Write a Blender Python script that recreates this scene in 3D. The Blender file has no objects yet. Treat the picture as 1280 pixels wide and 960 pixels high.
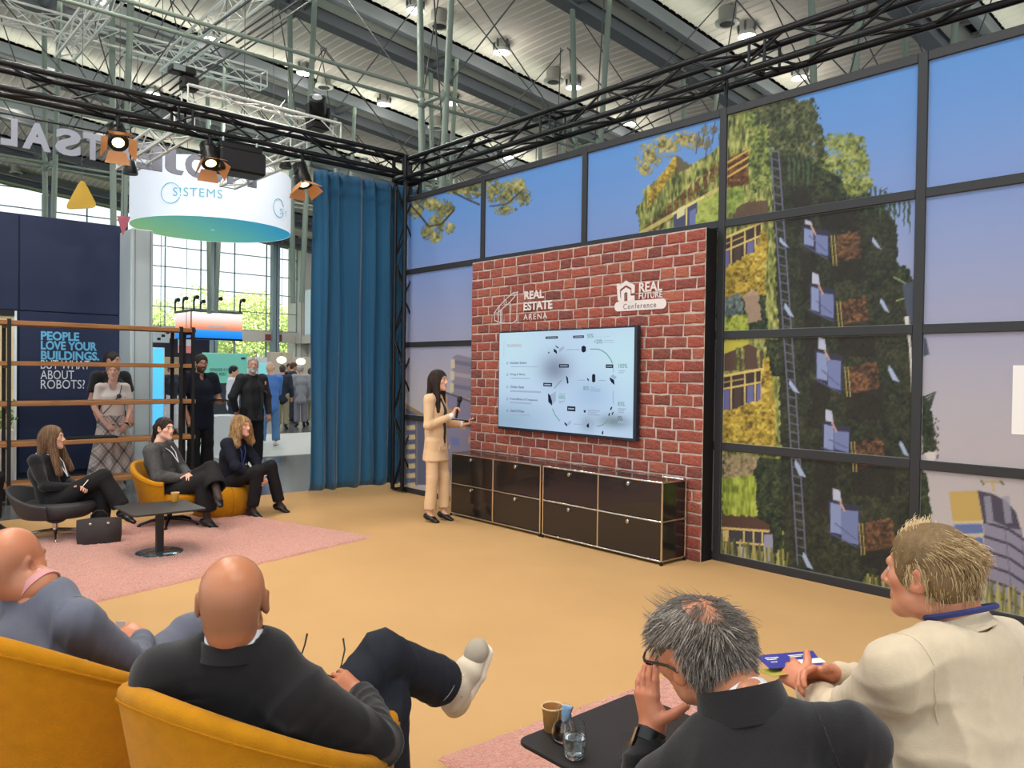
import bpy, math, random
import numpy as np
from mathutils import Vector, Matrix

# ------------------------------------------------------------------ scene, camera, light
S = bpy.context.scene
COL = S.collection
random.seed(7)
RNG = np.random.default_rng(7)

FOC, YAW, PIT, ROL = 980.0, 0.72555492, -0.01524615, 0.01333532
HC, YM, X0, WP = 1.678, 6.10447, -9.14207, 1.69725     # eye height, mural plane, first mural post, panel width
FW = np.array([-math.cos(YAW)*math.cos(PIT), math.sin(YAW)*math.cos(PIT), math.sin(PIT)])
_R = np.array([math.sin(YAW), math.cos(YAW), 0.0]); _U = np.cross(_R, FW)
RT = _R*math.cos(ROL)+_U*math.sin(ROL); UP = -_R*math.sin(ROL)+_U*math.cos(ROL)
CAMP = np.array([0.0, 0.0, HC])

cam = bpy.data.cameras.new('camera'); camo = bpy.data.objects.new('camera', cam); COL.objects.link(camo)
cam.sensor_fit = 'HORIZONTAL'; cam.sensor_width = 36.0; cam.lens = FOC/1280*36.0
cam.clip_start = 0.05; cam.clip_end = 300
M = Matrix.Identity(4)
for i in range(3):
    M[i][0] = RT[i]; M[i][1] = UP[i]; M[i][2] = -FW[i]; M[i][3] = CAMP[i]
camo.matrix_world = M
S.camera = camo

world = bpy.data.worlds.new('world'); S.world = world; world.use_nodes = True
bg = world.node_tree.nodes['Background']; bg.inputs[0].default_value = (0.86, 0.95, 1.0, 1); bg.inputs[1].default_value = 1.5

S.view_settings.view_transform = 'Standard'; S.view_settings.look = 'None'
S.view_settings.gamma = 1.0; S.view_settings.use_curve_mapping = False
S.view_settings.exposure = 0.0

def lamp(name, kind, loc, power, color=(1, 1, 1), target=None, size=0.3, angle=60, blend=0.6):
    d = bpy.data.lights.new(name, kind); d.energy = power; d.color = color
    if kind == 'AREA': d.shape = 'DISK'; d.size = size
    elif kind == 'SPOT': d.spot_size = math.radians(angle); d.spot_blend = blend; d.shadow_soft_size = size
    else: d.shadow_soft_size = size
    o = bpy.data.objects.new(name, d); COL.objects.link(o); o.location = loc
    if target is not None:
        o.rotation_euler = (Vector(target)-Vector(loc)).to_track_quat('-Z', 'Y').to_euler()
    return o

# unseen warm spots added over stage and audience
WARM = (1.0, 0.84, 0.64)
for (x, y, tx, ty, p) in [(-6.6, 1.5, -7.2, 4.4, 130), (-4.2, 1.3, -4.6, 4.3, 130), (-1.6, 1.7, -2.4, 4.6, 120), (-4.6, -.1, -4.6, 1.6, 90), (-7.6, .8, -8.2, 2.2, 95), (-2.4, 0.4, -2.6, 2.2, 90)]:
    lamp('stage_fill_spot', 'SPOT', (x, y, 4.5), p, WARM, (tx, ty, 0), 0.15, 80, 0.9)
# overhead hall light from added lamps without fittings; far ones brighten the end wall
for (x, y, p) in [(-3, -3, 120), (-8, -4, 120), (2, 1, 210), (2, 5, 210), (-3.5, 2.0, 210), (-8, 1.0, 200), (-10.6, 2.4, 170), (-13.0, 6.5, 200), (-20, 9, 300), (-29, 13, 420), (-38, 16, 520)]:
    lamp('hall_fill', 'AREA', (x, y, 9.0), p, (1.0, 0.97, 0.9), (x, y, 0), 0.8)

# ------------------------------------------------------------------ calibrated rays: a point of the photograph to a point of the room
def ray(px, py):
    return FW + RT*(px-640)/FOC + UP*(480-py)/FOC
def at(px, py, z=None, y=None, x=None, d=None):
    r = ray(px, py)
    if z is not None: t = (z-HC)/r[2]
    elif y is not None: t = y/r[1]
    elif x is not None: t = x/r[0]
    else: t = d
    return CAMP + r*t
def proj(P):
    P = np.asarray(P, float)-CAMP
    z = P@FW
    return 640+FOC*(P@RT)/z, 480-FOC*(P@UP)/z

# ------------------------------------------------------------------ materials
def lin(c):
    c = np.asarray(c, float)/255.0
    return np.where(c <= 0.04045, c/12.92, ((c+0.055)/1.055)**2.4)
def L4(c): return tuple(float(v) for v in lin(c))+(1.0,)

MATS = {}
def mat(name, col, rough=0.6, metal=0.0, bump=0.0, bscale=60.0, var=0.0, vscale=6.0, col2=None, spec=0.5, emit=None, estr=1.0,
        trans=0.0, alpha=None, sheen=0.0, coat=0.0, attr=None, rand=None, stretch=None, ior=1.45):
    if name in MATS: return MATS[name]
    m = bpy.data.materials.new(name); m.use_nodes = True; MATS[name] = m
    nt = m.node_tree; N = nt.nodes; K = nt.links; b = N['Principled BSDF']
    b.inputs['Base Color'].default_value = L4(col)
    b.inputs['Roughness'].default_value = rough; b.inputs['Metallic'].default_value = metal
    b.inputs['Specular IOR Level'].default_value = spec; b.inputs['IOR'].default_value = ior
    if trans: b.inputs['Transmission Weight'].default_value = trans
    if alpha is not None: b.inputs['Alpha'].default_value = alpha
    if sheen: b.inputs['Sheen Weight'].default_value = sheen
    if coat: b.inputs['Coat Weight'].default_value = coat
    if emit is not None:
        b.inputs['Emission Color'].default_value = L4(emit); b.inputs['Emission Strength'].default_value = estr
    tc = N.new('ShaderNodeTexCoord')
    src = tc.outputs['Object']
    if stretch:
        mp = N.new('ShaderNodeMapping'); mp.inputs['Scale'].default_value = stretch; K.new(src, mp.inputs['Vector']); src = mp.outputs[0]
    cur = None
    if attr:
        a = N.new('ShaderNodeAttribute'); a.attribute_name = attr; cur = a.outputs['Color']
    if var:
        nz = N.new('ShaderNodeTexNoise'); nz.inputs['Scale'].default_value = vscale; nz.inputs['Detail'].default_value = 5
        K.new(src, nz.inputs['Vector'])
        rp = N.new('ShaderNodeMapRange'); rp.inputs['From Min'].default_value = .3; rp.inputs['From Max'].default_value = .7
        K.new(nz.outputs['Fac'], rp.inputs['Value'])
        mx = N.new('ShaderNodeMix'); mx.data_type = 'RGBA'
        c1 = lin(col); c2 = lin(col2) if col2 is not None else c1*(1-var)
        if cur is not None:
            mx.blend_type = 'MULTIPLY'; K.new(cur, mx.inputs['A']); g = 1-var; mx.inputs['B'].default_value = (g, g, g, 1)
        else:
            mx.inputs['A'].default_value = tuple(c1)+(1,); mx.inputs['B'].default_value = tuple(c2)+(1,)
        K.new(rp.outputs[0], mx.inputs['Factor']); cur = mx.outputs['Result']
    if rand is not None:
        oi = N.new('ShaderNodeObjectInfo'); r = N.new('ShaderNodeValToRGB'); K.new(oi.outputs['Random'], r.inputs['Fac'])
        el = r.color_ramp.elements
        while len(el) < len(rand): el.new(0.5)
        for i, c in enumerate(rand): el[i].position = i/(len(rand)-1); el[i].color = L4(c)
        r.color_ramp.interpolation = 'LINEAR'
        if cur is not None:
            mx = N.new('ShaderNodeMix'); mx.data_type = 'RGBA'; mx.inputs['Factor'].default_value = .55
            K.new(cur, mx.inputs['A']); K.new(r.outputs[0], mx.inputs['B']); cur = mx.outputs['Result']
        else: cur = r.outputs[0]
    if cur is not None: K.new(cur, b.inputs['Base Color'])
    if bump:
        nz = N.new('ShaderNodeTexNoise'); nz.inputs['Scale'].default_value = bscale; nz.inputs['Detail'].default_value = 4
        K.new(src, nz.inputs['Vector'])
        bp = N.new('ShaderNodeBump'); bp.inputs['Strength'].default_value = bump; bp.inputs['Distance'].default_value = 0.02
        K.new(nz.outputs['Fac'], bp.inputs['Height']); K.new(bp.outputs[0], b.inputs['Normal'])
    return m

# ------------------------------------------------------------------ objects
def tag(o, label=None, cat=None, group=None, kind=None):
    if label: o['label'] = label
    if cat: o['category'] = cat
    if group: o['group'] = group
    if kind: o['kind'] = kind
    return o
def thing(name, loc, label=None, cat=None, group=None, kind=None):
    o = bpy.data.objects.new(name, None); COL.objects.link(o); o.location = [float(v) for v in loc]
    o.empty_display_size = 0.1
    return tag(o, label, cat, group, kind)
def wloc(p):
    v = Vector((0, 0, 0))
    while p is not None: v = v+Vector(p.location); p = p.parent
    return v
def link_mesh(name, me, parent=None, smooth=False, label=None):
    o = bpy.data.objects.new(name, me); COL.objects.link(o)
    if parent is not None: o.parent = parent
    if label: o['label'] = label
    return o
def raw(name, V, Fs, m, parent=None, smooth=False, label=None, midx=None, col=None):
    """mesh object from world-space vertices; V (n,3) array, Fs list/array of faces"""
    V = np.asarray(V, float)
    off = np.array(wloc(parent)) if parent is not None else np.zeros(3)
    me = bpy.data.meshes.new(name)
    if isinstance(Fs, np.ndarray):
        n, k = Fs.shape
        me.vertices.add(len(V)); me.vertices.foreach_set('co', (V-off).astype(np.float32).ravel())
        me.loops.add(n*k); me.loops.foreach_set('vertex_index', Fs.astype(np.int32).ravel())
        me.polygons.add(n); me.polygons.foreach_set('loop_start', np.arange(0, n*k, k, dtype=np.int32))
        me.update(calc_edges=True); me.validate()
    else:
        me.from_pydata([tuple(v) for v in (V-off)], [], Fs); me.update()
    for mm in (m if isinstance(m, (list, tuple)) else [m]): me.materials.append(mm)
    if midx is not None: me.polygons.foreach_set('material_index', np.asarray(midx, np.int32))
    if smooth: me.polygons.foreach_set('use_smooth', np.ones(len(me.polygons), bool))
    if col is not None:
        a = me.color_attributes.new('paint', 'FLOAT_COLOR', 'POINT')
        c4 = np.ones((len(V), 4), np.float32); c4[:, :3] = col; a.data.foreach_set('color', c4.ravel())
    return link_mesh(name, me, parent, smooth, label)

class MB:
    """collects simple shapes into one mesh"""
    def __init__(s): s.v = []; s.f = []; s.mi = []; s.m = 0
    def add(s, V, Fs):
        o = len(s.v); s.v.extend([tuple(map(float, p)) for p in V])
        for f in Fs: s.f.append(tuple(i+o for i in f)); s.mi.append(s.m)
        return s
    def box(s, a, b, bev=0.0):
        (x0, y0, z0), (x1, y1, z1) = a, b
        x0, x1 = min(x0, x1), max(x0, x1); y0, y1 = min(y0, y1), max(y0, y1); z0, z1 = min(z0, z1), max(z0, z1)
        if bev <= 0:
            V = [(x0, y0, z0), (x1, y0, z0), (x1, y1, z0), (x0, y1, z0), (x0, y0, z1), (x1, y0, z1), (x1, y1, z1), (x0, y1, z1)]
            return s.add(V, [(0, 3, 2, 1), (4, 5, 6, 7), (0, 1, 5, 4), (1, 2, 6, 5), (2, 3, 7, 6), (3, 0, 4, 7)])
        e = min(bev, (x1-x0)/2.01, (y1-y0)/2.01, (z1-z0)/2.01)
        pts = []
        for (z, k) in ((z0, e), (z0+e, 0), (z1-e, 0), (z1, e)):
            X0, X1, Y0, Y1 = x0+k, x1-k, y0+k, y1-k; c = e if k == 0 else e*0.3
            pts.append([(X0+c, Y0, z), (X1-c, Y0, z), (X1, Y0+c, z), (X1, Y1-c, z), (X1-c, Y1, z), (X0+c, Y1, z), (X0, Y1-c, z), (X0, Y0+c, z)])
        return s.rings(pts)
    def obox(s, c, ax, ay, az):
        """box centred at c with half-axis vectors"""
        c = np.array(c, float); ax, ay, az = (np.array(v, float) for v in (ax, ay, az))
        V = [c+i*ax+j*ay+k*az for k in (-1, 1) for (i, j) in ((-1, -1), (1, -1), (1, 1), (-1, 1))]
        return s.add(V, [(0, 3, 2, 1), (4, 5, 6, 7), (0, 1, 5, 4), (1, 2, 6, 5), (2, 3, 7, 6), (3, 0, 4, 7)])
    def rings(s, R, cap=True, close=False):
        n = len(R[0]); V = [p for r in R for p in r]; Fs = []
        for i in range(len(R)-1 + (1 if close else 0)):
            a, b = i*n, ((i+1) % len(R))*n
            for j in range(n):
                k = (j+1) % n; Fs.append((a+j, a+k, b+k, b+j))
        if cap and not close: Fs += [tuple(range(n-1, -1, -1)), tuple(range((len(R)-1)*n, len(R)*n))]
        return s.add(V, Fs)
    def tube(s, pts, r, n=10, cap=True):
        pts = [np.array(p, float) for p in pts]; rs = r if isinstance(r, (list, tuple)) else [r]*len(pts)
        R = []; prev = None
        for i, p in enumerate(pts):
            t = (pts[min(i+1, len(pts)-1)]-pts[max(i-1, 0)]); t = t/(np.linalg.norm(t)+1e-12)
            if prev is None:
                u = np.cross(t, (0, 0, 1.0)); u = u if np.linalg.norm(u) > 1e-3 else np.cross(t, (0, 1.0, 0))
            else: u = prev-t*(prev@t)
            u /= np.linalg.norm(u); prev = u; w = np.cross(t, u)
            R.append([tuple(p+rs[i]*(u*math.cos(a)+w*math.sin(a))) for a in np.linspace(0, 2*math.pi, n, endpoint=False)])
        return s.rings(R, cap)
    def lathe(s, prof, c, n=24, axis=(0, 0, 1), cap=True):
        a = np.array(axis, float); a /= np.linalg.norm(a)
        u = np.cross(a, (0, 1.0, 0)); u = u if np.linalg.norm(u) > 1e-3 else np.cross(a, (1.0, 0, 0)); u /= np.linalg.norm(u); w = np.cross(a, u)
        c = np.array(c, float)
        R = [[tuple(c+a*h+r*(u*math.cos(t)+w*math.sin(t))) for t in np.linspace(0, 2*math.pi, n, endpoint=False)] for (r, h) in prof]
        return s.rings(R, cap)
    def prism(s, poly, off):
        """polygon (3-D points) swept by off"""
        off = np.array(off, float); P = [np.array(p, float) for p in poly]; n = len(P)
        return s.add(P+[p+off for p in P], [tuple(range(n-1, -1, -1)), tuple(range(n, 2*n))]+[(i, (i+1) % n, n+(i+1) % n, n+i) for i in range(n)])
    def ell(s, c, r, nu=16, nv=10, rot=None):
        c = np.array(c, float); R = []
        rot = np.eye(3) if rot is None else rot
        for i in range(nv+1):
            ph = -math.pi/2+math.pi*i/nv; ph = max(-1.5, min(1.5, ph))
            R.append([tuple(c+rot@(np.array(r)*np.array((math.cos(ph)*math.cos(t), math.cos(ph)*math.sin(t), math.sin(ph))))) for t in np.linspace(0, 2*math.pi, nu, endpoint=False)])
        return s.rings(R)
    def build(s, name, m, parent=None, smooth=False, label=None):
        o = raw(name, np.array(s.v), s.f, m, parent, False, label, s.mi)
        if smooth:
            me = o.data; me.polygons.foreach_set('use_smooth', np.ones(len(me.polygons), bool))
            try: me.set_sharp_from_angle(angle=math.radians(40))
            except Exception: pass
        return o

_UNIT = {}
def bar(name, p0, p1, r, m, parent, n=8):
    """a round bar sharing one unit-cylinder mesh per material and radius"""
    p0 = Vector([float(v) for v in p0]); p1 = Vector([float(v) for v in p1]); d = p1-p0
    key = (m.name, n)
    if key not in _UNIT:
        me = bpy.data.meshes.new('bar'); a = np.linspace(0, 2*math.pi, n, endpoint=False)
        V = [(math.cos(t), math.sin(t), 0) for t in a]+[(math.cos(t), math.sin(t), 1) for t in a]
        me.from_pydata(V, [], [(i, (i+1) % n, n+(i+1) % n, n+i) for i in range(n)]+[tuple(range(n-1, -1, -1)), tuple(range(n, 2*n))]); me.update()
        me.materials.append(m); me.polygons.foreach_set('use_smooth', [True]*n+[False]*2); _UNIT[key] = me
    o = bpy.data.objects.new(name, _UNIT[key]); COL.objects.link(o); o.parent = parent
    o.location = p0-wloc(parent) if parent is not None else p0
    o.rotation_mode = 'QUATERNION'; o.rotation_quaternion = d.to_track_quat('Z', 'Y'); o.scale = (r, r, d.length)
    return o
def copy_tree(o, parent=None, loc=None, rz=None):
    c = o.copy(); COL.objects.link(c)
    if parent is not None: c.parent = parent
    if loc is not None: c.location = loc
    if rz is not None: c.rotation_euler = (0, 0, rz)
    for ch in list(o.children): copy_tree(ch, c)
    return c

def text_mesh(body, bold=0.0, extrude=0.0, space=1.0, line=1.0, align='LEFT'):
    cu = bpy.data.curves.new('txt', 'FONT'); cu.body = body; cu.size = 1.0; cu.offset = bold; cu.extrude = extrude
    cu.space_character = space; cu.space_line = line; cu.align_x = align; cu.resolution_u = 4
    o = bpy.data.objects.new('txt', cu); COL.objects.link(o)
    dg = bpy.context.evaluated_depsgraph_get(); me = bpy.data.meshes.new_from_object(o.evaluated_get(dg))
    V = np.empty(len(me.vertices)*3); me.vertices.foreach_get('co', V); V = V.reshape(-1, 3)
    Fs = [tuple(p.vertices) for p in me.polygons]
    bpy.data.objects.remove(o); bpy.data.curves.remove(cu); bpy.data.meshes.remove(me)
    return V, Fs
def text(name, body, org, xd, yd, w=None, h=None, m=None, parent=None, bold=0.0, depth=0.003, space=1.0, line=1.0, align='LEFT', flip=False, label=None):
    """flat lettering: lower-left corner of its bounding box at org, fitted to width w and/or height h"""
    V, Fs = text_mesh(body, bold, 0.02, space, line, align)
    lo = V.min(0); hi = V.max(0); e = hi-lo
    sx = w/e[0] if w else h/e[1]; sy = h/e[1] if h else sx
    xd = np.array(xd, float); xd /= np.linalg.norm(xd); yd = np.array(yd, float); yd /= np.linalg.norm(yd); nd = np.cross(xd, yd)
    P = np.array(org)[None]+((V[:, :1]-lo[0])*sx)*xd+((V[:, 1:2]-lo[1])*sy)*yd+(V[:, 2:3]-lo[2])/max(e[2], 1e-6)*depth*nd
    return raw(name, P, Fs, m, parent, False, label)

# noise for prints and wrinkles
def vnoise(x, y, seed=0):
    xi = np.floor(x).astype(np.int64); yi = np.floor(y).astype(np.int64); fx = x-xi; fy = y-yi
    fx = fx*fx*(3-2*fx); fy = fy*fy*(3-2*fy)
    def h(a, b):
        n = (a*374761393+b*668265263+seed*982451653) & 0x7fffffff
        n = ((n ^ (n >> 13))*1274126177) & 0x7fffffff
        return ((n ^ (n >> 16)) & 0xffff)/65535.0
    return (h(xi, yi)*(1-fx)+h(xi+1, yi)*fx)*(1-fy)+(h(xi, yi+1)*(1-fx)+h(xi+1, yi+1)*fx)*fy
def fbm(x, y, seed=0, o=4):
    s = 0; a = 0.5; t = 0
    for i in range(o):
        s = s+a*vnoise(x*2**i, y*2**i, seed+i); t += a; a *= .5
    return s/t
def inpoly(x, y, poly):
    r = np.zeros(x.shape, bool); n = len(poly)
    for i in range(n):
        x1, y1 = poly[i]; x2, y2 = poly[(i+1) % n]
        if y1 == y2: continue
        c = ((y1 > y) != (y2 > y)) & (x < (x2-x1)*(y-y1)/(y2-y1)+x1)
        r ^= c
    return r
# ------------------------------------------------------------------ floors
m_hall = mat('hall_floor', (88, 90, 94), 0.22, var=.25, vscale=1.5, spec=.6)
m_carpet = mat('stage_carpet', (188, 150, 103), 0.95, bump=.25, bscale=260, var=.10, vscale=1.1, spec=.15)
m_light = mat('light_carpet', (196, 198, 198), 0.95, bump=.2, bscale=240, spec=.15)
fl = MB().box((-47, -10, -0.12), (8, 40, -0.012)).build('floor', m_hall); tag(fl, kind='structure')
sc_ = MB().box((-9.95, -4, -0.011), (5.5, 6.5, 0.0)).build('floor', m_carpet)
tag(sc_, kind='structure')
lc = MB().box((-19.2, 5.6, -0.011), (-14.3, 10.2, 0.0)).build('booth_carpet', m_light)
tag(lc, 'pale grey carpet square under the man in jeans', 'carpet')

# ------------------------------------------------------------------ the printed wall
def mix(c, col, a):
    a = np.asarray(a)[..., None] if np.ndim(a) else a
    return c*(1-a)+np.asarray(col, float)*a
def art(X, Y, Z):
    """the printed picture: X, Y in artwork units, Z height on the wall; returns sRGB 0..255"""
    n = len(X)
    zs = [0, .9, 1.5, 2.0, 2.6, 3.1, 3.6, 4.1]
    sky = np.array([(196, 186, 182), (190, 180, 182), (182, 176, 186), (166, 166, 192), (146, 160, 204), (126, 154, 212), (104, 150, 216), (88, 146, 218)], float)
    C = np.stack([np.interp(Z, zs, sky[:, k]) for k in range(3)], 1)
    n1 = fbm(X/3.0, Y/3.0, 1); n2 = fbm(X/9.0, Y/9.0, 5); n3 = fbm(X/28.0, Y/28.0, 9); nv = fbm(X/2.2, Y/9.0, 13); jag = (fbm(X/6., Y/6., 21)-.5)
    def reg(poly, j=0.0):
        p = np.array(poly, float); k = (X > p[:, 0].min()-12) & (X < p[:, 0].max()+12) & (Y > p[:, 1].min()-12) & (Y < p[:, 1].max()+12)
        idx = np.nonzero(k)[0]
        if j: q = inpoly(X[idx]+jag[idx]*j, Y[idx]+(n1[idx]-.5)*j, poly)
        else: q = inpoly(X[idx], Y[idx], poly)
        return idx[q]
    def flat(poly, col, a=1.0, j=0.0):
        i = reg(poly, j); C[i] = mix(C[i], col, a)
    def leaf(poly, cols, j=10, sx=None):
        i = reg(poly, j); t = np.clip((n1[i]*.55+n2[i]*.3+n3[i]*.15-.30)/.42, 0, 1)
        if sx: t = np.clip((nv[i]*.6+n2[i]*.4-.3)/.42, 0, 1)
        cs = np.array(cols, float); u = t*(len(cs)-1); k = np.minimum(u.astype(int), len(cs)-2); f = (u-k)[:, None]
        C[i] = cs[k]*(1-f)+cs[k+1]*f
    def line(p, q, w, col, a=1.0):
        p = np.array(p, float); q = np.array(q, float); d = q-p; L = np.hypot(*d); nn = np.array((-d[1], d[0]))/L*w/2
        flat([p+nn, q+nn, q-nn, p-nn], col, a)
    def blob(cx, cy, rx, ry, cols, j=10, hole=0.0):
        k = (abs(X-cx) < rx*1.5+6) & (abs(Y-cy) < ry*1.5+6); i = np.nonzero(k)[0]
        r = ((X[i]-cx)/rx)**2+((Y[i]-cy)/ry)**2
        q = r+(n2[i]-.5)*1.3+(n1[i]-.5)*1.2 < 1
        if hole: q &= ~((n1[i] < hole) & (r > .25))
        i = i[q]
        t = np.clip((n1[i]*.6+n2[i]*.4-.28)/.45+(-(Y[i]-cy)/ry-(X[i]-cx)/rx)*.10, 0, 1)
        cs = np.array(cols, float); u = t*(len(cs)-1); k = np.minimum(u.astype(int), len(cs)-2); f = (u-k)[:, None]
        C[i] = cs[k]*(1-f)+cs[k+1]*f
    DG = [(18, 24, 20), (34, 44, 32), (56, 66, 40), (88, 92, 56)]
    LG = [(54, 62, 34), (106, 114, 56), (156, 160, 84), (198, 196, 124)]
    YL = [(82, 68, 28), (150, 126, 46), (200, 170, 64), (232, 208, 110)]
    TG = [(40, 52, 34), (84, 100, 48), (140, 150, 74), (180, 184, 110)]
    # --- far left: pale tower and low blocks
    flat([(566, 446), (572, 443), (592, 448), (600, 600), (560, 600), (565, 520)], (140, 132, 148))
    for k in range(9):
        y = 452+k*15; line((566-k*.6, y), (600, y+6), 5, (168, 158, 164) if k % 2 else (112, 110, 136))
        line((566-k*.6, y-3), (566-k*.6, y+8), 5, (214, 200, 168))
    flat([(553, 488), (600, 506), (600, 592), (550, 592)], (132, 126, 152)); line((553, 489), (600, 506), 2, (80, 74, 80))
    for a, b in ((557, 510), (572, 526), (586, 545)): flat([(a, b), (a+11, b+3), (a+10, b+11), (a-1, b+8)], (190, 150, 98)); flat([(a-8, b+20), (a+2, b+22), (a+2, b+32), (a-8, b+30)], (106, 118, 168))
    flat([(505, 505), (530, 520), (552, 540), (552, 606), (505, 606)], (92, 96, 122))
    line((505, 506), (536, 524), 5, (150, 128, 92)); line((505, 520), (536, 537), 3, (110, 96, 84))
    for k in range(7):
        y = 535+k*12; line((508, y), (519, y-1), 6, (214, 194, 150)); flat([(508, y+4), (512, y+4), (512, y+9), (508, y+9)], (110, 134, 184)); line((521, y-20), (521, y), 2, (126, 116, 120))
    # --- pines at the top left
    def branch(pts, w=2.2):
        for a, b in zip(pts[:-1], pts[1:]): line(a, b, w, (58, 48, 46))
    for (cx, cy, rx, ry) in ((521, 262, 10, 12), (540, 255, 12, 9), (556, 262, 12, 12), (548, 277, 12, 12), (536, 290, 10, 10), (545, 297, 9, 8), (572, 236, 16, 9), (590, 236, 16, 12), (616, 238, 12, 15), (634, 242, 14, 17), (648, 236, 12, 17), (630, 262, 14, 8), (655, 246, 10, 12), (527, 247, 8, 6), (562, 284, 7, 8)):
        blob(cx, cy, rx, ry, [(54, 58, 42), (98, 100, 62), (152, 148, 86), (198, 188, 124)], hole=.36)
    branch([(512, 255), (524, 268), (536, 283), (552, 280), (568, 262)]); branch([(600, 256), (586, 250), (566, 240)]); branch([(612, 258), (634, 255), (655, 236)], 1.6); branch([(518, 250), (530, 262)], 1.4)
    # --- sunlit front of the green building, roof garden
    for (cx, cy, rx, ry) in ((812, 196, 17, 18), (832, 182, 20, 15), (856, 174, 20, 11), (806, 210, 12, 11), (872, 178, 14, 10)): blob(cx, cy, rx, ry, [(78, 66, 48), (124, 116, 70), (170, 160, 96), (198, 190, 132)], hole=.45)
    for x, y in ((870, 170), (882, 176), (890, 158), (898, 168), (878, 160)): line((x, y+22), (x+4, y-6), 1.3, (70, 66, 74)); blob(x+3, y+4, 6, 10, [(60, 60, 66), (96, 96, 92), (120, 124, 110)], hole=.55)
    front = [(797, 330), (799, 285), (796, 262), (806, 238), (826, 218), (846, 200), (852, 208), (872, 202), (893, 186), (909, 172), (911, 128), (962, 122), (968, 200), (970, 280), (974, 400), (977, 560), (980, 716), (896, 716), (896, 330)]
    leaf(front, LG, 8, True)
    leaf([(808, 240), (826, 218), (845, 193), (851, 205), (830, 232), (810, 262)], YL, 5); flat([(846, 193), (864, 207), (846, 218)], (96, 86, 62), .9, 5)
    for x in range(806, 905, 9): y = 285-(x-806)*.9; leaf([(x, y), (x+6, y-8), (x+6, y+14), (x+1, y+18)], [(60, 44, 26), (100, 66, 40), (140, 110, 60)], 5)
    line((800, 292), (905, 232), 5, (216, 196, 116), .8)
    flat([(842, 266), (872, 252), (872, 290), (842, 290)], (70, 74, 104)); line((840, 268), (880, 246), 3, (232, 214, 130)); line((858, 258), (858, 290), 2, (226, 208, 130)); flat([(862, 264), (870, 260), (870, 288), (862, 288)], (110, 120, 170)); leaf([(872, 252), (904, 236), (904, 276), (870, 284)], [(120, 136, 52), (170, 182, 84), (194, 200, 110)], 4); flat([(846, 262), (856, 256), (856, 268), (846, 274)], (226, 216, 160))
    leaf([(908, 200), (935, 186), (935, 230), (908, 236)], [(50, 32, 20), (96, 62, 36), (150, 112, 60)], 4)
    for k in range(3): line((908, 222-k*9), (938, 204-k*9), 2.5, (206, 164, 80))
    leaf([(908, 236), (930, 232), (931, 262), (907, 268)], [(70, 96, 40), (128, 148, 62), (166, 180, 90)], 5)
    leaf([(925, 128), (968, 124), (972, 230), (940, 240), (936, 170)], TG, 9)
    flat([(930, 254), (958, 250), (960, 272), (916, 276), (920, 262)], (88, 66, 54), .9, 4)
    # floors of the sunlit corner
    def bay(y0, sl, hh):
        # windows with yellow frames between y0 and y0+hh, top slanted by sl
        P = lambda x, y: (x, y+(938-x)*sl)
        flat([P(900, y0), P(953, y0), (953, y0+hh), (900, y0+hh)], (58, 46, 44))
        for x in (904, 918, 934, 946): flat([P(x, y0+18), P(x+8, y0+18), (x+8, y0+hh), (x, y0+hh)], (104, 104, 160) if x != 918 else (72, 58, 56))
        for x in (903, 914, 931, 944, 952): line(P(x, y0), (x, y0+hh), 2, (212, 184, 108))
        line(P(900, y0), P(955, y0), 3, (226, 198, 112)); line(P(900, y0+16), P(953, y0+16), 2.4, (216, 190, 112)); line(P(900, y0+8), P(930, y0+8), 1.6, (190, 160, 92))
    bay(284, .42, 70)
    leaf([(900, 338), (914, 330), (930, 322), (944, 312), (951, 288), (958, 290), (957, 345), (956, 372), (900, 376)], YL, 8)
    leaf([(900, 374), (957, 368), (960, 414), (900, 414)], DG, 6); flat([(928, 366), (948, 362), (952, 400), (934, 404)], (188, 156, 132), .8, 6); leaf([(905, 372), (926, 366), (930, 394), (905, 400)], [(50, 62, 60), (96, 112, 110), (140, 150, 140)], 8)
    leaf([(904, 398), (934, 391), (936, 416), (904, 418)], [(90, 104, 30), (164, 176, 66), (196, 200, 96)], 4)
    flat([(904, 426), (936, 424), (936, 432), (904, 444)], (196, 188, 70)); flat([(904, 443), (936, 430), (957, 440), (957, 460), (904, 464)], (86, 64, 54)); leaf([(957, 424), (975, 424), (975, 470), (952, 470)], DG, 5)
    for x in (922, 928, 948, 956): leaf([(x-2, 434), (x+2, 434), (x+2, 462), (x-1, 462)], LG, 4)
    bay(464, .18, 56)
    leaf([(900, 516), (930, 506), (950, 500), (953, 450), (962, 446), (969, 510), (970, 560), (900, 562)], YL, 6)
    leaf([(900, 568), (978, 574), (978, 720), (896, 720)], DG, 2)
    leaf([(903, 568), (950, 570), (940, 600), (903, 602)], [(90, 84, 60), (150, 132, 96), (190, 170, 140)], 8)
    leaf([(903, 598), (945, 594), (946, 646), (903, 644)], [(96, 108, 34), (150, 166, 58), (190, 200, 88)], 7, True)
    flat([(903, 644), (946, 647), (962, 656), (962, 664), (903, 660)], (84, 58, 48)); line((902, 660), (962, 664), 3, (220, 190, 116))
    flat([(903, 662), (966, 666), (966, 704), (903, 690)], (62, 58, 64)); flat([(903, 662), (911, 663), (911, 677), (903, 676)], (216, 188, 124))
    for x in (930, 942, 953): line((x, 664), (x, 682), 2, (222, 196, 124))
    line((920, 678), (966, 682), 2.4, (222, 196, 124)); flat([(926, 683), (936, 684), (936, 700), (926, 700)], (176, 180, 206)); flat([(955, 668), (966, 668), (966, 702), (955, 702)], (150, 150, 176))
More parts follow.
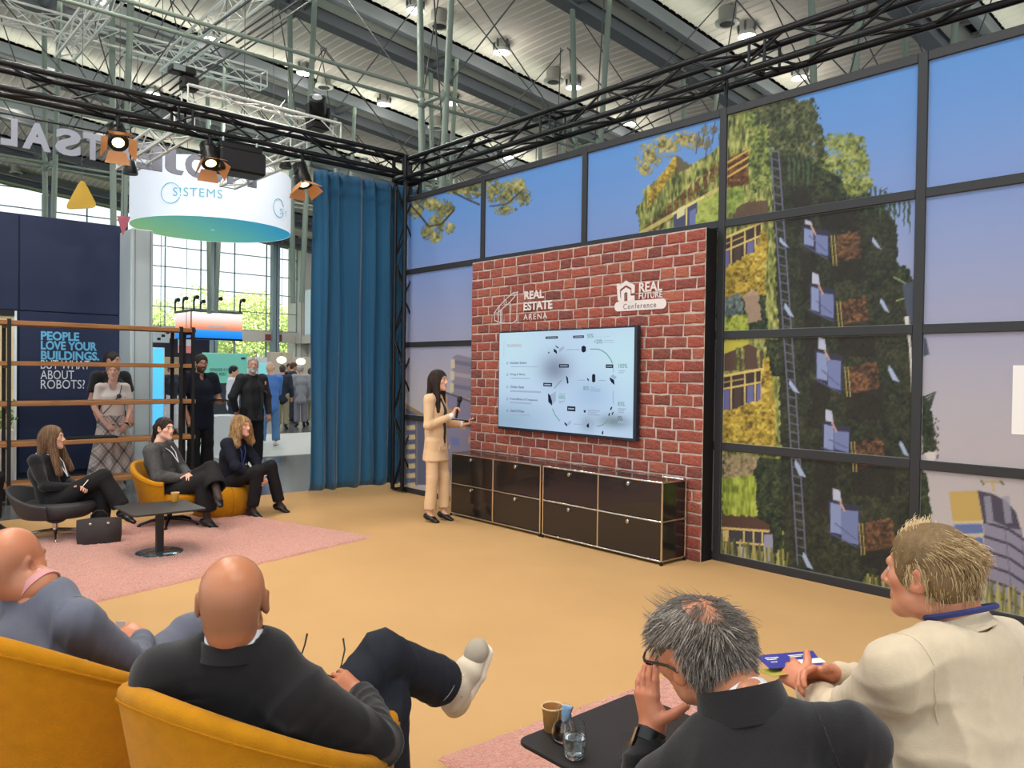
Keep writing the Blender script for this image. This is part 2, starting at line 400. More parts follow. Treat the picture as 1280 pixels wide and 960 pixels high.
    # --- shaded side
    side = [(964, 190), (985, 190), (1012, 196), (1040, 212), (1074, 236), (1100, 250), (1113, 268), (1121, 284), (1122, 332), (1134, 338), (1142, 352), (1147, 430), (1150, 560), (1156, 640), (1165, 700), (1168, 760), (980, 716), (976, 560), (972, 400)]
    leaf(side, [(24, 27, 23), (38, 43, 32), (52, 56, 39), (72, 71, 50)], 7)
    for (x, y, w, h) in ((1046, 268, 44, 44), (1058, 330, 46, 44), (1068, 425, 46, 44), (1078, 500, 50, 52), (1088, 588, 54, 66), (1096, 690, 50, 44), (1000, 262, 24, 60), (1010, 344, 20, 60), (1016, 420, 24, 60), (1024, 506, 24, 60), (1030, 600, 26, 90)):
        flat([(x-w/2, y-h/2), (x+w/2, y-h/2+6), (x+w/2+4, y+h/2), (x-w/2+4, y+h/2)], (34, 29, 27), .62, 11)
    for k in range(26): x = 985+k*6; y0 = 196+max(0, (x-1005))*.42; leaf([(x, y0), (x+3, y0), (x+2, y0+34+14*math.sin(k*2.1)), (x, y0+26)], [(40, 54, 36), (62, 84, 54), (84, 104, 70)], 4)
    # ladder
    ra = [(963, 172), (967, 240), (984, 480), (997, 706)]; rb = [(972, 172), (977, 240), (994, 480), (1008, 706)]
    for r_ in (ra, rb):
        for a, b in zip(r_[:-1], r_[1:]): line(a, b, 1.8, (104, 104, 128))
    for k in range(48):
        y = 176+k*11; xa = np.interp(y, [p[1] for p in ra], [p[0] for p in ra]); xb = np.interp(y, [p[1] for p in rb], [p[0] for p in rb]); line((xa, y), (xb, y+3), 1.6, (98, 98, 122))
    # windows, orange planting, reflecting diamonds
    W1, W2 = (136, 150, 194), (114, 126, 174)
    for (a, b, c, d, e, f2) in (((1005, 285, 1017, 308), (1019, 293, 1035, 320), (1045, 290, 1074, 328), (1090, 296, 1102, 312), (974, 296, 987, 310), (1006, 274, 1014, 280)),
            ((1014, 358, 1024, 390), (1025, 366, 1042, 398), (1052, 372, 1082, 406), (1100, 372, 1112, 391), (980, 378, 993, 397), (1015, 340, 1023, 354)),
            ((1021, 440, 1034, 476), (1034, 449, 1051, 488), (1062, 454, 1096, 492), (1110, 456, 1125, 478), (986, 474, 1000, 492), (1023, 421, 1031, 436)),
            ((1030, 530, 1042, 563), (1042, 538, 1061, 566), (1070, 548, 1103, 586), (1124, 550, 1137, 571), (993, 574, 1008, 597), (1032, 511, 1040, 526)),
            ((1038, 628, 1052, 668), (1051, 637, 1073, 681), (1080, 650, 1116, 690), (1140, 650, 1150, 668), (1003, 690, 1017, 712), (1041, 610, 1050, 625))):
        flat([(a[0]-3, a[1]-3), (b[2]+2, b[1]-4), (b[2]+2, b[3]+3), (a[0], a[3]+2)], (50, 50, 72))
        flat([(a[0], a[1]), (a[2], a[1]+3), (a[2], a[3]), (a[0], a[3]-3)], W1); flat([(b[0], b[1]), (b[2], b[1]+2), (b[2], b[3]), (b[0]+1, b[3]-5)], W2)
        line((a[0]-4, a[3]-4), (b[2], b[3]+4), 1.4, (84, 84, 118)); line((a[0]+6, a[3]-14), (b[2]-2, b[3]-6), 1.4, (90, 90, 126))
        leaf([(c[0], c[1]+5), (c[2], c[1]-2), (c[2]+3, c[3]-6), (c[0]+2, c[3])], [(36, 30, 26), (66, 48, 36), (106, 72, 48), (150, 104, 68)], 7)
        for x in (c[0]-6, c[0]-2): line((x, c[1]+4), (x+3, c[3]+4), 1.6, (166, 146, 82))
        for q in (d, e): flat([(q[0]+1, q[1]), (q[0]+5, q[1]+5), (q[2], q[3]), (q[0]+6, q[3]-3), (q[0], q[1]+6)], (164, 180, 214))
        flat([(f2[0], f2[1]), (f2[2], f2[1]+3), (f2[2]+2, f2[3]+2), (f2[0], f2[3])], (186, 190, 214)); line((f2[2], f2[3]+2), (f2[2]+6, f2[3]+14), 2.2, (206, 160, 140))
    # right rim, crates and hanging plants
    blob(1129, 342, 8, 9, DG); line((1117, 346), (1143, 360), 1.6, (150, 170, 120)); line((1120, 376), (1146, 368), 1.6, (150, 160, 90)); flat([(1128, 356), (1146, 350), (1148, 404), (1135, 404)], (72, 80, 100)); flat([(1130, 396), (1136, 395), (1142, 470), (1140, 500), (1136, 430)], (222, 216, 212))
    flat([(1152, 420), (1158, 424), (1162, 443), (1152, 446)], (74, 82, 98)); leaf([(1150, 492), (1160, 500), (1168, 530), (1170, 564), (1152, 566)], DG, 8)
    for k in range(7): line((1156, 520-k*4), (1164+k, 508-k*3), 2, (44, 58, 44))
    for k in range(26): blob(1170+3*math.sin(k*1.7), 524+k*2.4, 1.2, 1.6, [(70, 66, 62), (90, 84, 76)], 2)
    flat([(1156, 566), (1170, 564), (1168, 578), (1160, 576)], (216, 206, 200)); leaf([(1152, 588), (1158, 590), (1164, 640), (1168, 700), (1152, 700)], DG, 6)
    # roof trees
    for (cx, cy, rx, ry) in ((1008, 188, 16, 12), (1028, 200, 14, 12), (985, 182, 18, 14), (985, 140, 20, 20), (1003, 142, 20, 20), (1012, 165, 16, 18), (990, 165, 20, 20), (1024, 180, 8, 14), (972, 160, 14, 28), (960, 140, 16, 18)): blob(cx, cy, rx, ry, [(34, 40, 28), (58, 66, 42), (88, 94, 58), (126, 128, 80)])
    for (cx, cy, rx, ry) in ((1048, 180, 18, 14), (1066, 184, 18, 16), (1050, 205, 22, 16), (1074, 208, 16, 18), (1068, 230, 20, 16), (1084, 228, 8, 8)): blob(cx, cy, rx, ry, [(56, 64, 32), (100, 112, 56), (150, 158, 84), (186, 188, 118)], hole=.3)
    leaf([(1020, 208), (1052, 222), (1060, 244), (1020, 240)], DG, 8)
    line((1100, 240), (1102, 252), 1.4, (60, 66, 80)); line((1100, 240), (1109, 235), 1.4, (60, 66, 80)); line((1101, 246), (1110, 242), 1.4, (60, 66, 80))
    for k in range(6): line((1094+k*4, 252), (1098+k*5, 262+k*2), 1.6, (60, 74, 56))
    # --- tower at the right
    flat([(1186, 615), (1222, 613), (1233, 780), (1206, 780), (1191, 652)], (150, 160, 196))
    flat([(1186, 615), (1222, 613), (1229, 650), (1191, 652)], (196, 164, 92), 1, 2)
    for k in range(9): y = 653+k*17; xl = 1191+k*1.4; xr = 1229+k*.6; line((xl, y), (xr, y-1), 3, (212, 188, 140)); flat([(xl+2, y+3), (xr-1, y+2), (xr, y+13), (xl+3, y+14)], (96, 112, 164))
    flat([(1222, 613), (1240, 617), (1258, 626), (1270, 640), (1277, 665), (1284, 700), (1300, 790), (1236, 790), (1229, 650)], (138, 134, 156))
    flat([(1222, 613), (1240, 617), (1258, 626), (1270, 640), (1276, 662), (1262, 660), (1244, 652), (1229, 651)], (72, 66, 84))
    for k in range(8): y = 652+k*18; line((1229+k*.8, y), (1262, y+10), 3.2, (66, 60, 74)); line((1262, y+10), (1300, y+36), 3.2, (66, 60, 74))
    for x in (1256, 1276): line((x, 660), (x+14, 790), 1.2, (104, 98, 118))
    for x in (1234, 1257): line((x, 620), (x+4, 654), 9, (150, 150, 166), .8)
    line((1226, 602), (1254, 603), 2, (190, 160, 84)); line((1240, 603), (1243, 614), 3, (196, 168, 110)); line((1226, 600), (1230, 606), 2, (90, 80, 60)); line((1250, 601), (1255, 606), 2, (90, 80, 60))
    # --- grasses along the foot
    for (xa, xb, yb) in ((900, 985, 716), (1080, 1150, 752), (1205, 1320, 792)):
        for k in range(int((xb-xa)/2.2)):
            x = xa+k*2.2+1.5*math.sin(k*3.7); yy = 700+(x-901)*.19; hh = (16+14*abs(math.sin(k*1.9)))*(1.3 if x > 1180 else 1)*(0.6 if 985 < x < 1180 else 1)
            line((x, yy+6), (x+5*math.sin(k*2.3), yy-hh), 2.6, [(120, 116, 54), (170, 160, 82), (92, 96, 48), (190, 176, 110)][k % 4], .85)
    return C

wall = thing('wall_back', (X0, YM, 0)); tag(wall, kind='structure')
m_frame = mat('frame_black', (44, 44, 47), 0.45, spec=.4)
m_print = mat('printed_fabric', (255, 255, 255), 0.62, attr='paint', spec=.35)
NCOL, BW = 7, 0.07
for k in range(NCOL+1):
    x = X0+WP*k
    MB().box((x-BW/2, YM-.025, 0), (x+BW/2, YM+.035, 4.07), .004).build('frame_post', m_frame, wall)
for j in range(5):
    for k in range(NCOL):
        a, b = X0+WP*k+BW/2, X0+WP*(k+1)-BW/2
        MB().box((a, YM-.022, j), (b, YM+.03, j+.07), .004).build('frame_rail', m_frame, wall)
for k in range(NCOL):
    for j in range(4):
        a, b = X0+WP*k+BW/2, X0+WP*(k+1)-BW/2; z0, z1 = j+.07, j+1.0
        st = 0.011 if k < 2 else 0.0085
        if k > 4: st = .05
        nx = int((b-a)/st)+1; nz = int((z1-z0)/st)+1
        gx, gz = np.meshgrid(np.linspace(a, b, nx), np.linspace(z0, z1, nz)); x = gx.ravel(); z = gz.ravel()
        P = np.stack([x, np.full_like(x, YM), z], 1); u, v = proj(P)
        hid = (x > -7.35) & (x < -4.15) & (z < 2.9)
        c = np.full((len(x), 3), 150.0)
        vis = ~hid
        acc = 0
        for (ox, oz) in ((-.26, -.26), (.26, -.1), (-.1, .26), (.2, .3)):
            Ps = P[vis]+np.array((ox*st*1.1, 0, oz*st*1.1)); us, vs = proj(Ps); acc = acc+art(us, vs, Ps[:, 2])
        c[vis] = acc/4
        edge = np.minimum(np.minimum(x-a, b-x), np.minimum(z-z0, z1-z)) < .007
        c[edge] = c[edge]*.4+np.array((205, 203, 200))*.6
        i = (np.arange(nz-1)[:, None]*nx+np.arange(nx-1)[None]).ravel()
        raw('printed_panel', P, np.stack([i, i+1, i+1+nx, i+nx], 1), m_print, wall, col=lin(np.clip(c, 0, 255)*.93+np.array((9, 9, 10)))*.80)
# blank white card where a code was pasted on the print
pc = at(1276, 500, y=YM)
MB().box((pc[0]-.05, YM-.004, pc[2]-.235), (pc[0]+.45, YM-.0005, pc[2]+.235)).build('code_card', mat('white_card', (226, 222, 220), .5), wall, label='blank white card stuck on the printed sky')

# ------------------------------------------------------------------ brick partition with the screen
BX0, BX1, BY, BH = -7.405, -4.092, 5.905, 2.985
bw = thing('brick_partition', ((BX0+BX1)/2, BY, 0), 'red brick faced partition wall carrying the big screen and two white logos', 'partition wall')
m_mortar = mat('mortar', (206, 188, 178), 0.95, bump=.5, bscale=90, var=.35, vscale=14)
m_black = mat('black_board', (20, 19, 21), 0.6, spec=.3)
MB().box((BX0, BY+.012, 0), (BX1, YM-.03, BH)).build('core', m_black, bw, label='matt black core board of the brick wall')
MB().box((BX0, BY+.004, 0.0), (BX1, BY+.0119, BH)).build('mortar_bed', m_mortar, bw)
m_brick = mat('brick', (160, 82, 66), 0.85, bump=.9, bscale=38, var=.5, vscale=22, col2=(98, 54, 48), rand=[(88, 56, 54), (150, 74, 62), (170, 88, 70), (124, 66, 60), (182, 108, 84), (104, 62, 60), (156, 76, 64)])
def brick_mesh(w, h, seed):
    r = random.Random(seed); j = lambda a: r.uniform(-a, a)
    c = .011; F = []; base = [(0, 0), (w*.5, 0), (w, 0), (w, h), (w*.5, h), (0, h)]
    R0 = [(x, .012, z) for x, z in base]; R1 = [(x+j(.006), .002, z+j(.006)) for x, z in base]
    R2 = [(min(max(x, c), w-c)+j(.004), -.006+j(.0025), min(max(z, c), h-c)+j(.003)) for x, z in base]
    V = R0+R1+R2
    for a in (0, 6):
        for k in range(6): F.append((a+k, a+(k+1) % 6, a+6+(k+1) % 6, a+6+k))
    F += [(12, 13, 16, 17), (13, 14, 15, 16)]
    me = bpy.data.meshes.new('brick'); me.from_pydata(V, [], F); me.update(); me.materials.append(m_brick); return me
widths = [.10, .15, .185, .20, .215, .23]; RHT, JN = .1066, .015
BM = {(w, s): brick_mesh(w, RHT-JN, s*17+int(w*1000)) for w in widths for s in range(4)}
hidden = MB(); rr = random.Random(11); nb = 0
for row in range(28):
    z = row*RHT+.004; x = BX0+.002; first = True
    while x < BX1-.05:
        w = rr.choice([.185, .20, .20, .215, .23, .15] if not first else ([.10, .20][row % 2],)); first = False
        if x+w > BX1-.09: w = BX1-.003-x
        ws = min(widths, key=lambda q: abs(q-w))
        xc, zc = x+w/2, z+RHT/2
        covered = (-6.68 < xc < -4.9 and 1.12 < zc < 2.04) or (xc < -4.35 and zc < .60 and x > -7.2)
        if covered: hidden.box((x, BY-.004, z), (x+w, BY+.011, z+RHT-JN))
        else:
            o = bpy.data.objects.new('brick', BM[(ws, rr.randrange(4))]); COL.objects.link(o); o.parent = bw
            o.location = (x-bw.location.x, 0, z-bw.location.z); o.scale = (w/ws, 1, 1); nb += 1
        x += w+JN
tag(hidden.build('hidden_bricks', m_brick, bw), kind='stuff')
print('bricks', nb)
m_logo = mat('logo_white', (216, 206, 204), .6)
def onwall(px, py): p = at(px, py, y=BY-.009); return p
def wtext(name, body, p0, p1, h=None, bold=0.02, space=1.0, m=None, y=BY-.010, parent=None, label=None):
    """lettering on the brick face between two artwork points of its baseline"""
    a = at(*p0, y=y); b = at(*p1, y=y)
    return text(name, body, a, (1, 0, 0), (0, 0, 1), w=b[0]-a[0], h=h, m=m or m_logo, parent=parent or bw, bold=bold, space=space, label=label)
wtext('logo_lettering', 'REAL', (655.5, 374.5), (680, 372.5), .09, .03)
wtext('logo_lettering', 'ESTATE', (654.5, 388.5), (690.5, 385.5), .095, .03)
wtext('logo_lettering', 'ARENA', (654.5, 400), (684, 397.5), .062, 0.0, 1.25)
def wline(pts, r, parent, m, y=BY-.010, name='logo_line', lay=0.0):
    b = MB()
    for n_, (p, q) in enumerate(zip(pts[:-1], pts[1:])):
        a = at(*p, y=y)-np.array((0, .00025*(n_ % 3)+lay, 0)); c = at(*q, y=y)-np.array((0, .00025*(n_ % 3)+lay, 0)); d = (c-a)/np.linalg.norm(c-a); n = np.cross(d, (0, 1, 0)); b.obox((a+c)/2, (c-a)/2+d*r*.6, n*r, (0, .0012, 0))
    return b.build(name, m, parent)
k = .09375
Q = lambda x, y: (600+x*k, 335+y*k)
for pts in ([Q(190, 600), Q(245, 520), Q(345, 415), Q(440, 335), Q(510, 318)], [Q(190, 600), Q(235, 600), Q(290, 550), Q(400, 455), Q(510, 318)], [Q(245, 520), Q(245, 590), Q(245, 700)], [Q(345, 415), Q(350, 490)], [Q(455, 335), Q(462, 390)],
        [Q(190, 600), Q(195, 700), Q(290, 735)], [Q(275, 560), Q(275, 735)], [Q(292, 550), Q(292, 735)], [Q(400, 455), Q(400, 720)], [Q(290, 735), Q(430, 735), Q(490, 695), Q(498, 340)]):
    wline(pts, .0045, bw, m_logo)
Q = lambda x, y: (740+x*k, 325+y*k)
wtext('logo_lettering', 'REAL', Q(628, 432), Q(938, 412), .092, .02)
wtext('logo_lettering', 'FUTURE', Q(625, 522), Q(938, 500), .058, .015, 1.05)
for pts, r in (([Q(350, 330), Q(362, 520), Q(400, 560)], .018), ([Q(350, 385), Q(455, 305), Q(550, 355), Q(550, 425)], .02), ([Q(412, 560), Q(412, 430), Q(455, 395), Q(497, 420), Q(497, 540)], .02), ([Q(497, 520), Q(552, 515)], .03), ([Q(362, 520), Q(412, 545)], .016), ([Q(497, 540), Q(540, 500)], .016)):
    LAY = globals().get('LAY', 0)+.0008; wline(pts, r, bw, m_logo, name='logo_mark', lay=LAY)
a = at(*Q(318, 640), y=BY-.010); b = at(*Q(972, 605), y=BY-.010); hz = .048
pill = [(a[0]+.03+ .048*math.cos(t)-.0, BY-.009, a[2]+.012+hz*math.sin(t)) for t in np.linspace(math.pi/2, 3*math.pi/2, 9)]+[(b[0]-.03+.048*math.cos(t), BY-.009, a[2]+.012+hz*math.sin(t)) for t in np.linspace(-math.pi/2, math.pi/2, 9)]
pb = MB().prism(pill, (0, -.003, 0)).build('logo_pill', m_logo, bw)
text('logo_lettering', 'Conference', (a[0]+.10, BY-.0125, a[2]-.018), (1, 0, 0), (0, 0, 1), w=(b[0]-a[0])-.20, h=.052, m=mat('logo_grey', (128, 112, 112), .5), parent=bw, bold=.0, space=1.25)

# ------------------------------------------------------------------ screen
TX0, TX1, TZ0, TZ1, TY = -6.80, -4.785, 1.03, 2.135, 5.82
tv = thing('wall_screen', ((TX0+TX1)/2, TY+.05, TZ0), 'large flat screen on the brick wall showing a pale blue infographic', 'screen')
m_tvb = mat('screen_bezel', (26, 34, 46), 0.35)
MB().box((TX0, TY, TZ0), (TX1, TY+.06, TZ1), .006).build('housing', m_tvb, tv)
MB().box((TX0+.3, TY+.06, TZ0+.25), (TX1-.3, BY+.004, TZ1-.25)).build('wall_mount', m_tvb, tv)
m_em = bpy.data.materials.new('screen_picture'); m_em.use_nodes = True
nt = m_em.node_tree; nt.nodes.clear(); o_ = nt.nodes.new('ShaderNodeOutputMaterial'); e_ = nt.nodes.new('ShaderNodeEmission'); a_ = nt.nodes.new('ShaderNodeAttribute'); a_.attribute_name = 'paint'
nt.links.new(a_.outputs['Color'], e_.inputs[0]); nt.links.new(e_.outputs[0], o_.inputs[0]); e_.inputs[1].default_value = 0.86
SX0, SX1, SZ0, SZ1 = TX0+.016, TX1-.03, TZ0+.03, TZ1-.016
gx, gz = np.meshgrid(np.linspace(SX0, SX1, 140), np.linspace(SZ0, SZ1, 90)); x = gx.ravel(); z = gz.ravel()
u = (x-SX0)/(SX1-SX0); v = (z-SZ0)/(SZ1-SZ0)
c = np.ones((len(u), 3))*np.array((198, 222, 250.))
g = lambda cx, cy, rx, ry: np.exp(-((u-cx)/rx)**2-((v-cy)/ry)**2)[:, None]
c = c+(np.array((206, 238, 252))-c)*g(.1, .9, .35, .5)+0
c = c+(np.array((206, 240, 254))-c)*g(.95, .75, .3, .4)
c = c+(np.array((142, 156, 180))-c)*g(.46, .62, .11, .14)*.95
c = c+(np.array((150, 182, 206))-c)*g(.05, .05, .35, .22)*.8
c = c+(np.array((160, 190, 228))-c)*g(.72, .38, .14, .16)*.5
c = c+(np.array((128, 148, 158))-c)*g(.88, .14, .10, .06)*.9+0
c = c+(np.array((140, 160, 176))-c)*g(.70, .10, .05, .08)*.6
i = (np.arange(89)[:, None]*140+np.arange(139)[None]).ravel()
pict = raw('picture', np.stack([x, np.full_like(x, TY-.0015), z], 1), np.stack([i, i+1, i+141, i+140], 1), m_em, tv, col=lin(np.clip(c, 0, 255)), label='lit pale blue slide with grey icons')
def emat(name, c): return mat(name, (0, 0, 0), .5, emit=c, estr=0.86, spec=0)
e_dark, e_grey, e_lite, e_green, e_pink = emat('slide_dark', (34, 44, 62)), emat('slide_grey', (104, 116, 142)), emat('slide_light', (172, 190, 218)), emat('slide_green', (116, 168, 158)), emat('slide_pink', (196, 178, 190))
SY = TY-.0035
def sp(px, py): p = at(px, py, y=SY); return p[0], p[2]
def srect(px0, py0, px1, py1, m, name='slide_mark'):
    x0, z0 = sp(px0, py1); x1, z1 = sp(px1, py0); return MB().box((x0, SY, z0), (x1, SY+.0012, z1)).build(name, m, pict)
def spoly(pts, m): return MB().prism([(sp(*p)[0], SY+.0012, sp(*p)[1]) for p in pts], (0, -.0012, 0)).build('slide_mark', m, pict)
def sline(pts, m, r=.004): return wline(pts, r, pict, m, y=SY, name='slide_line')
def stxt(body, px, py, w, h, m, bold=0.0, line=1.0):
    x0, z0 = sp(px, py); return text('slide_text', body, (x0, SY, z0), (1, 0, 0), (0, 0, 1), w=w, h=h, m=m, parent=pict, bold=bold, depth=.001, line=line)
K = 100/1280
T1 = lambda x, y: (615+x*K, 400+y*K); T2 = lambda x, y: (705+x*K, 400+y*K); T3 = lambda x, y: (615+x*K, 475+y*K); T4 = lambda x, y: (705+x*K, 475+y*K)
for f_, y, body, w in ((T1, 705, 'Inclusive Switch', .27), (T1, 892, 'Energy & Shares', .25), (T3, 128, 'Zirkulare Bauen', .23), (T3, 325, 'Kosteneffizienz & Transparenz', .45), (T3, 508, 'Gesund & Wohnen', .23)):
    stxt(body, *f_(292, y), w, .03, e_grey, .01)
for f_, y, a, b in ((T1, 748, 300, 745), (T1, 935, 300, 600), (T3, 185, 290, 785), (T3, 368, 285, 630), (T3, 560, 285, 600)):
    srect(*f_(a, y-5), *f_(b, y+4), e_lite)
for f_, y in ((T1, 690), (T1, 875), (T3, 112), (T3, 305), (T3, 490)):
    x0, z0 = sp(*f_(246, y)); MB().lathe([(.010, 0), (.014, 0), (.014, .0012), (.010, .0012)], (x0, SY+.001, z0), 12, (0, -1, 0), cap=False).build('slide_icon', e_grey, pict)
stxt('TRANSPARENZ', *T1(235, 438), .25, .035, e_pink); srect(*T1(188, 345), *T1(194, 580), e_lite)
for f_, a in ((T1, (858, 258, 1052, 304)), (T1, (1072, 706, 1228, 762)), (T2, (145, 245, 318, 292)), (T2, (668, 710, 788, 768)), (T3, (820, 48, 960, 100)), (T4, (50, 425, 182, 495))):
    srect(*f_(a[0], a[1]), *f_(a[2], a[3]), e_dark); b = ((a[1]+a[3])/2)
    x0, z0 = sp(*f_(a[0]+18, b+8)); x1, z1 = sp(*f_(a[2]-18, b-8)); MB().box((x0, SY-.0012, z0), (x1, SY-.0004, z1)).build('slide_mark', e_lite, pict)
for f_, body, x, y, w, h, m in ((T2, '50%', 372, 288, .085, .042, e_green), (T2, '+20%', 482, 380, .11, .042, e_green), (T2, '100%', 872, 768, .11, .042, e_green), (T3, '100%', 1062, 305, .10, .04, e_green), (T4, '80%', 308, 163, .08, .042, e_green), (T4, '83%', 862, 415, .085, .042, e_green), (T4, '0%', 860, 640, .06, .042, e_grey)):
    stxt(body, *f_(x, y), w, h, m, .005)
for f_, x, y, w in ((T2, 488, 240, 330), (T2, 488, 268, 250), (T2, 628, 328, 160), (T2, 628, 358, 170), (T2, 872, 812, 105), (T2, 872, 842, 85), (T4, 420, 120, 70), (T4, 420, 148, 160), (T4, 420, 178, 160), (T4, 380, 490, 190), (T4, 380, 520, 140), (T4, 380, 556, 190), (T4, 862, 462, 130), (T4, 862, 490, 100), (T4, 862, 518, 100), (T4, 862, 680, 130), (T3, 1065, 225, 105), (T3, 1065, 340, 100), (T3, 1065, 366, 50)):
    srect(*f_(x, y-6), *f_(x+w, y+6), e_lite)
for f_, pts in ((T2, [(420, 466), (540, 466), (610, 490), (680, 540), (740, 620), (775, 690)]), (T2, [(45, 475), (245, 473)]), (T1, [(1200, 475), (1280, 474)]), (T4, [(785, 180), (787, 380)]), (T2, [(786, 770), (788, 830)]), (T4, [(160, 705), (320, 712)]), (T4, [(530, 740), (600, 728), (660, 690), (695, 655)]), (T3, [(1000, 130), (1050, 70), (1110, 5)]), (T3, [(968, 462), (1010, 560), (1085, 655)]), (T4, [(220, 5), (330, 3)]), (T4, [(555, 8), (660, 8)])):
    sline([f_(*p) for p in pts], e_lite if len(pts) < 3 else e_green, .0045)
for f_, pts, m in ((T1, [(988, 455), (1035, 490), (1040, 545), (988, 505)], e_dark), (T1, [(1015, 405), (1065, 440), (1062, 458), (1018, 425)], e_dark), (T1, [(1070, 470), (1150, 415), (1150, 460), (1075, 520)], e_lite), (T1, [(895, 520), (915, 505), (918, 530), (900, 535)], e_dark),
        (T2, [(280, 430), (313, 408), (350, 430), (350, 500), (313, 522), (280, 500)], e_dark), (T2, [(448, 880), (475, 858), (500, 880), (500, 985), (475, 1000), (448, 985)], e_dark), (T2, [(30, 890), (60, 920), (72, 1010), (50, 1020), (40, 960)], e_dark), (T2, [(730, 915), (800, 960), (808, 1040), (760, 1000), (735, 960)], e_dark), (T2, [(780, 870), (850, 920), (800, 950), (745, 905)], e_lite), (T2, [(370, 925), (395, 950), (395, 980), (372, 960)], e_dark),
        (T3, [(895, 210), (930, 245), (962, 340), (960, 410), (900, 350)], e_dark), (T3, [(930, 240), (1020, 180), (1022, 330), (962, 400), (960, 320)], e_lite), (T3, [(1160, 670), (1200, 710), (1200, 745), (1160, 705)], e_dark), (T3, [(1200, 690), (1265, 645), (1265, 690), (1205, 740)], e_lite), (T4, [(360, 720), (395, 690), (400, 760), (368, 760)], e_dark), (T4, [(400, 700), (480, 650), (485, 710), (405, 765)], e_lite), (T4, [(742, 450), (760, 425), (772, 435), (755, 485), (740, 480)], e_dark), (T4, [(760, 540), (785, 505), (795, 515), (770, 565)], e_dark), (T4, [(708, 560), (725, 525), (738, 530), (722, 585)], e_dark), (T4, [(310, 490), (345, 478), (345, 515), (325, 525)], e_dark), (T4, [(605, 830), (630, 810), (625, 870), (605, 870)], e_dark)):
    spoly([f_(*p) for p in pts], m)

# ------------------------------------------------------------------ sideboards
m_sb = mat('sideboard_black', (30, 27, 28), 0.16, spec=.6, coat=.3)
m_chr = mat('chrome', (215, 210, 202), 0.12, metal=1.0)
def sideboard(x0, label):
    t = thing('sideboard', (x0+.75, 5.70, 0), label, 'sideboard', 'black sideboards under the screen')
    y0, y1, z0 = 5.53, 5.868, .035; xs = [x0, x0+.75, x0+1.5]; zs = [z0, z0+.345, z0+.69]; r = .0105
    for x in xs:
        for y in (y0, y1): bar('chrome_tube', (x, y, z0), (x, y, zs[2]), r, m_chr, t)
        for z in zs: bar('chrome_tube', (x, y0, z), (x, y1, z), r, m_chr, t)
    for z in zs:
        for y in (y0, y1): bar('chrome_tube', (xs[0], y, z), (xs[2], y, z), r, m_chr, t)
    for i in range(2):
        for j in range(2):
            dr = MB().box((xs[i]+.012, y0-.006, zs[j]+.012), (xs[i+1]-.012, y0+.012, zs[j+1]-.012), .004).build('drawer_front', m_sb, t)
            xc = xs[i]+.375; zc = zs[j+1]-.045
            MB().lathe([(.004, 0), (.019, .001), (.021, .006), (.019, .016), (.012, .02), (.011, .017), (.004, .017)], (xc, y0-.006, zc), 20, (0, -1, 0)).build('knob', m_chr, dr, True, 'round chrome knob')
    MB().box((xs[0]+.01, y0+.008, zs[2]-.006), (xs[2]-.01, y1-.008, zs[2]+.006)).build('top', m_sb, t)
    MB().box((xs[0]+.01, y1-.01, zs[0]+.01), (xs[2]-.01, y1-.002, zs[2]-.01)).build('back_panel', m_sb, t)
    MB().box((xs[0]+.01, y0+.008, zs[0]-.006), (xs[2]-.01, y1-.008, zs[0]+.006)).build('bottom', m_sb, t)
    for x in (xs[0], xs[2]):
        for j in range(2): MB().box((x-.005, y0+.012, zs[j]+.012), (x+.005, y1-.012, zs[j+1]-.012)).build('side_panel', m_sb, t)
        for y in (y0, y1): MB().lathe([(.016, 0), (.016, .018), (.009, .022), (.009, .03)], (x, y, 0), 12).build('foot', m_black, t)
    return t
sideboard(-5.735, 'black chrome framed sideboard at the right, its black end panel showing')
sideboard(-7.275, 'black chrome framed sideboard at the left, half behind the standing presenter')
def nrm_(v): return np.asarray(v, float)/(np.linalg.norm(v)+1e-12)
# ------------------------------------------------------------------ hall roof
def zr(y): return 10.85-0.1*(y-4)
def roof_hit(px, py, dz=0.0):
    r = ray(px, py); t = (10.85+dz+.4-HC)/(r[2]+.1*r[1]); return CAMP+r*t
m_roof = mat('roof_sheet', (210, 200, 188), 0.8, var=.05, vscale=.6)
m_gird = mat('girder_grey', (96, 98, 102), 0.6)
m_strip = mat('girder_strip', (170, 168, 158), 0.7)
m_void = mat('grating_black', (16, 16, 18), 0.8)
m_strut = mat('strut_green', (122, 134, 122), 0.5)
m_cable = mat('cable_dark', (74, 76, 74), 0.5)
roof = thing('ceiling', (-18, 10, 9)); tag(roof, kind='structure')
GX = [-6.5+5.13*k for k in range(-7, 4)]
RY0, RY1 = -7.0, 32.0
def along(y0, y1, prof, step=None):
    """profile of (x, dz) points swept along the falling roof line"""
    ys = [y0, y1]
    b = MB(); R = [[(x, y, zr(y)+dz) for (x, dz) in prof] for y in ys]
    return b.rings(R)
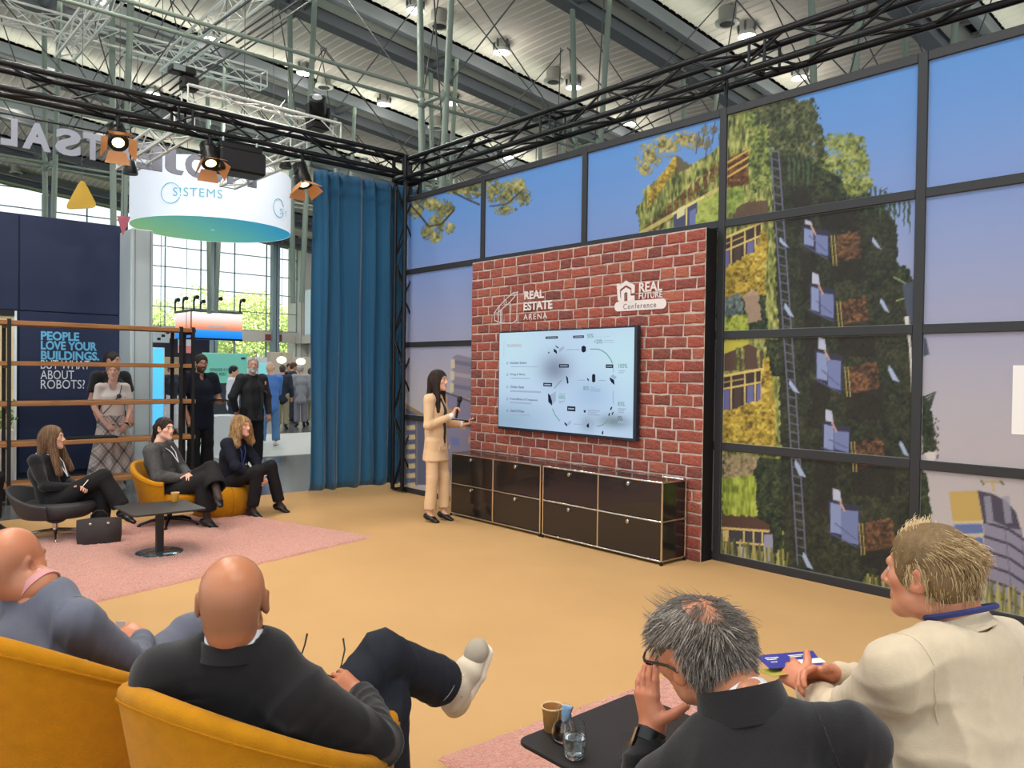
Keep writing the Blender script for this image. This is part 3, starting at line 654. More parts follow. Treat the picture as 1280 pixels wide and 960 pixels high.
for g in GX:
    along(RY0, RY1, [(g-.60, -.45), (g-.24, -.45), (g-.24, -.40), (g-.34, -.36), (g-.34, -.10), (g-.24, -.06), (g-.24, 0), (g-.60, 0)]).build('girder', m_gird, roof)
    along(RY0, RY1, [(g+.42, -.30), (g+.62, -.30), (g+.62, 0), (g+.42, 0)]).build('edge_beam', m_gird, roof)
    along(RY0, RY1, [(g-.23, -.16), (g+.14, -.12), (g+.14, -.06), (g-.23, -.06)]).build('soffit_strip', m_strip, roof)
    along(RY0, RY1, [(g+.14, -.04), (g+.42, -.04), (g+.42, .02), (g+.14, .02)]).build('grating_back', m_void, roof)
    bars = MB()
    for y in np.arange(RY0, RY1, .62):
        bars.box((g+.13, y, zr(y)-.14), (g+.43, y+.09, zr(y)-.06))
    tag(bars.build('grating_bars', m_strip, roof), kind='stuff')
for a, b in zip(GX[:-1], GX[1:]):
    x0, x1 = a+.63, b-.61
    ys = np.arange(RY0, RY1, .24); V = []; pr = []
    for y in ys: pr += [(y, .085), (y+.03, .106), (y+.19, .106), (y+.22, .085)]
    xs = np.linspace(x0, x1, 5)
    for (y, dz) in pr:
        for t, x in zip(np.linspace(-1, 1, 5), xs): V.append((x, y, zr(y)+dz+.10*(1-t*t)-.02))
    n = len(pr)
    Fs = [(i*5+j, i*5+j+1, (i+1)*5+j+1, (i+1)*5+j) for i in range(n-1) for j in range(4)]
    raw('roof_panel', V, Fs, m_roof, roof)
dk = MB().add([(-48, RY0-1, zr(RY0-1)+.5), (14, RY0-1, zr(RY0-1)+.5), (14, RY1+1, zr(RY1+1)+.5), (-48, RY1+1, zr(RY1+1)+.5)], [(0, 1, 2, 3)]).build('roof_sun_block', m_void, roof)  # unseen sheet added above the roof to keep sun out of the gaps
# linear uplights lying along the girders wash the white sheets
for g in GX[2:9]:
    for k in range(5):
        y = -3+k*7.5
        o = lamp('uplight', 'AREA', (g+.95, y, zr(y)-.50), 20 if g > -20 else 30, (.88, 1.0, .84)); o.data.shape = 'RECTANGLE'; o.data.size = .2; o.data.size_y = 7.0; o.rotation_euler = (math.pi-.1, -.35, 0)
# hanging struts in pairs under the girders, purlin tubes and ties
for gi, g in enumerate(GX[4:8]):
    for i, y in enumerate([(.2, 4.2, 8.2, 12.2, 16.2, 20.2), (.2, 4.4, 8.2, 12.2, 16.2), (8.25, 12.3, 16.3), (12.9, 16.9)][gi]):
        zt = zr(y); zn = 6.55; zb = 3.2
        bar('strut', (g-.42, y, zt-.44), (g-.12, y, zb), .06, m_strut, roof, 10)
        bar('strut', (g+.52, y+.15, zt-.29), (g+.22, y+.05, zb), .06, m_strut, roof, 10)
        bar('cross_tube', (g-.40, y, zt-.28), (g+.48, y+.1, zt-.22), .10, m_gird, roof, 10)
        bar('node_tube', (g-.3, y, zn), (g+.4, y+.05, zn), .035, m_strut, roof)
        MB().ell((g-.24, y, zn), (.10, .10, .10), 10, 8).build('node', m_strut, roof, True)
        MB().ell((g+.32, y+.07, zn), (.10, .10, .10), 10, 8).build('node', m_strut, roof, True)
        for (dx, dy) in ((2.5, 2.05), (2.5, -2.05), (-2.5, 2.05), (-2.5, -2.05)):
            bar('tie_cable', (g+(.3 if dx > 0 else -.25), y, zn), (g+dx, y+dy, zr(y+dy)+.1), .014, m_cable, roof, 6)
        bar('tie_cable', (g-.4, y, zt-.4), (g-.2, y+4.0, zn), .013, m_cable, roof, 6)
    for dx in (-.24, .32):
        bar('purlin_tube', (g+dx, -4 if g < -8 else 12.6, 6.55), (g+dx, 24, 6.55), .033, m_strut, roof)
for g0, g1 in zip(GX[4:7], GX[5:8]):
    for y in (4.2, 12.2): 
        bar('tie_rod', (g0, y, 6.55), (g1, y+4.1, zr(y)-.5), .018, m_cable, roof, 6); bar('tie_rod', (g0, y+.5, 6.55), (g1, y+4.6, zr(y)-.5), .018, m_cable, roof, 6)
# tree columns that carry the struts down to the floor
for g in (GX[4]+.05, GX[5]+.05):
    for y in (.2, 12.2):
        MB().lathe([(.24, 0), (.24, .05), (.16, .08), (.16, 3.05), (.3, 3.15), (.3, 3.25)], (g, y, -.012), 16).build('column', m_strut, roof, True)
# far-away hall sides: back wall behind the mural side stays open under the roof, end wall is glazed
# ------------------------------------------------------------------ round roof lamps and vents
m_lampr = mat('lamp_rim', (206, 206, 200), 0.3)
m_lampg = mat('lamp_glow', (255, 255, 250), 0.4, emit=(255, 252, 240), estr=6.0)
def roof_lamp(px, py, lab):
    p = roof_hit(px, py, -.12)
    t = thing('roof_lamp', p, lab, 'lamp', 'round lamps on the hall roof')
    MB().lathe([(.08, .18), (.16, .14), (.22, .03), (.215, 0), (.19, .02), (.16, .05)], p, 20).build('rim', m_lampr, t, True)
    MB().lathe([(.188, .03), (.16, -.01), (.08, -.03), (.02, -.035)], p, 20).build('diffuser', m_lampg, t, True)
    for k in range(5): 
        a = k*1.26; MB().lathe([(.02, .05), (.035, .15), (.02, .3)], p+np.array((.2*math.cos(a), .2*math.sin(a), .04)), 6).build('clip', m_gird, t)
    lamp('roof_lamp_light', 'POINT', tuple(p-np.array((0, 0, .45))), 22, (1, .97, .88), None, .2)
for px, py, lab in [(519, 14, 'round roof lamp at the top edge between the paired green struts and the roof vent'), (627, 66, 'round roof lamp right of the paired green struts'), (564, 130, 'small round roof lamp just right of the paired green struts, lower than the tubes'),
        (480, 131, 'small round roof lamp left of the paired green struts, crossed by a tie rod'), (380, 92, 'round roof lamp above the moving light, left of the roof vent'), (1000, 98, 'round roof lamp just above the printed green building'), (934, 46, 'round roof lamp seen right behind the black truss at the right'),
        (787, 155, 'round roof lamp in the gap between black truss and printed wall, right one'), (717, 110, 'round roof lamp beside a strut above the brick wall'), (264, 50, 'round roof lamp between the two crosswise silver trusses'), (65, 83, 'round roof lamp nearest the left edge above the black truss'),
        (130, 3, 'round roof lamp touching the top edge near the left crosswise silver truss'), (191, 118, 'round roof lamp hidden partly by the left black truss below the green struts'), (17, 135, 'round roof lamp at the left edge behind the grey letter L'), (125, 163, 'round roof lamp peeping above the grey letters S and T'),
        (455, 206, 'round roof lamp glimpsed through the black truss above the curtain'), (635, 197, 'round roof lamp in the gap below the black truss, left one')]: roof_lamp(px, py, lab)
m_vent = mat('vent_grey', (150, 148, 138), 0.5)
for px, py, lab in [(549, 30, 'round grey air outlet between the paired green struts near the top edge'), (405, 107, 'round grey air outlet above the moving light'), (545, 158, 'round grey air outlet just above the truss corner'), (692, 100, 'round grey air outlet beside a strut above the brick wall'), (909, 27, 'round grey air outlet at the upper right above the black truss'), (55, 197, 'round grey air outlet behind the grey letters A and S'), (20, 215, 'round grey air outlet behind the grey letter L')]:
    p = roof_hit(px, py, -.15)
    t = thing('roof_vent', p, lab, 'air vent', 'round air outlets under the roof')
    MB().lathe([(.20, .3), (.20, .02), (.27, 0), (.27, -.05), (.2, -.06)], p, 16).build('duct', m_vent, t, True)
    MB().lathe([(.17, -.065), (.05, -.07)], p, 16).build('grille', m_void, t)

# ------------------------------------------------------------------ trusses
m_tb = mat('truss_black', (26, 27, 30), 0.35, metal=.4)
m_ts = mat('truss_silver', (222, 222, 214), 0.4, metal=.25)
def truss(name, p0, p1, m, label, w=.24, rc=.030, rb=.012, pitch=.5, sidev=None, cat='truss', group=None, ends=True, plates=()):
    p0 = np.array(p0, float); p1 = np.array(p1, float); L = np.linalg.norm(p1-p0); d = (p1-p0)/L
    s = np.array(sidev, float) if sidev is not None else np.cross((0, 0, 1.0), d); s /= np.linalg.norm(s); u = np.cross(d, s)
    t = thing(name, (p0+p1)/2, label, cat, group)
    cs = [p0+s*a*w/2+u*b*w/2 for (a, b) in ((-1, -1), (1, -1), (1, 1), (-1, 1))]
    for c in cs: bar('chord', c, c+d*L, rc, m, t, 10)
    n = max(2, int(round(L/pitch))); q = L/n
    for k in range(n):
        for j in range(4):
            a, b = cs[j], cs[(j+1) % 4]
            if (k+j) % 2: a, b = b, a
            bar('brace', a+d*(q*k+.02), b+d*(q*(k+1)-.02), rb, m, t, 6)
    pos = ([0, L] if ends else [])+list(plates)
    for e in pos:
        for j in range(4): bar('end_strut', cs[j]+d*e, cs[(j+1) % 4]+d*e, rb*1.2, m, t, 6)
    return t
ZT = 4.45
truss('truss', (-9.12, -1.2, ZT+.04), (-9.12, 5.95, ZT+.03), m_tb, 'black box truss along the left side of the stage carrying the spotlights', plates=(1.6, 1.75, 4.2, 4.35))
truss('truss', (-8.95, 6.12, ZT-.02), (4.2, 6.12, ZT-.02), m_tb, 'black box truss running above the printed wall', plates=(2.6, 2.75, 5.2, 5.35, 8, 8.15))
truss('truss', (-9.14, 6.13, 0.03), (-9.14, 6.13, 4.28), m_tb, 'black upright truss tower in the corner beside the blue curtain', w=.24, sidev=(1, 0, 0))
cb = thing('truss_corner', (-9.1, 6.1, 4.45), 'black corner block joining the two stage trusses above the tower', 'truss block')
for dx in (-.14, .14):
    for dy in (-.14, .14): bar('chord', (-9.1+dx, 6.1+dy, 4.29), (-9.1+dx, 6.1+dy, 4.6), .026, m_tb, cb)
for z in (4.30, 4.58):
    for dx in (-.14, .14): bar('chord', (-9.1+dx, 5.94, z), (-9.1+dx, 6.26, z), .024, m_tb, cb); bar('chord', (-9.26, 6.1+dx, z), (-8.94, 6.1+dx, z), .024, m_tb, cb)
MB().box((-9.36, 5.92, 0), (-8.92, 6.34, .02), .004).build('base_plate', m_tb, cb) if False else None
# vertical drops of the truss onto the mural posts
for k in (3,):
    x = X0+WP*k; bar('truss_drop', (x, 6.12, 4.07), (x, 6.12, 4.33), .02, m_tb, wall)
# silver trusses hung from the roof behind the left truss
a = at(231, 121, x=-9.95); b = at(421, 169, x=-9.95)
truss('truss', (-9.95, a[1], 5.02), (-9.95, b[1], 5.0), m_ts, 'short silver truss lying just above the black left truss', w=.22, rc=.02, rb=.009, pitch=.36)
truss('truss', (-10.1, a[1]+.05, 4.72), (-12.6, a[1]+.05, 4.72), m_ts, 'silver truss running away from under the short silver truss, left of the hanging letters', w=.24, rc=.02, rb=.009)
truss('truss', (-10.1, b[1]-.5, 4.72), (-12.6, b[1]-.5, 4.72), m_ts, 'silver truss running away beside the blue curtain top', w=.24, rc=.02, rb=.009)
a = at(-40, 2, x=-17.0); b = at(330, 98, x=-17.0)
truss('truss', (-17, a[1], a[2]), (-17, b[1], a[2]), m_ts, 'long thin silver truss high under the roof at the upper left', w=.34, rc=.025, rb=.010, pitch=.5)
zz = a[2]+.28
for (px, py, lab) in ((82, 62, 'silver truss hung crosswise, nearer the left edge of the roof'), (212, 80, 'silver truss hung crosswise, longer and right of its twin')):
    e = at(px, py, x=-17.1); truss('truss', (-17.2, e[1], e[2]), (-6.5, e[1], e[2]), m_ts, lab, w=.30, rc=.028, rb=.010, pitch=.5, group=None)

# ------------------------------------------------------------------ curtain
m_cur = mat('curtain_blue', (34, 86, 120), 0.85, bump=.15, bscale=400, sheen=.4, spec=.2)
ys = np.linspace(4.86, 6.95, 300); zs = np.linspace(.075, 4.30, 40)
def fold(y, t):
    a = .045+.02*(1-t)
    ph = 2*math.pi*(y/.235)+1.1*np.sin(y*5.1)+.8*np.sin(y*11)
    return a*np.sin(ph)*(.55+.45*np.sin(y*3.3+1)**2)+.018*np.sin(2*ph+1+t*2)+.012*np.sin(y*37+t*3)*(1-t)
V = np.array([(-9.42+fold(y, (z-.07)/4.23)-.03*(z < .08), y+.01*math.sin(z*2+y*9), z+(.012*math.sin(y*19)-.0 if z < .2 else 0)) for z in zs for y in ys])
i = (np.arange(39)[:, None]*300+np.arange(299)[None]).ravel()
cu = raw('curtain', V, np.stack([i, i+1, i+301, i+300], 1), m_cur, None, True)
md = cu.modifiers.new('thickness', 'SOLIDIFY'); md.thickness = .004
tag(cu, 'long blue curtain hanging in folds from the left truss', 'curtain')

# ------------------------------------------------------------------ stage lights and speaker on the left truss
m_lblk = mat('lamp_black', (24, 23, 22), 0.4, metal=.3)
m_orange = mat('barn_door_lit', (206, 146, 92), 0.45)  # warm lamplight is put into the barn door colour
m_glow = mat('lens_glow', (255, 236, 190), 0.3, emit=(255, 226, 160), estr=3.2)
m_steel = mat('steel', (176, 176, 172), 0.3, metal=.9)
def fresnel(p, aim, label, power=70):
    p = np.array(p, float); aim = np.array(aim, float); d = aim-p; d /= np.linalg.norm(d)
    s = np.cross(d, (0, 0, 1.0)); s /= np.linalg.norm(s); u = np.cross(s, d)
    t = thing('stage_spotlight', p, label, 'spotlight')
    MB().lathe([(.05, -.20), (.085, -.18), (.09, -.05), (.10, 0), (.105, .10), (.10, .11), (.085, .10)], p, 20, d).build('housing', m_lblk, t, True)
    MB().lathe([(.082, .085), (.06, .10), (.03, .108), (.005, .11)], p, 20, d).build('lens', m_glow, t, True)
    ht = np.array((p[0], p[1], 4.33))
    for k in (-1, 1): bar('yoke_arm', p+s*k*.125, ht+s*k*.03-np.array((0, 0, .10)), .011, m_lblk, t)
    bar('yoke_arm', ht+s*.03-np.array((0, 0, .10)), ht-s*.03-np.array((0, 0, .10)), .011, m_lblk, t)
    bar('pivot', p-s*.13, p+s*.13, .014, m_steel, t); bar('clamp', ht-np.array((0, 0, .12)), ht+np.array((0, 0, .02)), .022, m_lblk, t)
    f0 = p+d*.11
    for (e, w_, hh, tilt) in ((u, s, .13, .75), (-u, s, .13, .75), (s, u, .13, .55), (-s, u, .13, .55)):
        b0 = f0+e*.10; o_ = d*math.cos(tilt)+e*math.sin(tilt)
        MB().prism([b0-w_*.085, b0+w_*.085, b0+w_*.12+o_*hh, b0-w_*.12+o_*hh], e*.003).build('barn_door', m_orange, t)
    cpts = [ht+np.array((0, .1, .05)), ht+np.array((.03, .12, -.12)), p-d*.2+np.array((0, 0, -.02)), p-d*.19]
    MB().tube(cpts, .006, 6).build('cable', m_lblk, t, True)
    lamp('spot_light', 'SPOT', tuple(p+d*.16), power, WARM, tuple(aim), .06, 62, .8)
fresnel(at(147, 172, x=-9.02), (-5.6, 1.8, .6), 'lit barn door spotlight furthest left on the black truss', 90)
fresnel(at(262, 196, x=-9.02), (-6.8, 3.2, .4), 'barn door spotlight beside the black speaker, turned to the stage', 90)
fresnel(at(378, 222, x=-9.06), (-7.6, 4.8, .2), 'tilted barn door spotlight next to the top of the blue curtain', 60)
p = at(300, 204, x=-9.0)
t = thing('hanging_speaker', p, 'black box loudspeaker hanging under the left truss', 'speaker')
MB().box((p[0]-.2, p[1]-.27, p[2]-.13), (p[0]+.12, p[1]+.27, p[2]+.13), .02).build('cabinet', m_lblk, t)
MB().box((p[0]+.12, p[1]-.25, p[2]-.11), (p[0]+.128, p[1]+.25, p[2]+.11), .003).build('grille', mat('grille_dark', (34, 32, 36), .8, bump=.5, bscale=500), t)
MB().box((p[0]-.14, p[1]-.25, p[2]+.135), (p[0]+.06, p[1]+.25, p[2]+.21), .01).build('bracket', m_lblk, t)
for s in (-.2, .2): bar('clamp', (p[0], p[1]+s, p[2]+.2), (p[0], p[1]+s, 4.36), .016, m_steel, t)
# lamps standing on the silver truss, little lamp below
def movinghead(p, label, s=1.0, lean=0.0):
    t = thing('moving_light', p, label, 'spotlight'); p = np.array(p, float)
    MB().box(p+np.array((-.11, -.13, 0))*s, p+np.array((.11, .13, .10))*s, .015).build('base', m_lblk, t)
    for k in (-1, 1): MB().box(p+np.array((-.05, k*.15-.02, .09))*s, p+np.array((.05, k*.15+.02, .34))*s, .012).build('yoke', m_lblk, t)
    MB().lathe([(.07, -.16), (.12, -.12), (.125, .05), (.11, .16), (.09, .17)], p+np.array((0, 0, .30))*s, 16, (.5, -.3, .5+lean)).build('head', m_lblk, t, True)
    MB().lathe([(.085, .165), (.04, .18), (.005, .182)], p+np.array((0, 0, .30))*s, 16, (.5, -.3, .5+lean)).build('lens', mat('lens_dark', (150, 156, 160), .1), t, True)
movinghead(at(397, 163, x=-9.95), 'black moving light standing on the right end of the short silver truss')
p = at(233, 112, x=-9.95); t = thing('stage_camera', p, 'black boxy spotlight on a stand at the left end of the short silver truss', 'spotlight')
MB().box(p+np.array((-.10, -.06, 0)), p+np.array((.06, .14, .17)), .02).build('base', m_lblk, t)
MB().box(p+np.array((-.10, -.20, .17)), p+np.array((.08, .10, .27)), .02).build('head', m_lblk, t); MB().box(p+np.array((.08, -.18, .185)), p+np.array((.088, -.04, .255))).build('lens', mat('lens_grey', (120, 130, 128), .2), t)
bar('stay', p+np.array((0, -.05, .1)), p+np.array((.05, -.22, -.08)), .012, m_lblk, t)
for (px, py, lab) in ((357, 205, 'small dark lamp hanging left of the curtain top'), (163, 212, 'small dark lamp hanging among the grey letters')):
    p = at(px, py, x=-10.6); t = thing('hanging_lamp', p, lab, 'spotlight')
    MB().lathe([(.03, .12), (.05, .1), (.09, -.04), (.085, -.06)], p, 14).build('shade', m_lblk, t, True); MB().lathe([(.07, -.05), (.01, -.055)], p, 12).build('lens', m_lampg, t); bar('stem', p+np.array((0, 0, .1)), (p[0], p[1], 4.66), .01, m_lblk, t)

# ------------------------------------------------------------------ grey letters seen from behind
m_let = mat('letter_grey', (150, 152, 166), 0.6)
sign = thing('hanging_sign', (-12, 3.4, 4.7), 'row of big grey letters hung on a line, seen from behind in mirror writing', 'sign')
# read from the photograph's right end to the left: P R O J E K T S A L (O N)
for ch, px0, px1, py in (('P', 291, 321, 237), ('R', 266, 292, 231), ('O', 232, 264, 222.5), ('J', 207, 230, 217), ('E', 171, 203, 214), ('K', 132, 168, 208), ('T', 104, 128, 201), ('S', 69, 101, 195), ('A', 28, 64, 187), ('L', 1, 22, 182), ('O', -42, -8, 176)):
    a = at(px0, py, x=-12); b = at(px1, py, x=-12)
    text('letter', ch, (-12, b[1], 4.53), (0, -1, 0), (0, 0, 1), w=b[1]-a[1], h=.36, m=m_let, parent=sign, bold=.045, depth=.03)
bar('support_bar', (-12.03, 0.2, 4.94), (-12.03, 5.3, 4.94), .012, m_tb, sign)
for y in (1.2, 3.2, 5.0): bar('support_wire', (-12.03, y, 4.94), (-12.03, y, zr(y)-.2), .006, m_cable, sign)

def glow_print(m, e):
    nt = m.node_tree; b = nt.nodes['Principled BSDF']; a = [n for n in nt.nodes if n.type == 'ATTRIBUTE'][0]
    nt.links.new(a.outputs['Color'], b.inputs['Emission Color']); b.inputs['Emission Strength'].default_value = e
# ------------------------------------------------------------------ round hanging banner
cc = at(266, 262, d=17.0); cr, z0, z1 = 1.63, 4.66, 5.86
bn = thing('round_banner', (cc[0], cc[1], z0), 'big white drum banner with a pale blue logo and a green to blue underside', 'banner')
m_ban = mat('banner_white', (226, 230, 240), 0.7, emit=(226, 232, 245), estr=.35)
n = 64; th = np.linspace(0, 2*math.pi, n, endpoint=False)
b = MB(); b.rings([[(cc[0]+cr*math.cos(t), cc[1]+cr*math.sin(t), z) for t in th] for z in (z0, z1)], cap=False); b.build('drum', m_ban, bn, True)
gx, gy = np.meshgrid(np.linspace(-1, 1, 41), np.linspace(0, 1, 3)); V = []; Fs = []
R = np.linspace(0.02, 1, 8); V = np.array([(cc[0]+cr*r*math.cos(t), cc[1]+cr*r*math.sin(t), z0+.01) for r in R for t in th])
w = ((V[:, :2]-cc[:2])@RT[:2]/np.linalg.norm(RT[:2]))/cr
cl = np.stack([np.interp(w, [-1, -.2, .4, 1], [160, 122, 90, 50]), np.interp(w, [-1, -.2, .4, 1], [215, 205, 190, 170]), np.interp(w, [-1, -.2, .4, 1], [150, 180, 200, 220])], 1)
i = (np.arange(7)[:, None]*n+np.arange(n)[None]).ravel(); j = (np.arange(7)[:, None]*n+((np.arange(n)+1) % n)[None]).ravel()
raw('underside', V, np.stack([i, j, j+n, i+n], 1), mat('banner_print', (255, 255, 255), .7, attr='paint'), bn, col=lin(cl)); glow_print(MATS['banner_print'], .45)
m_cy = mat('banner_logo', (120, 196, 214), .6)
def on_drum(px, py):
    r = ray(px, py); o = CAMP-np.array((cc[0], cc[1], 0)); a = r[0]**2+r[1]**2; bb = o[0]*r[0]+o[1]*r[1]; c_ = o[0]**2+o[1]**2-(cr+.012)**2
    t = (-bb-math.sqrt(max(0, bb*bb-a*c_)))/a; q = CAMP+r*t; return math.atan2(q[1]-cc[1], q[0]-cc[0]), q[2]
def drum_text(body, p0, p1, h, m, bold=0.0):
    V, Fs = text_mesh(body, bold, .0, 1.15); lo, hi = V.min(0), V.max(0)
    a0, za = on_drum(*p0); a1, zb = on_drum(*p1)
    u = (V[:, 0]-lo[0])/(hi[0]-lo[0]); v = (V[:, 1]-lo[1])/(hi[1]-lo[1]); A = a0+(a1-a0)*u
    P = np.stack([cc[0]+(cr+.01)*np.cos(A), cc[1]+(cr+.01)*np.sin(A), za+v*h], 1); raw('logo_lettering', P, Fs, m, bn)
drum_text('S!STEMS', (216, 245), (278, 249), .17, m_cy, .0); drum_text('S!', (350, 267), (358, 269), .12, m_cy, .0)
for (px, py, rr_) in ((213, 241, .20), (349, 260, .19)):
    a0, za = on_drum(px, py); P = [(cc[0]+(cr+.008)*math.cos(a0+rr_*math.cos(t)/cr), cc[1]+(cr+.008)*math.sin(a0+rr_*math.cos(t)/cr), za+rr_*math.sin(t)) for t in np.linspace(.3, 2*math.pi-.4, 40)]
    MB().tube(P, .008, 5).build('logo_ring', m_cy, bn)
for t in (0.5, 2.6, 4.7): bar('wire', (cc[0]+cr*.98*math.cos(t), cc[1]+cr*.98*math.sin(t), z1), (cc[0]+cr*.9*math.cos(t), cc[1]+cr*.9*math.sin(t), zr(cc[1])), .006, m_cable, bn)

# hanging shapes
p0 = at(102, 222, x=-12.9); pa = at(80, 262, x=-12.9); pb = at(122, 260, x=-12.9)
pts = []
tri = [p0, pb, pa]
for i in range(3):
    A, B, Cc = tri[i-1], tri[i], tri[(i+1) % 3]
    q0 = B+(A-B)*.22; q1 = B+(Cc-B)*.22
    for s in np.linspace(0, 1, 6): pts.append((1-s)**2*q0+2*s*(1-s)*B+s*s*q1)
t = thing('hanging_triangle', p0, 'golden rounded triangle board hanging above the dark blue booth', 'hanging decoration')
MB().prism(pts, (.04, 0, 0)).build('board', mat('gold_board', (206, 166, 62), .5), t); bar('wire', p0+np.array((.02, 0, -.05)), (p0[0]+.02, p0[1], zr(p0[1])), .005, m_cable, t)
q = [at(146, 270, x=-13.0), at(163, 271, x=-13.0), at(153.5, 295, x=-13.0)]
t = thing('pennant', q[0], 'small pink pointed pennant at the corner of the dark blue booth', 'pennant')
MB().prism(q, (.01, 0, 0)).build('cloth', mat('pennant_pink', (196, 110, 124), .8), t); bar('wire', (q[0]+q[1])/2, tuple((q[0]+q[1])/2+np.array((0, 0, 2.2))), .004, m_cable, t)

# ------------------------------------------------------------------ dark blue booth wall with its claim
m_navy = mat('booth_navy', (36, 46, 78), 0.65, var=.08, vscale=.8)
BWX = -13.7
bo = thing('booth_wall', (BWX-.2, 1.5, 0), 'tall dark blue booth wall reading people love your buildings', 'booth wall')
y1 = at(157, 400, x=BWX)[1]; y0 = -3.0; zt = at(0, 264, x=BWX)[2]; ym = at(24, 330, x=BWX)[1]; zj = at(80, 391, x=BWX)[2]
MB().box((BWX-.5, y0, 0), (BWX-.02, y1, zt)).build('core', mat('booth_dark', (22, 28, 48), .7), bo)
for (ya, yb) in ((y0, ym-.008), (ym+.008, y1)):
    for (za, zb) in ((0.06, zj-.008), (zj+.008, zt)): MB().box((BWX-.02, ya, za), (BWX, yb, zb), .004).build('panel', m_navy, bo)
for (za, zb) in ((0.06, zj-.008), (zj+.008, zt)): MB().box((BWX-.3, y1, za), (BWX-.0, y1+.02, zb)).build('panel', mat('booth_side', (28, 32, 50), .6), bo)
m_cyan = mat('claim_cyan', (110, 190, 232), .5); m_wht = mat('claim_white', (224, 228, 236), .5)
for body, x0_, x1_, yb, m, bold in (('PEOPLE', 51, 99, 425, m_cyan, .035), ('LOVE YOUR', 51, 121, 437, m_cyan, .035), ('BUILDINGS.', 51, 124, 449.5, m_cyan, .035), ('BUT WHAT', 51, 112, 461, m_wht, .0), ('ABOUT', 50.5, 92.5, 474, m_wht, .0), ('ROBOTS?', 51, 106, 486, m_wht, .0)):
    a = at(x0_, yb, x=BWX+.003); b = at(x1_, yb, x=BWX+.003)
    text('claim_lettering', body, a, (0, 1, 0), (0, 0, 1), w=b[1]-a[1], h=.137, m=m, parent=bo, bold=bold)
# cream booth at the far left edge
cw = thing('cream_booth', (-12.9, .2, 0), 'cream lit booth wall with upright boards at the left edge', 'booth wall')
m_cream = mat('cream_board', (226, 206, 160), .6)
ye = at(20.5, 470, x=-12.6)[1]; ztc = at(10, 390, x=-12.6)[2]
for k in range(9):
    b_ = ye-.03-k*.21; MB().box((-12.75, b_-.20, 0), (-12.6, b_, ztc-.05), .006).build('board', m_cream, cw)
MB().box((-12.78, ye-.03, 0), (-12.58, ye, ztc+.02)).build('edge_trim', mat('trim_white', (226, 240, 246), .5), cw)
MB().box((-12.8, ye-2.0, ztc-.05), (-12.57, ye-.03, ztc+.03)).build('cap', m_tb, cw)
pp_ = at(5, 545, x=-12.35); t = thing('planter', (pp_[0], pp_[1], 0), 'white planter with a small green plant at the left edge behind the rack', 'plant')
MB().box((pp_[0]-.14, pp_[1]-.3, 0), (pp_[0]+.14, pp_[1]+.10, .82), .01).build('box', mat('planter_white', (214, 208, 196), .6), t)
r_ = np.random.default_rng(5); b_ = MB()
for k in range(60):
    c_ = np.array((pp_[0]+r_.normal()*.07, pp_[1]-.08+r_.normal()*.11, .82+abs(r_.normal())*.17)); a_ = nrm_(r_.normal(size=3)); d_ = nrm_(np.cross(a_, r_.normal(size=3))); b_.prism([c_-a_*.05, c_+d_*.025, c_+a_*.05, c_-d_*.025], np.cross(a_, d_)*.002)
tag(b_.build('foliage', mat('plant_green', (96, 132, 70), .6), t), kind='stuff')
# white pillar
pl = thing('pillar', (-13.3, 4.0, 0), 'pale grey square pillar between the dark booth and the bright windows', 'pillar')
ya, yb = at(163, 450, x=-13.1)[1], at(191, 450, x=-13.1)[1]; zp = at(176, 286, x=-13.1)[2]
MB().box((-13.9, ya, 0), (-13.1, yb, zp), .02).build('shaft', mat('pillar_grey', (190, 200, 202), .6), pl)
for f_ in (.18, .86): y = ya+(yb-ya)*f_; MB().box((-13.1, y-.006, 0), (-13.094, y+.006, zp-.02)).build('joint', mat('joint_grey', (130, 138, 142), .6), pl)

# ------------------------------------------------------------------ wooden rack
m_plank = mat('plank_wood', (172, 118, 72), 0.7, var=.35, vscale=3, stretch=(10, 1, 10), bump=.2, bscale=20)
m_post = mat('rack_black', (22, 20, 20), .5)
rk = thing('shelf_rack', (-11.18, 2.0, 0), 'tall open rack of wooden planks on thin black posts', 'shelf')
for z in (2.19, 1.70, 1.21, .72, .22):
    MB().box((-11.38, -.6, z-.025), (-11.0, 3.92, z+.03), .006).build('plank', m_plank, rk)
for y in (-.3, 1.72, 3.88):
    for x in (-11.01, -11.36):
        for dy in ((0,) if y < 3 else (0, -.16)):
            MB().box((x-.02, y+dy-.02, 0), (x+.02, y+dy+.02, 2.235)).build('post', m_post, rk)
    for z in (2.15, 1.66, 1.17, .68, .18): MB().box((-11.37, y-.015, z-.015), (-11.0, y+.015, z+.012)).build('cross_bar', m_post, rk)
t = thing('tray', (-11.2, 2.75, .75), 'flat black tray lying on the rack plank behind the woman in black', 'tray'); MB().box((-11.32, 2.35, .751), (-11.06, 2.95, .775), .006).build('body', m_post, t)
t = thing('headset', (-11.2, 3.6, .75), 'small black headset on the rack plank beside the plaid skirt', 'headset')
MB().tube([(-11.2+.08*math.cos(a), 3.72+.08*math.sin(a), .757) for a in np.linspace(0, 4.4, 12)], .008, 6).build('band', m_post, t, True)
for s in (-.06, .08): MB().lathe([(.03, 0), (.035, .01), (.035, .035), (.02, .045)], (-11.2+s, 3.66-s*.5, .751), 12).build('ear_pad', m_post, t, True)

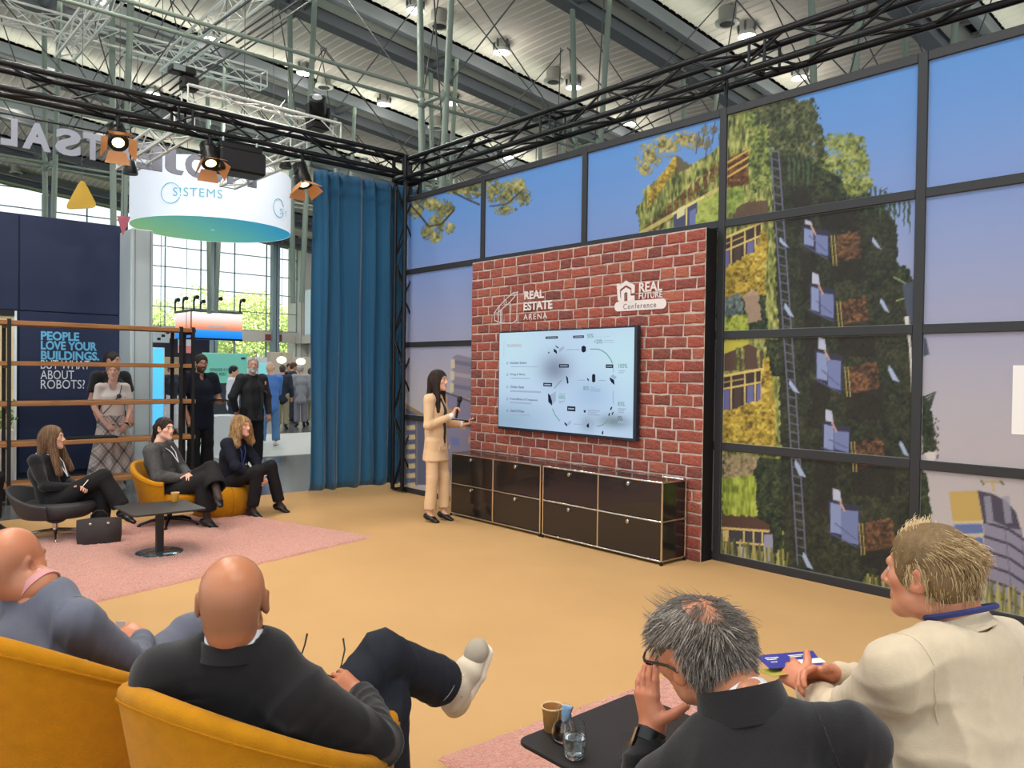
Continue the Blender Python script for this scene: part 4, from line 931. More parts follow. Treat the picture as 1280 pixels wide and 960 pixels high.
# ------------------------------------------------------------------ glazed end wall of the hall
m_mull = mat('mullion_grey', (120, 138, 146), .5); m_conc = mat('concrete', (186, 182, 174), .85)
m_glass = mat('pane_glass', (255, 255, 255), 0.02, alpha=.06)
EX = -44.0
ew = thing('wall_end', (EX, 12, 0)); tag(ew, kind='structure')
zB0, zB1 = 3.25, 3.86; yL, yR = 6.0, at(371, 380, x=EX)[1]
MB().box((EX-.3, yL, zB0), (EX+.25, yR+3, zB1)).build('balcony_band', m_conc, ew)
MB().box((EX-.05, yL, zB1), (EX+.05, yR, zB1+.06)).build('rail', m_mull, ew)
ycols = [at(264, 380, x=EX)[1], at(341, 380, x=EX)[1], 8.4]
ygrid = np.arange(yR-.02, yL, -1.9); zgrid = list(np.arange(zB1, 10, 1.08))+[10.2]
for y in ygrid: MB().box((EX-.03, y-.03, zB1), (EX+.03, y+.03, 10.2)).build('mullion', m_mull, ew)
for z in zgrid[1:]: MB().box((EX-.03, yL, z-.025), (EX+.03, yR, z+.025)).build('transom', m_mull, ew)
for y in ycols: MB().box((EX+.1, y-.22, 0), (EX+.5, y-.02, 10)).build('column', m_mull, ew); MB().box((EX+.1, y+.04, 0), (EX+.5, y+.20, 10)).build('column', m_mull, ew)
for a_, b_ in zip(ygrid[:-1], ygrid[1:]):
    for z_, w_ in zip(zgrid[:-1], zgrid[1:]): MB().box((EX-.006, b_+.03, z_+.025), (EX+.006, a_-.03, w_-.025)).build('pane', m_glass, ew)
    MB().box((EX-.006, b_+.03, 2.2), (EX+.006, a_-.03, zB0)).build('pane', m_glass, ew); MB().box((EX-.03, a_-.05, 0), (EX+.03, a_+.05, zB0)).build('mullion', m_mull, ew)
MB().box((EX-.05, yL, 0), (EX+.05, yR, 2.2)).build('plinth', m_conc, ew)
MB().box((EX-1.2, yR, 0), (EX+.6, yR+.8, 10)).build('pier', m_conc, ew); MB().box((EX-.4, yR+.8, 0), (EX+.2, yR+14, 10)).build('wall_field', m_conc, ew)
MB().box((EX-.4, -12, 0), (EX+.2, yL, 10)).build('wall_field', m_conc, ew)
t = thing('white_kiosk', (EX+3, yR+.4, 3.5), 'white closed cabin on the gallery right of the windows', 'cabin')
MB().box((EX+.8, yR+.1, 3.7), (EX+3, yR+2.6, 6.4), .05).build('body', mat('kiosk_white', (206, 224, 232), .5), t); MB().box((EX+3.0, yR+.25, 3.7), (EX+3.03, yR+.31, 6.3)).build('door_edge', m_mull, t)
MB().box((EX+.3, yR-.2, 3.2), (EX+3.2, yR+3, 3.68)).build('deck', m_conc, t); MB().box((EX+1, yR+.3, 0), (EX+1.6, yR+.9, 3.2)).build('leg', m_conc, t)
p = at(342, 422, x=EX+.3); t = thing('wall_sign', p, 'small dark red board on the gallery band', 'sign'); MB().box((EX+.255, p[1]-.5, p[2]-.18), (EX+.29, p[1]+.5, p[2]+.18)).build('board', mat('sign_red', (126, 60, 58), .6), t)
# trees outside the glass
m_leaf = mat('leaf_green', (212, 228, 150), .7, var=.4, vscale=1.2, rand=[(204, 228, 150), (222, 232, 150), (190, 220, 140)])
m_bark = mat('bark', (96, 84, 68), .9)
lamp('sun', 'SUN', (0, 0, 40), 10.0, (1, .96, .86), (-30, 6, 0), .01); bpy.data.objects['sun'].rotation_euler = Vector((-.62, .1, -.78)).to_track_quat('-Z', 'Y').to_euler()
def leaf_cloud(c, r, n, rng, s=.26):
    d = rng.normal(size=(n, 3)); d /= np.linalg.norm(d, axis=1)[:, None]; rad = (.55+.5*rng.random(n))[:, None]
    P = c+d*rad*np.array(r); a = rng.normal(size=(n, 3)); a /= np.linalg.norm(a, axis=1)[:, None]; b = np.cross(a, rng.normal(size=(n, 3))); b /= np.linalg.norm(b, axis=1)[:, None]
    V = np.stack([P-a*s*.5, P+b*s*.3, P+a*s*.5, P-b*s*.3], 1).reshape(-1, 3); return V
for k, (px, dd, hh, rr_) in enumerate([(196, 60, 5.8, 2.6), (222, 66, 4.4, 2.4), (245, 62, 4.2, 2.4), (288, 60, 6.2, 3.0), (318, 62, 6.6, 2.6), (352, 64, 5.6, 2.6), (372, 60, 4.8, 2.2), (334, 70, 5.4, 2.6), (268, 72, 5.2, 2.6), (204, 74, 5, 3)]):
    p = at(px, 440, d=dd); rng = np.random.default_rng(k+50)
    t = thing('tree', (p[0], p[1], -.2), ['leafy tree outside the glass at its left end, beside the grey pillar', 'low leafy tree outside the glass left of the box banner', 'leafy tree outside the glass straight above the box banner', 'tall leafy tree outside the glass right above the end of the box banner', 'tallest leafy tree outside the glass in the middle bay', 'leafy tree outside the glass in the bay before the concrete pier', 'low leafy tree outside the glass next to the concrete pier', 'leafy tree further back behind the right window column', 'leafy tree further back behind the hanging box banner', 'widest leafy tree further back at the left of the glass'][k], 'tree', 'trees outside the windows')
    V = np.concatenate([leaf_cloud(np.array((p[0]+rng.normal()*rr_*.4, p[1]+rng.normal()*rr_*.5, hh-rr_*.6+rng.normal()*.8)), (rr_*.7, rr_*.7, rr_*.6), 800, rng) for _ in range(6)])
    o = raw('crown', V, np.arange(len(V)).reshape(-1, 4), m_leaf, t); tag(o, kind='stuff')
    MB().tube([(p[0], p[1], -.2), (p[0]+.1, p[1], hh*.5), (p[0], p[1]+.1, hh-.5)], [.22, .16, .06], 8).build('trunk', m_bark, t, True)
gd = MB().box((-140, -60, -.4), (EX-.2, 80, -.2)).build('ground_outside', mat('lawn', (150, 178, 96), .9, var=.2, vscale=.4)); tag(gd, kind='structure')

# ------------------------------------------------------------------ booths and banners in the hall
def at_d(px, py, d): return at(px, py, d=d)
c = at(239, 392, d=25.0); w = 25/980
Ly = (at(303, 405, x=c[0])[1]-c[1]); Lx = 1.5
bx = thing('hanging_box_banner', (c[0]-Lx/2, c[1]+Ly/2, c[2]-.9), 'hanging four sided banner box fading from white over orange to blue', 'banner')
zt_, zb_ = c[2]+.06, at(239, 422, d=25.0)[2]
zz_ = np.linspace(zb_, zt_, 24); tt = (zz_-zb_)/(zt_-zb_)
cb_ = np.stack([np.interp(tt, [0, .3, .36, .5, .75, 1], q) for q in ([20, 40, 235, 248, 250, 252], [130, 160, 130, 170, 226, 250], [236, 246, 110, 130, 224, 252])], 1)
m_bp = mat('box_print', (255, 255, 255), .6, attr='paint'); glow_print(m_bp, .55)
for (A, B) in (((c[0], c[1]), (c[0], c[1]+Ly)), ((c[0], c[1]), (c[0]-Lx, c[1])), ((c[0]-Lx, c[1]), (c[0]-Lx, c[1]+Ly)), ((c[0]-Lx, c[1]+Ly), (c[0], c[1]+Ly))):
    V = [(p_[0], p_[1], z) for z in zz_ for p_ in (A, B)]; Fs = np.array([(2*i, 2*i+1, 2*i+3, 2*i+2) for i in range(23)])
    raw('banner_face', V, Fs, m_bp, bx, col=lin(np.repeat(cb_, 2, 0)))
MB().box((c[0]+.005, c[1]+Ly*.33, zb_+(zt_-zb_)*.42), (c[0]+.012, c[1]+Ly*.66, zb_+(zt_-zb_)*.5)).build('white_band', m_wht, bx)
for (A, B) in (((c[0], c[1]), (c[0], c[1]+Ly)), ((c[0], c[1]), (c[0]-Lx, c[1]))): bar('frame_bar', (*A, zt_+.05), (*B, zt_+.05), .04, m_gird, bx); bar('frame_bar', (*A, zb_-.02), (*B, zb_-.02), .03, m_tb, bx)
bar('frame_bar', (c[0], c[1], zb_), (c[0], c[1], zt_+.05), .02, mat('frame_red', (170, 50, 44), .5), bx)
for q in ((0, .05), (0, .5), (0, .95), (.5, 0), (1, 0), (1, .5)):
    b0 = np.array((c[0]-Lx*q[0], c[1]+Ly*q[1], zt_+.05)); MB().tube([b0, b0+(0, 0, .3), b0+(.1, 0, .42), b0+(.3, 0, .4)], [.03, .03, .05, .07], 8).build('lamp_arm', m_tb, bx, True)
bar('hanger', (c[0]-Lx/2, c[1]+Ly/2, zt_), (c[0]-Lx/2, c[1]+Ly/2, zr(c[1])), .03, m_mull, bx)
p0, p1 = at(254, 480, d=21), at(308, 441, d=21)
ts = thing('teal_sign', (p0[0], (p0[1]+p1[1])/2, p0[2]), 'teal booth sign lettered weniger kosten behind the bearded men', 'sign')
xs_ = p0[0]; ya_, yb_ = at(254, 460, x=xs_)[1], at(309, 460, x=xs_)[1]; za_, zb2 = at(270, 479, x=xs_)[2], at(270, 441, x=xs_)[2]
MB().box((xs_-.1, ya_, za_), (xs_, yb_, zb2), .01).build('board', mat('teal', (126, 208, 190), .5, emit=(126, 208, 190), estr=.15), ts)
MB().box((xs_-.1, ya_+.05, .0), (xs_-.03, yb_-.05, za_)).build('lower_panel', mat('booth_grey', (66, 70, 80), .6), ts)
m_td = mat('sign_dark', (40, 66, 66), .5)
a = at(262, 464, x=xs_+.004); b = at(293, 465, x=xs_+.004); text('sign_lettering', 'WENIGER KOSTEN', a, (0, 1, 0), (0, 0, 1), w=b[1]-a[1], h=.085, m=m_td, parent=ts, bold=.0, space=1.1)
a = at(263, 469.5, x=xs_+.004); b = at(283, 470, x=xs_+.004); text('sign_lettering', 'MEHR WERT', a, (0, 1, 0), (0, 0, 1), w=b[1]-a[1], h=.085, m=m_td, parent=ts, bold=.0, space=1.1)
p = at(304, 448, x=xs_+.004); MB().box((xs_+.001, p[1]-.06, p[2]-.03), (xs_+.006, p[1]+.06, p[2]+.03)).build('sign_mark', m_td, ts)
def block(name, px0, px1, ptop, pbot, d, depth, m, label, cat, parts=()):
    a = at((px0+px1)/2, (ptop+pbot)/2, d=d); x = a[0]; ya = at(px0, ptop, x=x)[1]; yb = at(px1, ptop, x=x)[1]; zt = at(px0, ptop, x=x)[2]; zb = at(px0, pbot, x=x)[2]
    if abs(zb) < .25 or zb < 0: zb = -.012
    t = thing(name, (x, (ya+yb)/2, zb), label, cat); MB().box((x-depth, ya, zb), (x, yb, zt), .01).build('body', m, t)
    return t, x, ya, yb, zb, zt
m_lcd = mat('led_cyan', (70, 190, 240), .4, emit=(96, 200, 245), estr=.7); m_bw = mat('booth_white', (214, 220, 224), .6); m_bt = mat('booth_tan', (206, 180, 146), .6); m_dkb = mat('booth_blackish', (44, 44, 56), .6)
t, x, ya, yb, zb, zt = block('led_tower', 190, 206, 434, 590, 16.0, .25, m_bw, 'standing screen glowing cyan right of the grey pillar', 'screen')
MB().box((x, ya+.02, zb+.5), (x+.012, yb-.03, zt-.02)).build('screen', m_lcd, t)
t, x, ya, yb, zb, zt = block('banner_small', 190, 212, 411, 428, 19.0, .04, m_bw, 'small white hanging notice with black signs right of the pillar', 'notice')
for k in range(3): MB().box((x, ya+.12+.1*k, zb+.06+.08*k), (x+.004, ya+.2+.1*k, zb+.12+.08*k)).build('mark', m_tb, t)
bar('wire', (x-.02, (ya+yb)/2, zt), (x-.02, (ya+yb)/2, zr(ya)), .008, m_cable, t)
block('dark_booth', 192, 262, 422, 470, 27.0, .4, m_dkb, 'dark booth front far behind the rack posts', 'booth')
t, x, ya, yb, zb, zt = block('pink_banner', 223, 243, 424, 441, 24.0, .05, m_bw, 'small white and pink hanging banner below the box banner', 'banner'); MB().box((x, ya, zb), (x+.01, yb, zb+.22)).build('pink_stripe', mat('pink', (240, 150, 150), .6), t); bar('wire', (x-.02, (ya+yb)/2, zt), (x-.02, (ya+yb)/2, zr(ya)), .008, m_cable, t)
block('tan_booth', 206, 232, 446, 560, 24.0, .6, m_bt, 'tan booth wall behind the man with the tablet', 'booth')
block('white_counter', 268, 300, 520, 586, 15.2, .5, m_bw, 'white counter between the two standing bearded men', 'counter')
block('white_booth', 300, 334, 446, 540, 33.0, .4, m_bw, 'white booth wall behind the older man', 'booth')
t, x, ya, yb, zb, zt = block('screen_stand', 322, 340, 452, 470, 31.0, .1, m_bw, 'pale booth screen beside the bald man in blue', 'screen'); MB().box((x, ya+.05, zb+.05), (x+.02, yb-.05, zt-.05)).build('screen', mat('led_pale', (130, 210, 214), .4, emit=(130, 210, 214), estr=.5), t); bar('stand_pole', (x-.05, (ya+yb)/2, 0), (x-.05, (ya+yb)/2, zb), .04, m_tb, t)
block('beige_booth', 338, 366, 440, 520, 37.0, .4, mat('booth_beige', (198, 184, 170), .7), 'beige booth wall behind the talking visitors', 'booth')
block('far_booth', 362, 396, 446, 520, 39.0, .4, mat('booth_cream', (214, 206, 190), .7), 'cream booth front next to the curtain edge', 'booth')
for k, (px, py, d) in enumerate(((352, 450, 35), (376, 452, 36))):
    p = at(px, py, d=d); t = thing('booth_lamp', p, ['glowing round booth lamp left of the man in the dark suit', 'glowing round booth lamp near the curtain edge'][k], 'lamp'); MB().ell(p, (.22, .22, .16), 14, 10).build('globe', mat('globe_glow', (255, 240, 210), .4, emit=(255, 238, 200), estr=1.6), t, True); bar('wire', p, (p[0], p[1], zr(p[1])), .01, m_cable, t)
# ------------------------------------------------------------------ figures: smooth distance fields turned into one continuous surface
def vec(*a): return np.array(a, float)
def nrm(v): v = np.asarray(v, float); return v/(np.linalg.norm(v)+1e-12)
def RC(a, ra, b, rb, k=.02, m=1):
    a, b = vec(*a), vec(*b); r = max(ra, rb); ab = b-a; L2 = ab@ab+1e-12
    def fn(P):
        t = np.clip(((P-a)@ab)/L2, 0, 1); q = P-a-t[:, None]*ab
        return np.sqrt((q*q).sum(1))-(ra+(rb-ra)*t)
    return fn, np.minimum(a, b)-r, np.maximum(a, b)+r, k, m
def EC(a, wa, da, b, wb, db, side, k=.03, m=1):
    """tapering limb of elliptic section: half-width w along side, half-depth d across it"""
    a, b = vec(*a), vec(*b); ab = b-a; L2 = ab@ab+1e-12; ax = ab/math.sqrt(L2); s = np.asarray(side, float); s = nrm(s-ax*(s@ax)); r = max(wa, wb, da, db)
    def fn(P):
        t = np.clip(((P-a)@ab)/L2, 0, 1); q = P-a-t[:, None]*ab; w = wa+(wb-wa)*t; d = da+(db-da)*t
        qs = q@s; rest = (q*q).sum(1)-qs*qs; g = np.minimum(w, d)
        return np.sqrt((qs/w)**2+np.maximum(rest, 0)/(d*d))*g-g
    return fn, np.minimum(a, b)-r, np.maximum(a, b)+r, k, m
def EL(c, r, R=None, k=.02, m=1):
    c = vec(*c); r = vec(*r); R = np.eye(3) if R is None else R; e = (abs(R)*r[None]).sum(1)
    def fn(P):
        q = (P-c)@R; k0 = np.sqrt(((q/r)**2).sum(1)); k1 = np.sqrt(((q/(r*r))**2).sum(1))+1e-9
        return k0*(k0-1)/k1
    return fn, c-e, c+e, k, m
def sdf_mesh(prims, h):
    lo = np.min([p[1] for p in prims if p[4] > 0], 0)-3*h; hi = np.max([p[2] for p in prims if p[4] > 0], 0)+3*h
    n = np.ceil((hi-lo)/h).astype(int)+1; f = np.full(tuple(n), 4*h+.02, np.float32)
    ax = [lo[i]+h*np.arange(n[i]) for i in range(3)]
    for fn, a, b, k, m in prims:
        mg = k+3*h; i0 = np.maximum(0, np.floor((a-mg-lo)/h).astype(int)); i1 = np.minimum(n, np.ceil((b+mg-lo)/h).astype(int)+1)
        if (i1 <= i0).any(): continue
        sl = tuple(slice(i0[j], i1[j]) for j in range(3)); g = np.meshgrid(*[ax[j][sl[j]] for j in range(3)], indexing='ij')
        d = fn(np.stack([q.ravel() for q in g], 1)).reshape(g[0].shape); o = f[sl]
        if m > 0:
            q = np.clip(.5+.5*(o-d)/k, 0, 1); f[sl] = d*q+o*(1-q)-k*q*(1-q)
        else:
            q = np.clip(.5-.5*(o+d)/k, 0, 1); f[sl] = o*(1-q)-d*q+k*q*(1-q)
    ins = f < 0
    c = sum(ins[i:n[0]-1+i, j:n[1]-1+j, l:n[2]-1+l].astype(np.int8) for i in (0, 1) for j in (0, 1) for l in (0, 1))
    act = (c > 0) & (c < 8); I = np.argwhere(act); idx = -np.ones(act.shape, np.int32); idx[act] = np.arange(len(I))
    cor = {(i, j, l): f[I[:, 0]+i, I[:, 1]+j, I[:, 2]+l] for i in (0, 1) for j in (0, 1) for l in (0, 1)}
    acc = np.zeros((len(I), 3)); cnt = np.zeros(len(I))
    for a in range(3):
        for u in (0, 1):
            for v in (0, 1):
                k0 = [0, 0, 0]; k0[(a+1) % 3] = u; k0[(a+2) % 3] = v; k1 = list(k0); k1[a] = 1
                f0, f1 = cor[tuple(k0)], cor[tuple(k1)]; cr_ = (f0 < 0) != (f1 < 0); t = np.where(cr_, f0/np.where(cr_, f0-f1, 1), 0)
                p = np.tile(np.array(k0, float), (len(I), 1)); p[:, a] = t; acc += p*cr_[:, None]; cnt += cr_
    V = lo+h*(I+acc/cnt[:, None]); Fs = []
    for a in range(3):
        b, cc_ = (a+1) % 3, (a+2) % 3
        s0 = [slice(None)]*3; s1 = [slice(None)]*3; s0[a] = slice(0, -1); s1[a] = slice(1, None)
        A, B = ins[tuple(s0)], ins[tuple(s1)]; E = np.argwhere(A != B)
        E = E[(E[:, b] > 0) & (E[:, cc_] > 0) & (E[:, b] < n[b]-1) & (E[:, cc_] < n[cc_]-1)]
        fl = A[E[:, 0], E[:, 1], E[:, 2]]; q = []
        for (u, v) in ((-1, -1), (0, -1), (0, 0), (-1, 0)):
            e = E.copy(); e[:, b] += u; e[:, cc_] += v; q.append(idx[e[:, 0], e[:, 1], e[:, 2]])
        q = np.stack(q, 1); q[~fl] = q[~fl][:, ::-1]; Fs.append(q)
    Fs = np.concatenate(Fs); return V, Fs[(Fs >= 0).all(1)]
def relax(V, Fs, it=2, w=.5):
    a = np.concatenate([Fs[:, i] for i in range(4)]); b = np.concatenate([Fs[:, (i+1) % 4] for i in range(4)])
    for _ in range(it):
        S_ = np.zeros_like(V); n = np.zeros(len(V)); np.add.at(S_, a, V[b]); np.add.at(n, a, 1); V = V*(1-w)+w*S_/np.maximum(n, 1)[:, None]
    return V
def vnormals(V, Fs):
    fn = np.cross(V[Fs[:, 2]]-V[Fs[:, 0]], V[Fs[:, 3]]-V[Fs[:, 1]]); N = np.zeros_like(V)
    for i in range(4): np.add.at(N, Fs[:, i], fn)
    return N/(np.linalg.norm(N, axis=1)[:, None]+1e-12)
def crease(V, Fs, spots, amp=.005, base=.0012, seed=0):
    """cloth folds: soft ridges that gather around joints; spots = [(centre, radius, axis of the limb)]"""
    N = vnormals(V, Fs); r = np.random.default_rng(seed); D = np.zeros(len(V))
    for _ in range(4):
        a = nrm(r.normal(size=3)); b = nrm(r.normal(size=3)); D += base*np.sin(V@a*r.uniform(22, 48)+2.2*np.sin(V@b*r.uniform(9, 18))+r.uniform(0, 6))
    for (c, rad, ax) in spots:
        c = np.asarray(c, float); ax = nrm(ax); g = np.exp(-((V-c)**2).sum(1)/(rad*rad)); o = nrm(np.cross(ax, r.normal(size=3))); d = nrm(ax+o*r.uniform(-.9, .9))
        s = np.sin(V@d*r.uniform(40, 62)+1.6*np.sin(V@o*r.uniform(12, 22))+r.uniform(0, 6)); D += amp*g*(1.25*(1-abs(s))**1.3-.45)
    return V+N*D[:, None]

def frame(f, u):
    f = nrm(f); u = np.asarray(u, float); u = nrm(u-f*(u@f)); return np.stack([np.cross(f, u), f, u], 1)   # columns right, forward, up
def head_prims(c, R, s=1.0, male=True, wide=1.0, nose=1.0, neck=None, nr=.055):
    T = lambda x, y, z: c+R@(vec(x*wide, y, z)*s)
    e = lambda p, r, k=.018, m=1, Rl=None: EL(T(*p), vec(r[0]*wide, r[1], r[2])*s, R if Rl is None else R@Rl, k*s, m)
    q = lambda a, ra, b, rb, k=.015, m=1: RC(T(*a), ra*s, T(*b), rb*s, k*s, m)
    P = [e((0, -.014, .028), (.076, .097, .088)), e((0, .030, -.030), (.062, .064, .086), .03), e((0, -.06, -.03), (.056, .045, .06), .04)]
    for k in (-1, 1): P += [q((k*.046, .02, -.068), .02, (0, .07, -.098), .019, .025), e((k*.043, .060, -.016), (.022, .022, .02), .02)]
    P += [e((0, .079, -.098), (.02, .015, .015), .014), q((-.034, .082, .024), .011, (.034, .082, .024), .011, .016)]
    P += [q((0, .088, .014), .0075, (0, .108*nose, -.026), .011, .012), e((0, .109*nose, -.031), (.0115, .011, .010), .006)]
    for k in (-1, 1): P += [e((k*.012, .099, -.036), (.0085, .010, .008), .006), e((k*.033, .100, .004), (.017, .013, .010), .010, -1)]
    P += [q((-.017, .088, -.060), .006, (.017, .088, -.060), .006, .006), q((-.015, .088, -.071), .007, (.015, .088, -.071), .007, .006), q((-.021, .0985, -.0655), .0022, (.021, .0985, -.0655), .0022, .003, -1)]
    if neck is not None: P.insert(3, RC(T(0, -.028, -.065), nr*.95*s, neck, nr*1.04*s, .03))
    for k in (-1, 1):
        a = k*.32; Rl = np.array([[math.cos(a), math.sin(a), 0], [-math.sin(a), math.cos(a), 0], [0, 0, 1]])
        P += [e((k*.080, -.010, -.006), (.0085, .019, .033), .006, 1, Rl), e((k*.076, .004, -.028), (.008, .011, .012), .006), e((k*.089, -.003, -.004), (.007, .010, .019), .005, -1, Rl)]
    return P
def hand_prims(w, d, pn, right, curl=(.5, .55, .6, .65), spread=.14, thumb=(.5, .35), s=1.0, fore=None):
    """palm, four unequal fingers and a thumb; d = finger direction, pn = where the palm faces"""
    d = nrm(d); pn = nrm(pn-d*(np.asarray(pn)@d)); th = np.cross(d, pn)*(1 if right else -1); P = []
    if fore is not None: P.append(RC(fore, .034*s, w, .026*s, .02))
    P.append(EC(w+d*.012*s, .026*s, .018*s, w+d*.082*s, .040*s, .0135*s, th, .02)); P.append(EL(w+d*.035*s+th*.024*s+pn*.008*s, (.026*s, .018*s, .018*s), np.stack([d, th, pn], 1), .015))
    for i, (o, L, r) in enumerate(((.029, .072, .0092), (.010, .080, .0096), (-.010, .074, .0092), (-.028, .058, .0082))):
        p = w+d*(.088-.004*abs(i-1.2))*s+th*o*s; a = 0.0; dd0 = nrm(d+th*spread*(1.5-i)*.5); c = curl[i]
        for j, (fr, kk) in enumerate(((.45, .8), (.31, 1.1), (.24, .7))):
            a += c*kk; dd = dd0*math.cos(a)+pn*math.sin(a); q = p+dd*L*fr*s; r1 = r*(1-.10*j)*s; P.append(RC(p, r1, q, r1*.92, .004)); p = q
    p = w+d*.030*s+th*.030*s; t1 = nrm(th*math.sin(thumb[0]+.4)+d*math.cos(thumb[0]+.4)+pn*.25); q = p+t1*.045*s; P.append(RC(p, .013*s, q, .0115*s, .008))
    t2 = nrm(t1*math.cos(thumb[1])+d*math.sin(thumb[1])*.7+pn*math.sin(thumb[1])*.6); P.append(RC(q, .0112*s, q+t2*.032*s, .009*s, .004)); return P

def skinmat(): return mat('skin', (255, 255, 255), .33, attr='paint', bump=.05, bscale=350, spec=.45)
def join_parts(parts):
    V = []; Fs = []; C = []; o = 0
    for v, f, c in parts: V.append(v); Fs.append(f+o); C.append(c if c.ndim == 2 else np.tile(c, (len(v), 1))); o += len(v)
    return np.concatenate(V), np.concatenate(Fs), np.concatenate(C)
def face_paint(V, c, R, s, skin, lips=(176, 104, 96), brow=(70, 54, 46), beard=None, stubble=None, wide=1.0):
    L = ((V-c)@R)/s; L[:, 0] /= wide; C = np.tile(np.asarray(skin, float), (len(V), 1))
    g = lambda p, r: np.exp(-(((L-np.array(p))/np.array(r))**2).sum(1)*1.4)[:, None]
    C = mix2(C, np.asarray(skin)*np.array((1.0, .84, .80)), np.clip(g((.045, .07, -.03), (.03, .03, .025))+g((-.045, .07, -.03), (.03, .03, .025))+g((0, .11, -.03), (.015, .015, .015))+g((.085, 0, 0), (.012, .03, .04))+g((-.085, 0, 0), (.012, .03, .04)), 0, 1)*.55)
    C = mix2(C, lips, np.clip(g((0, .094, -.066), (.021, .012, .0095))*1.6, 0, 1)*.85)
    C = mix2(C, np.asarray(skin)*.62, np.clip(g((.033, .09, .005), (.018, .012, .009))+g((-.033, .09, .005), (.018, .012, .009)), 0, 1)*.6)
    if brow is not None:
        for k in (-1, 1): C = mix2(C, brow, np.clip(g((k*.034, .093, .026), (.022, .014, .006))*1.7, 0, 1)*.85)
    if beard is not None:
        m = (1/(1+np.exp((L[:, 2]+.038-.35*np.maximum(0, .03-L[:, 1])-.0)/.006)))*(1/(1+np.exp((-.005-L[:, 1])/.006)))*(1/(1+np.exp(-(L[:, 2]+.135)/.008)))
        m = m*(1-np.clip(g((0, .096, -.066), (.024, .012, .010))*1.4, 0, 1)[:, 0]); C = mix2(C, beard, (m*.9)[:, None])
    if stubble is not None:
        m = stubble[1](L); C = mix2(C, stubble[0], np.clip(m, 0, 1)[:, None])
    return C
def mix2(a, b, t): return a*(1-t)+np.asarray(b, float)*t
def strands(c, R, s, n, length, mask, flow, wid=.0016, seed=0, lift=.012, rad=(.077, .098, .089), cen=(0, -.014, .028), nseg=5, jit=.35, grav=.0):
    """hair strands as thin three-sided tapering tubes combed over the skull ellipsoid"""
    r = np.random.default_rng(seed); rad = np.array(rad); cen = np.array(cen)
    d = r.normal(size=(n*6, 3)); d /= np.linalg.norm(d, axis=1)[:, None]; P = cen+d*rad; P = P[mask(P)][:n]; n = len(P); pts = [P.copy()]
    L = length*(.6+.7*r.random(n)); D = flow(P)+r.normal(size=P.shape)*jit; D /= np.linalg.norm(D, axis=1)[:, None]+1e-9; wob = r.normal(size=P.shape)*.22; lf = lift*(.4+1.0*r.random(n))
    for k in range(nseg):
        f = flow(P); D = D*.55+f*.45+wob*math.sin(k*1.3)+np.array((0, 0, -grav)); D /= np.linalg.norm(D, axis=1)[:, None]+1e-9
        P = P+D*(L/nseg)[:, None]; q = (P-cen)/rad; l = np.linalg.norm(q, axis=1); mn = 1+(lf*(k+1)/nseg)/.09
        P = np.where((l < mn)[:, None], cen+q/l[:, None]*mn[:, None]*rad, P); pts.append(P.copy())
    A = np.stack(pts, 1); W = c+(A.reshape(-1, 3)*s)@R.T; W = W.reshape(n, nseg+1, 3)
    t = np.gradient(W, axis=1); t /= np.linalg.norm(t, axis=2)[..., None]+1e-9; u = np.cross(t, r.normal(size=(n, 1, 3))); u /= np.linalg.norm(u, axis=2)[..., None]+1e-9; v = np.cross(t, u)
    wd = (wid*(1-.75*np.linspace(0, 1, nseg+1)**2))[None, :, None]
    ring = np.stack([W+wd*(u*math.cos(a)+v*math.sin(a)) for a in (0, 2.09, 4.19)], 2); V = ring.reshape(-1, 3)
    b = (np.arange(n)[:, None]*(nseg+1)+np.arange(nseg)[None]).ravel()*3; Fs = np.concatenate([np.stack([b+i, b+(i+1) % 3, b+3+(i+1) % 3, b+3+i], 1) for i in range(3)])
    return V, Fs, n*(nseg+1)*3
def hair_obj(par, name, V, Fs, col, var=.3, label=None, rough=.45):
    m = mat('hair_%d_%d_%d' % tuple(col), col, rough, var=var, vscale=30, spec=.4, bump=.35, bscale=120, stretch=(3, 3, .6))
    return raw(name, V, Fs, m, par, True, label)

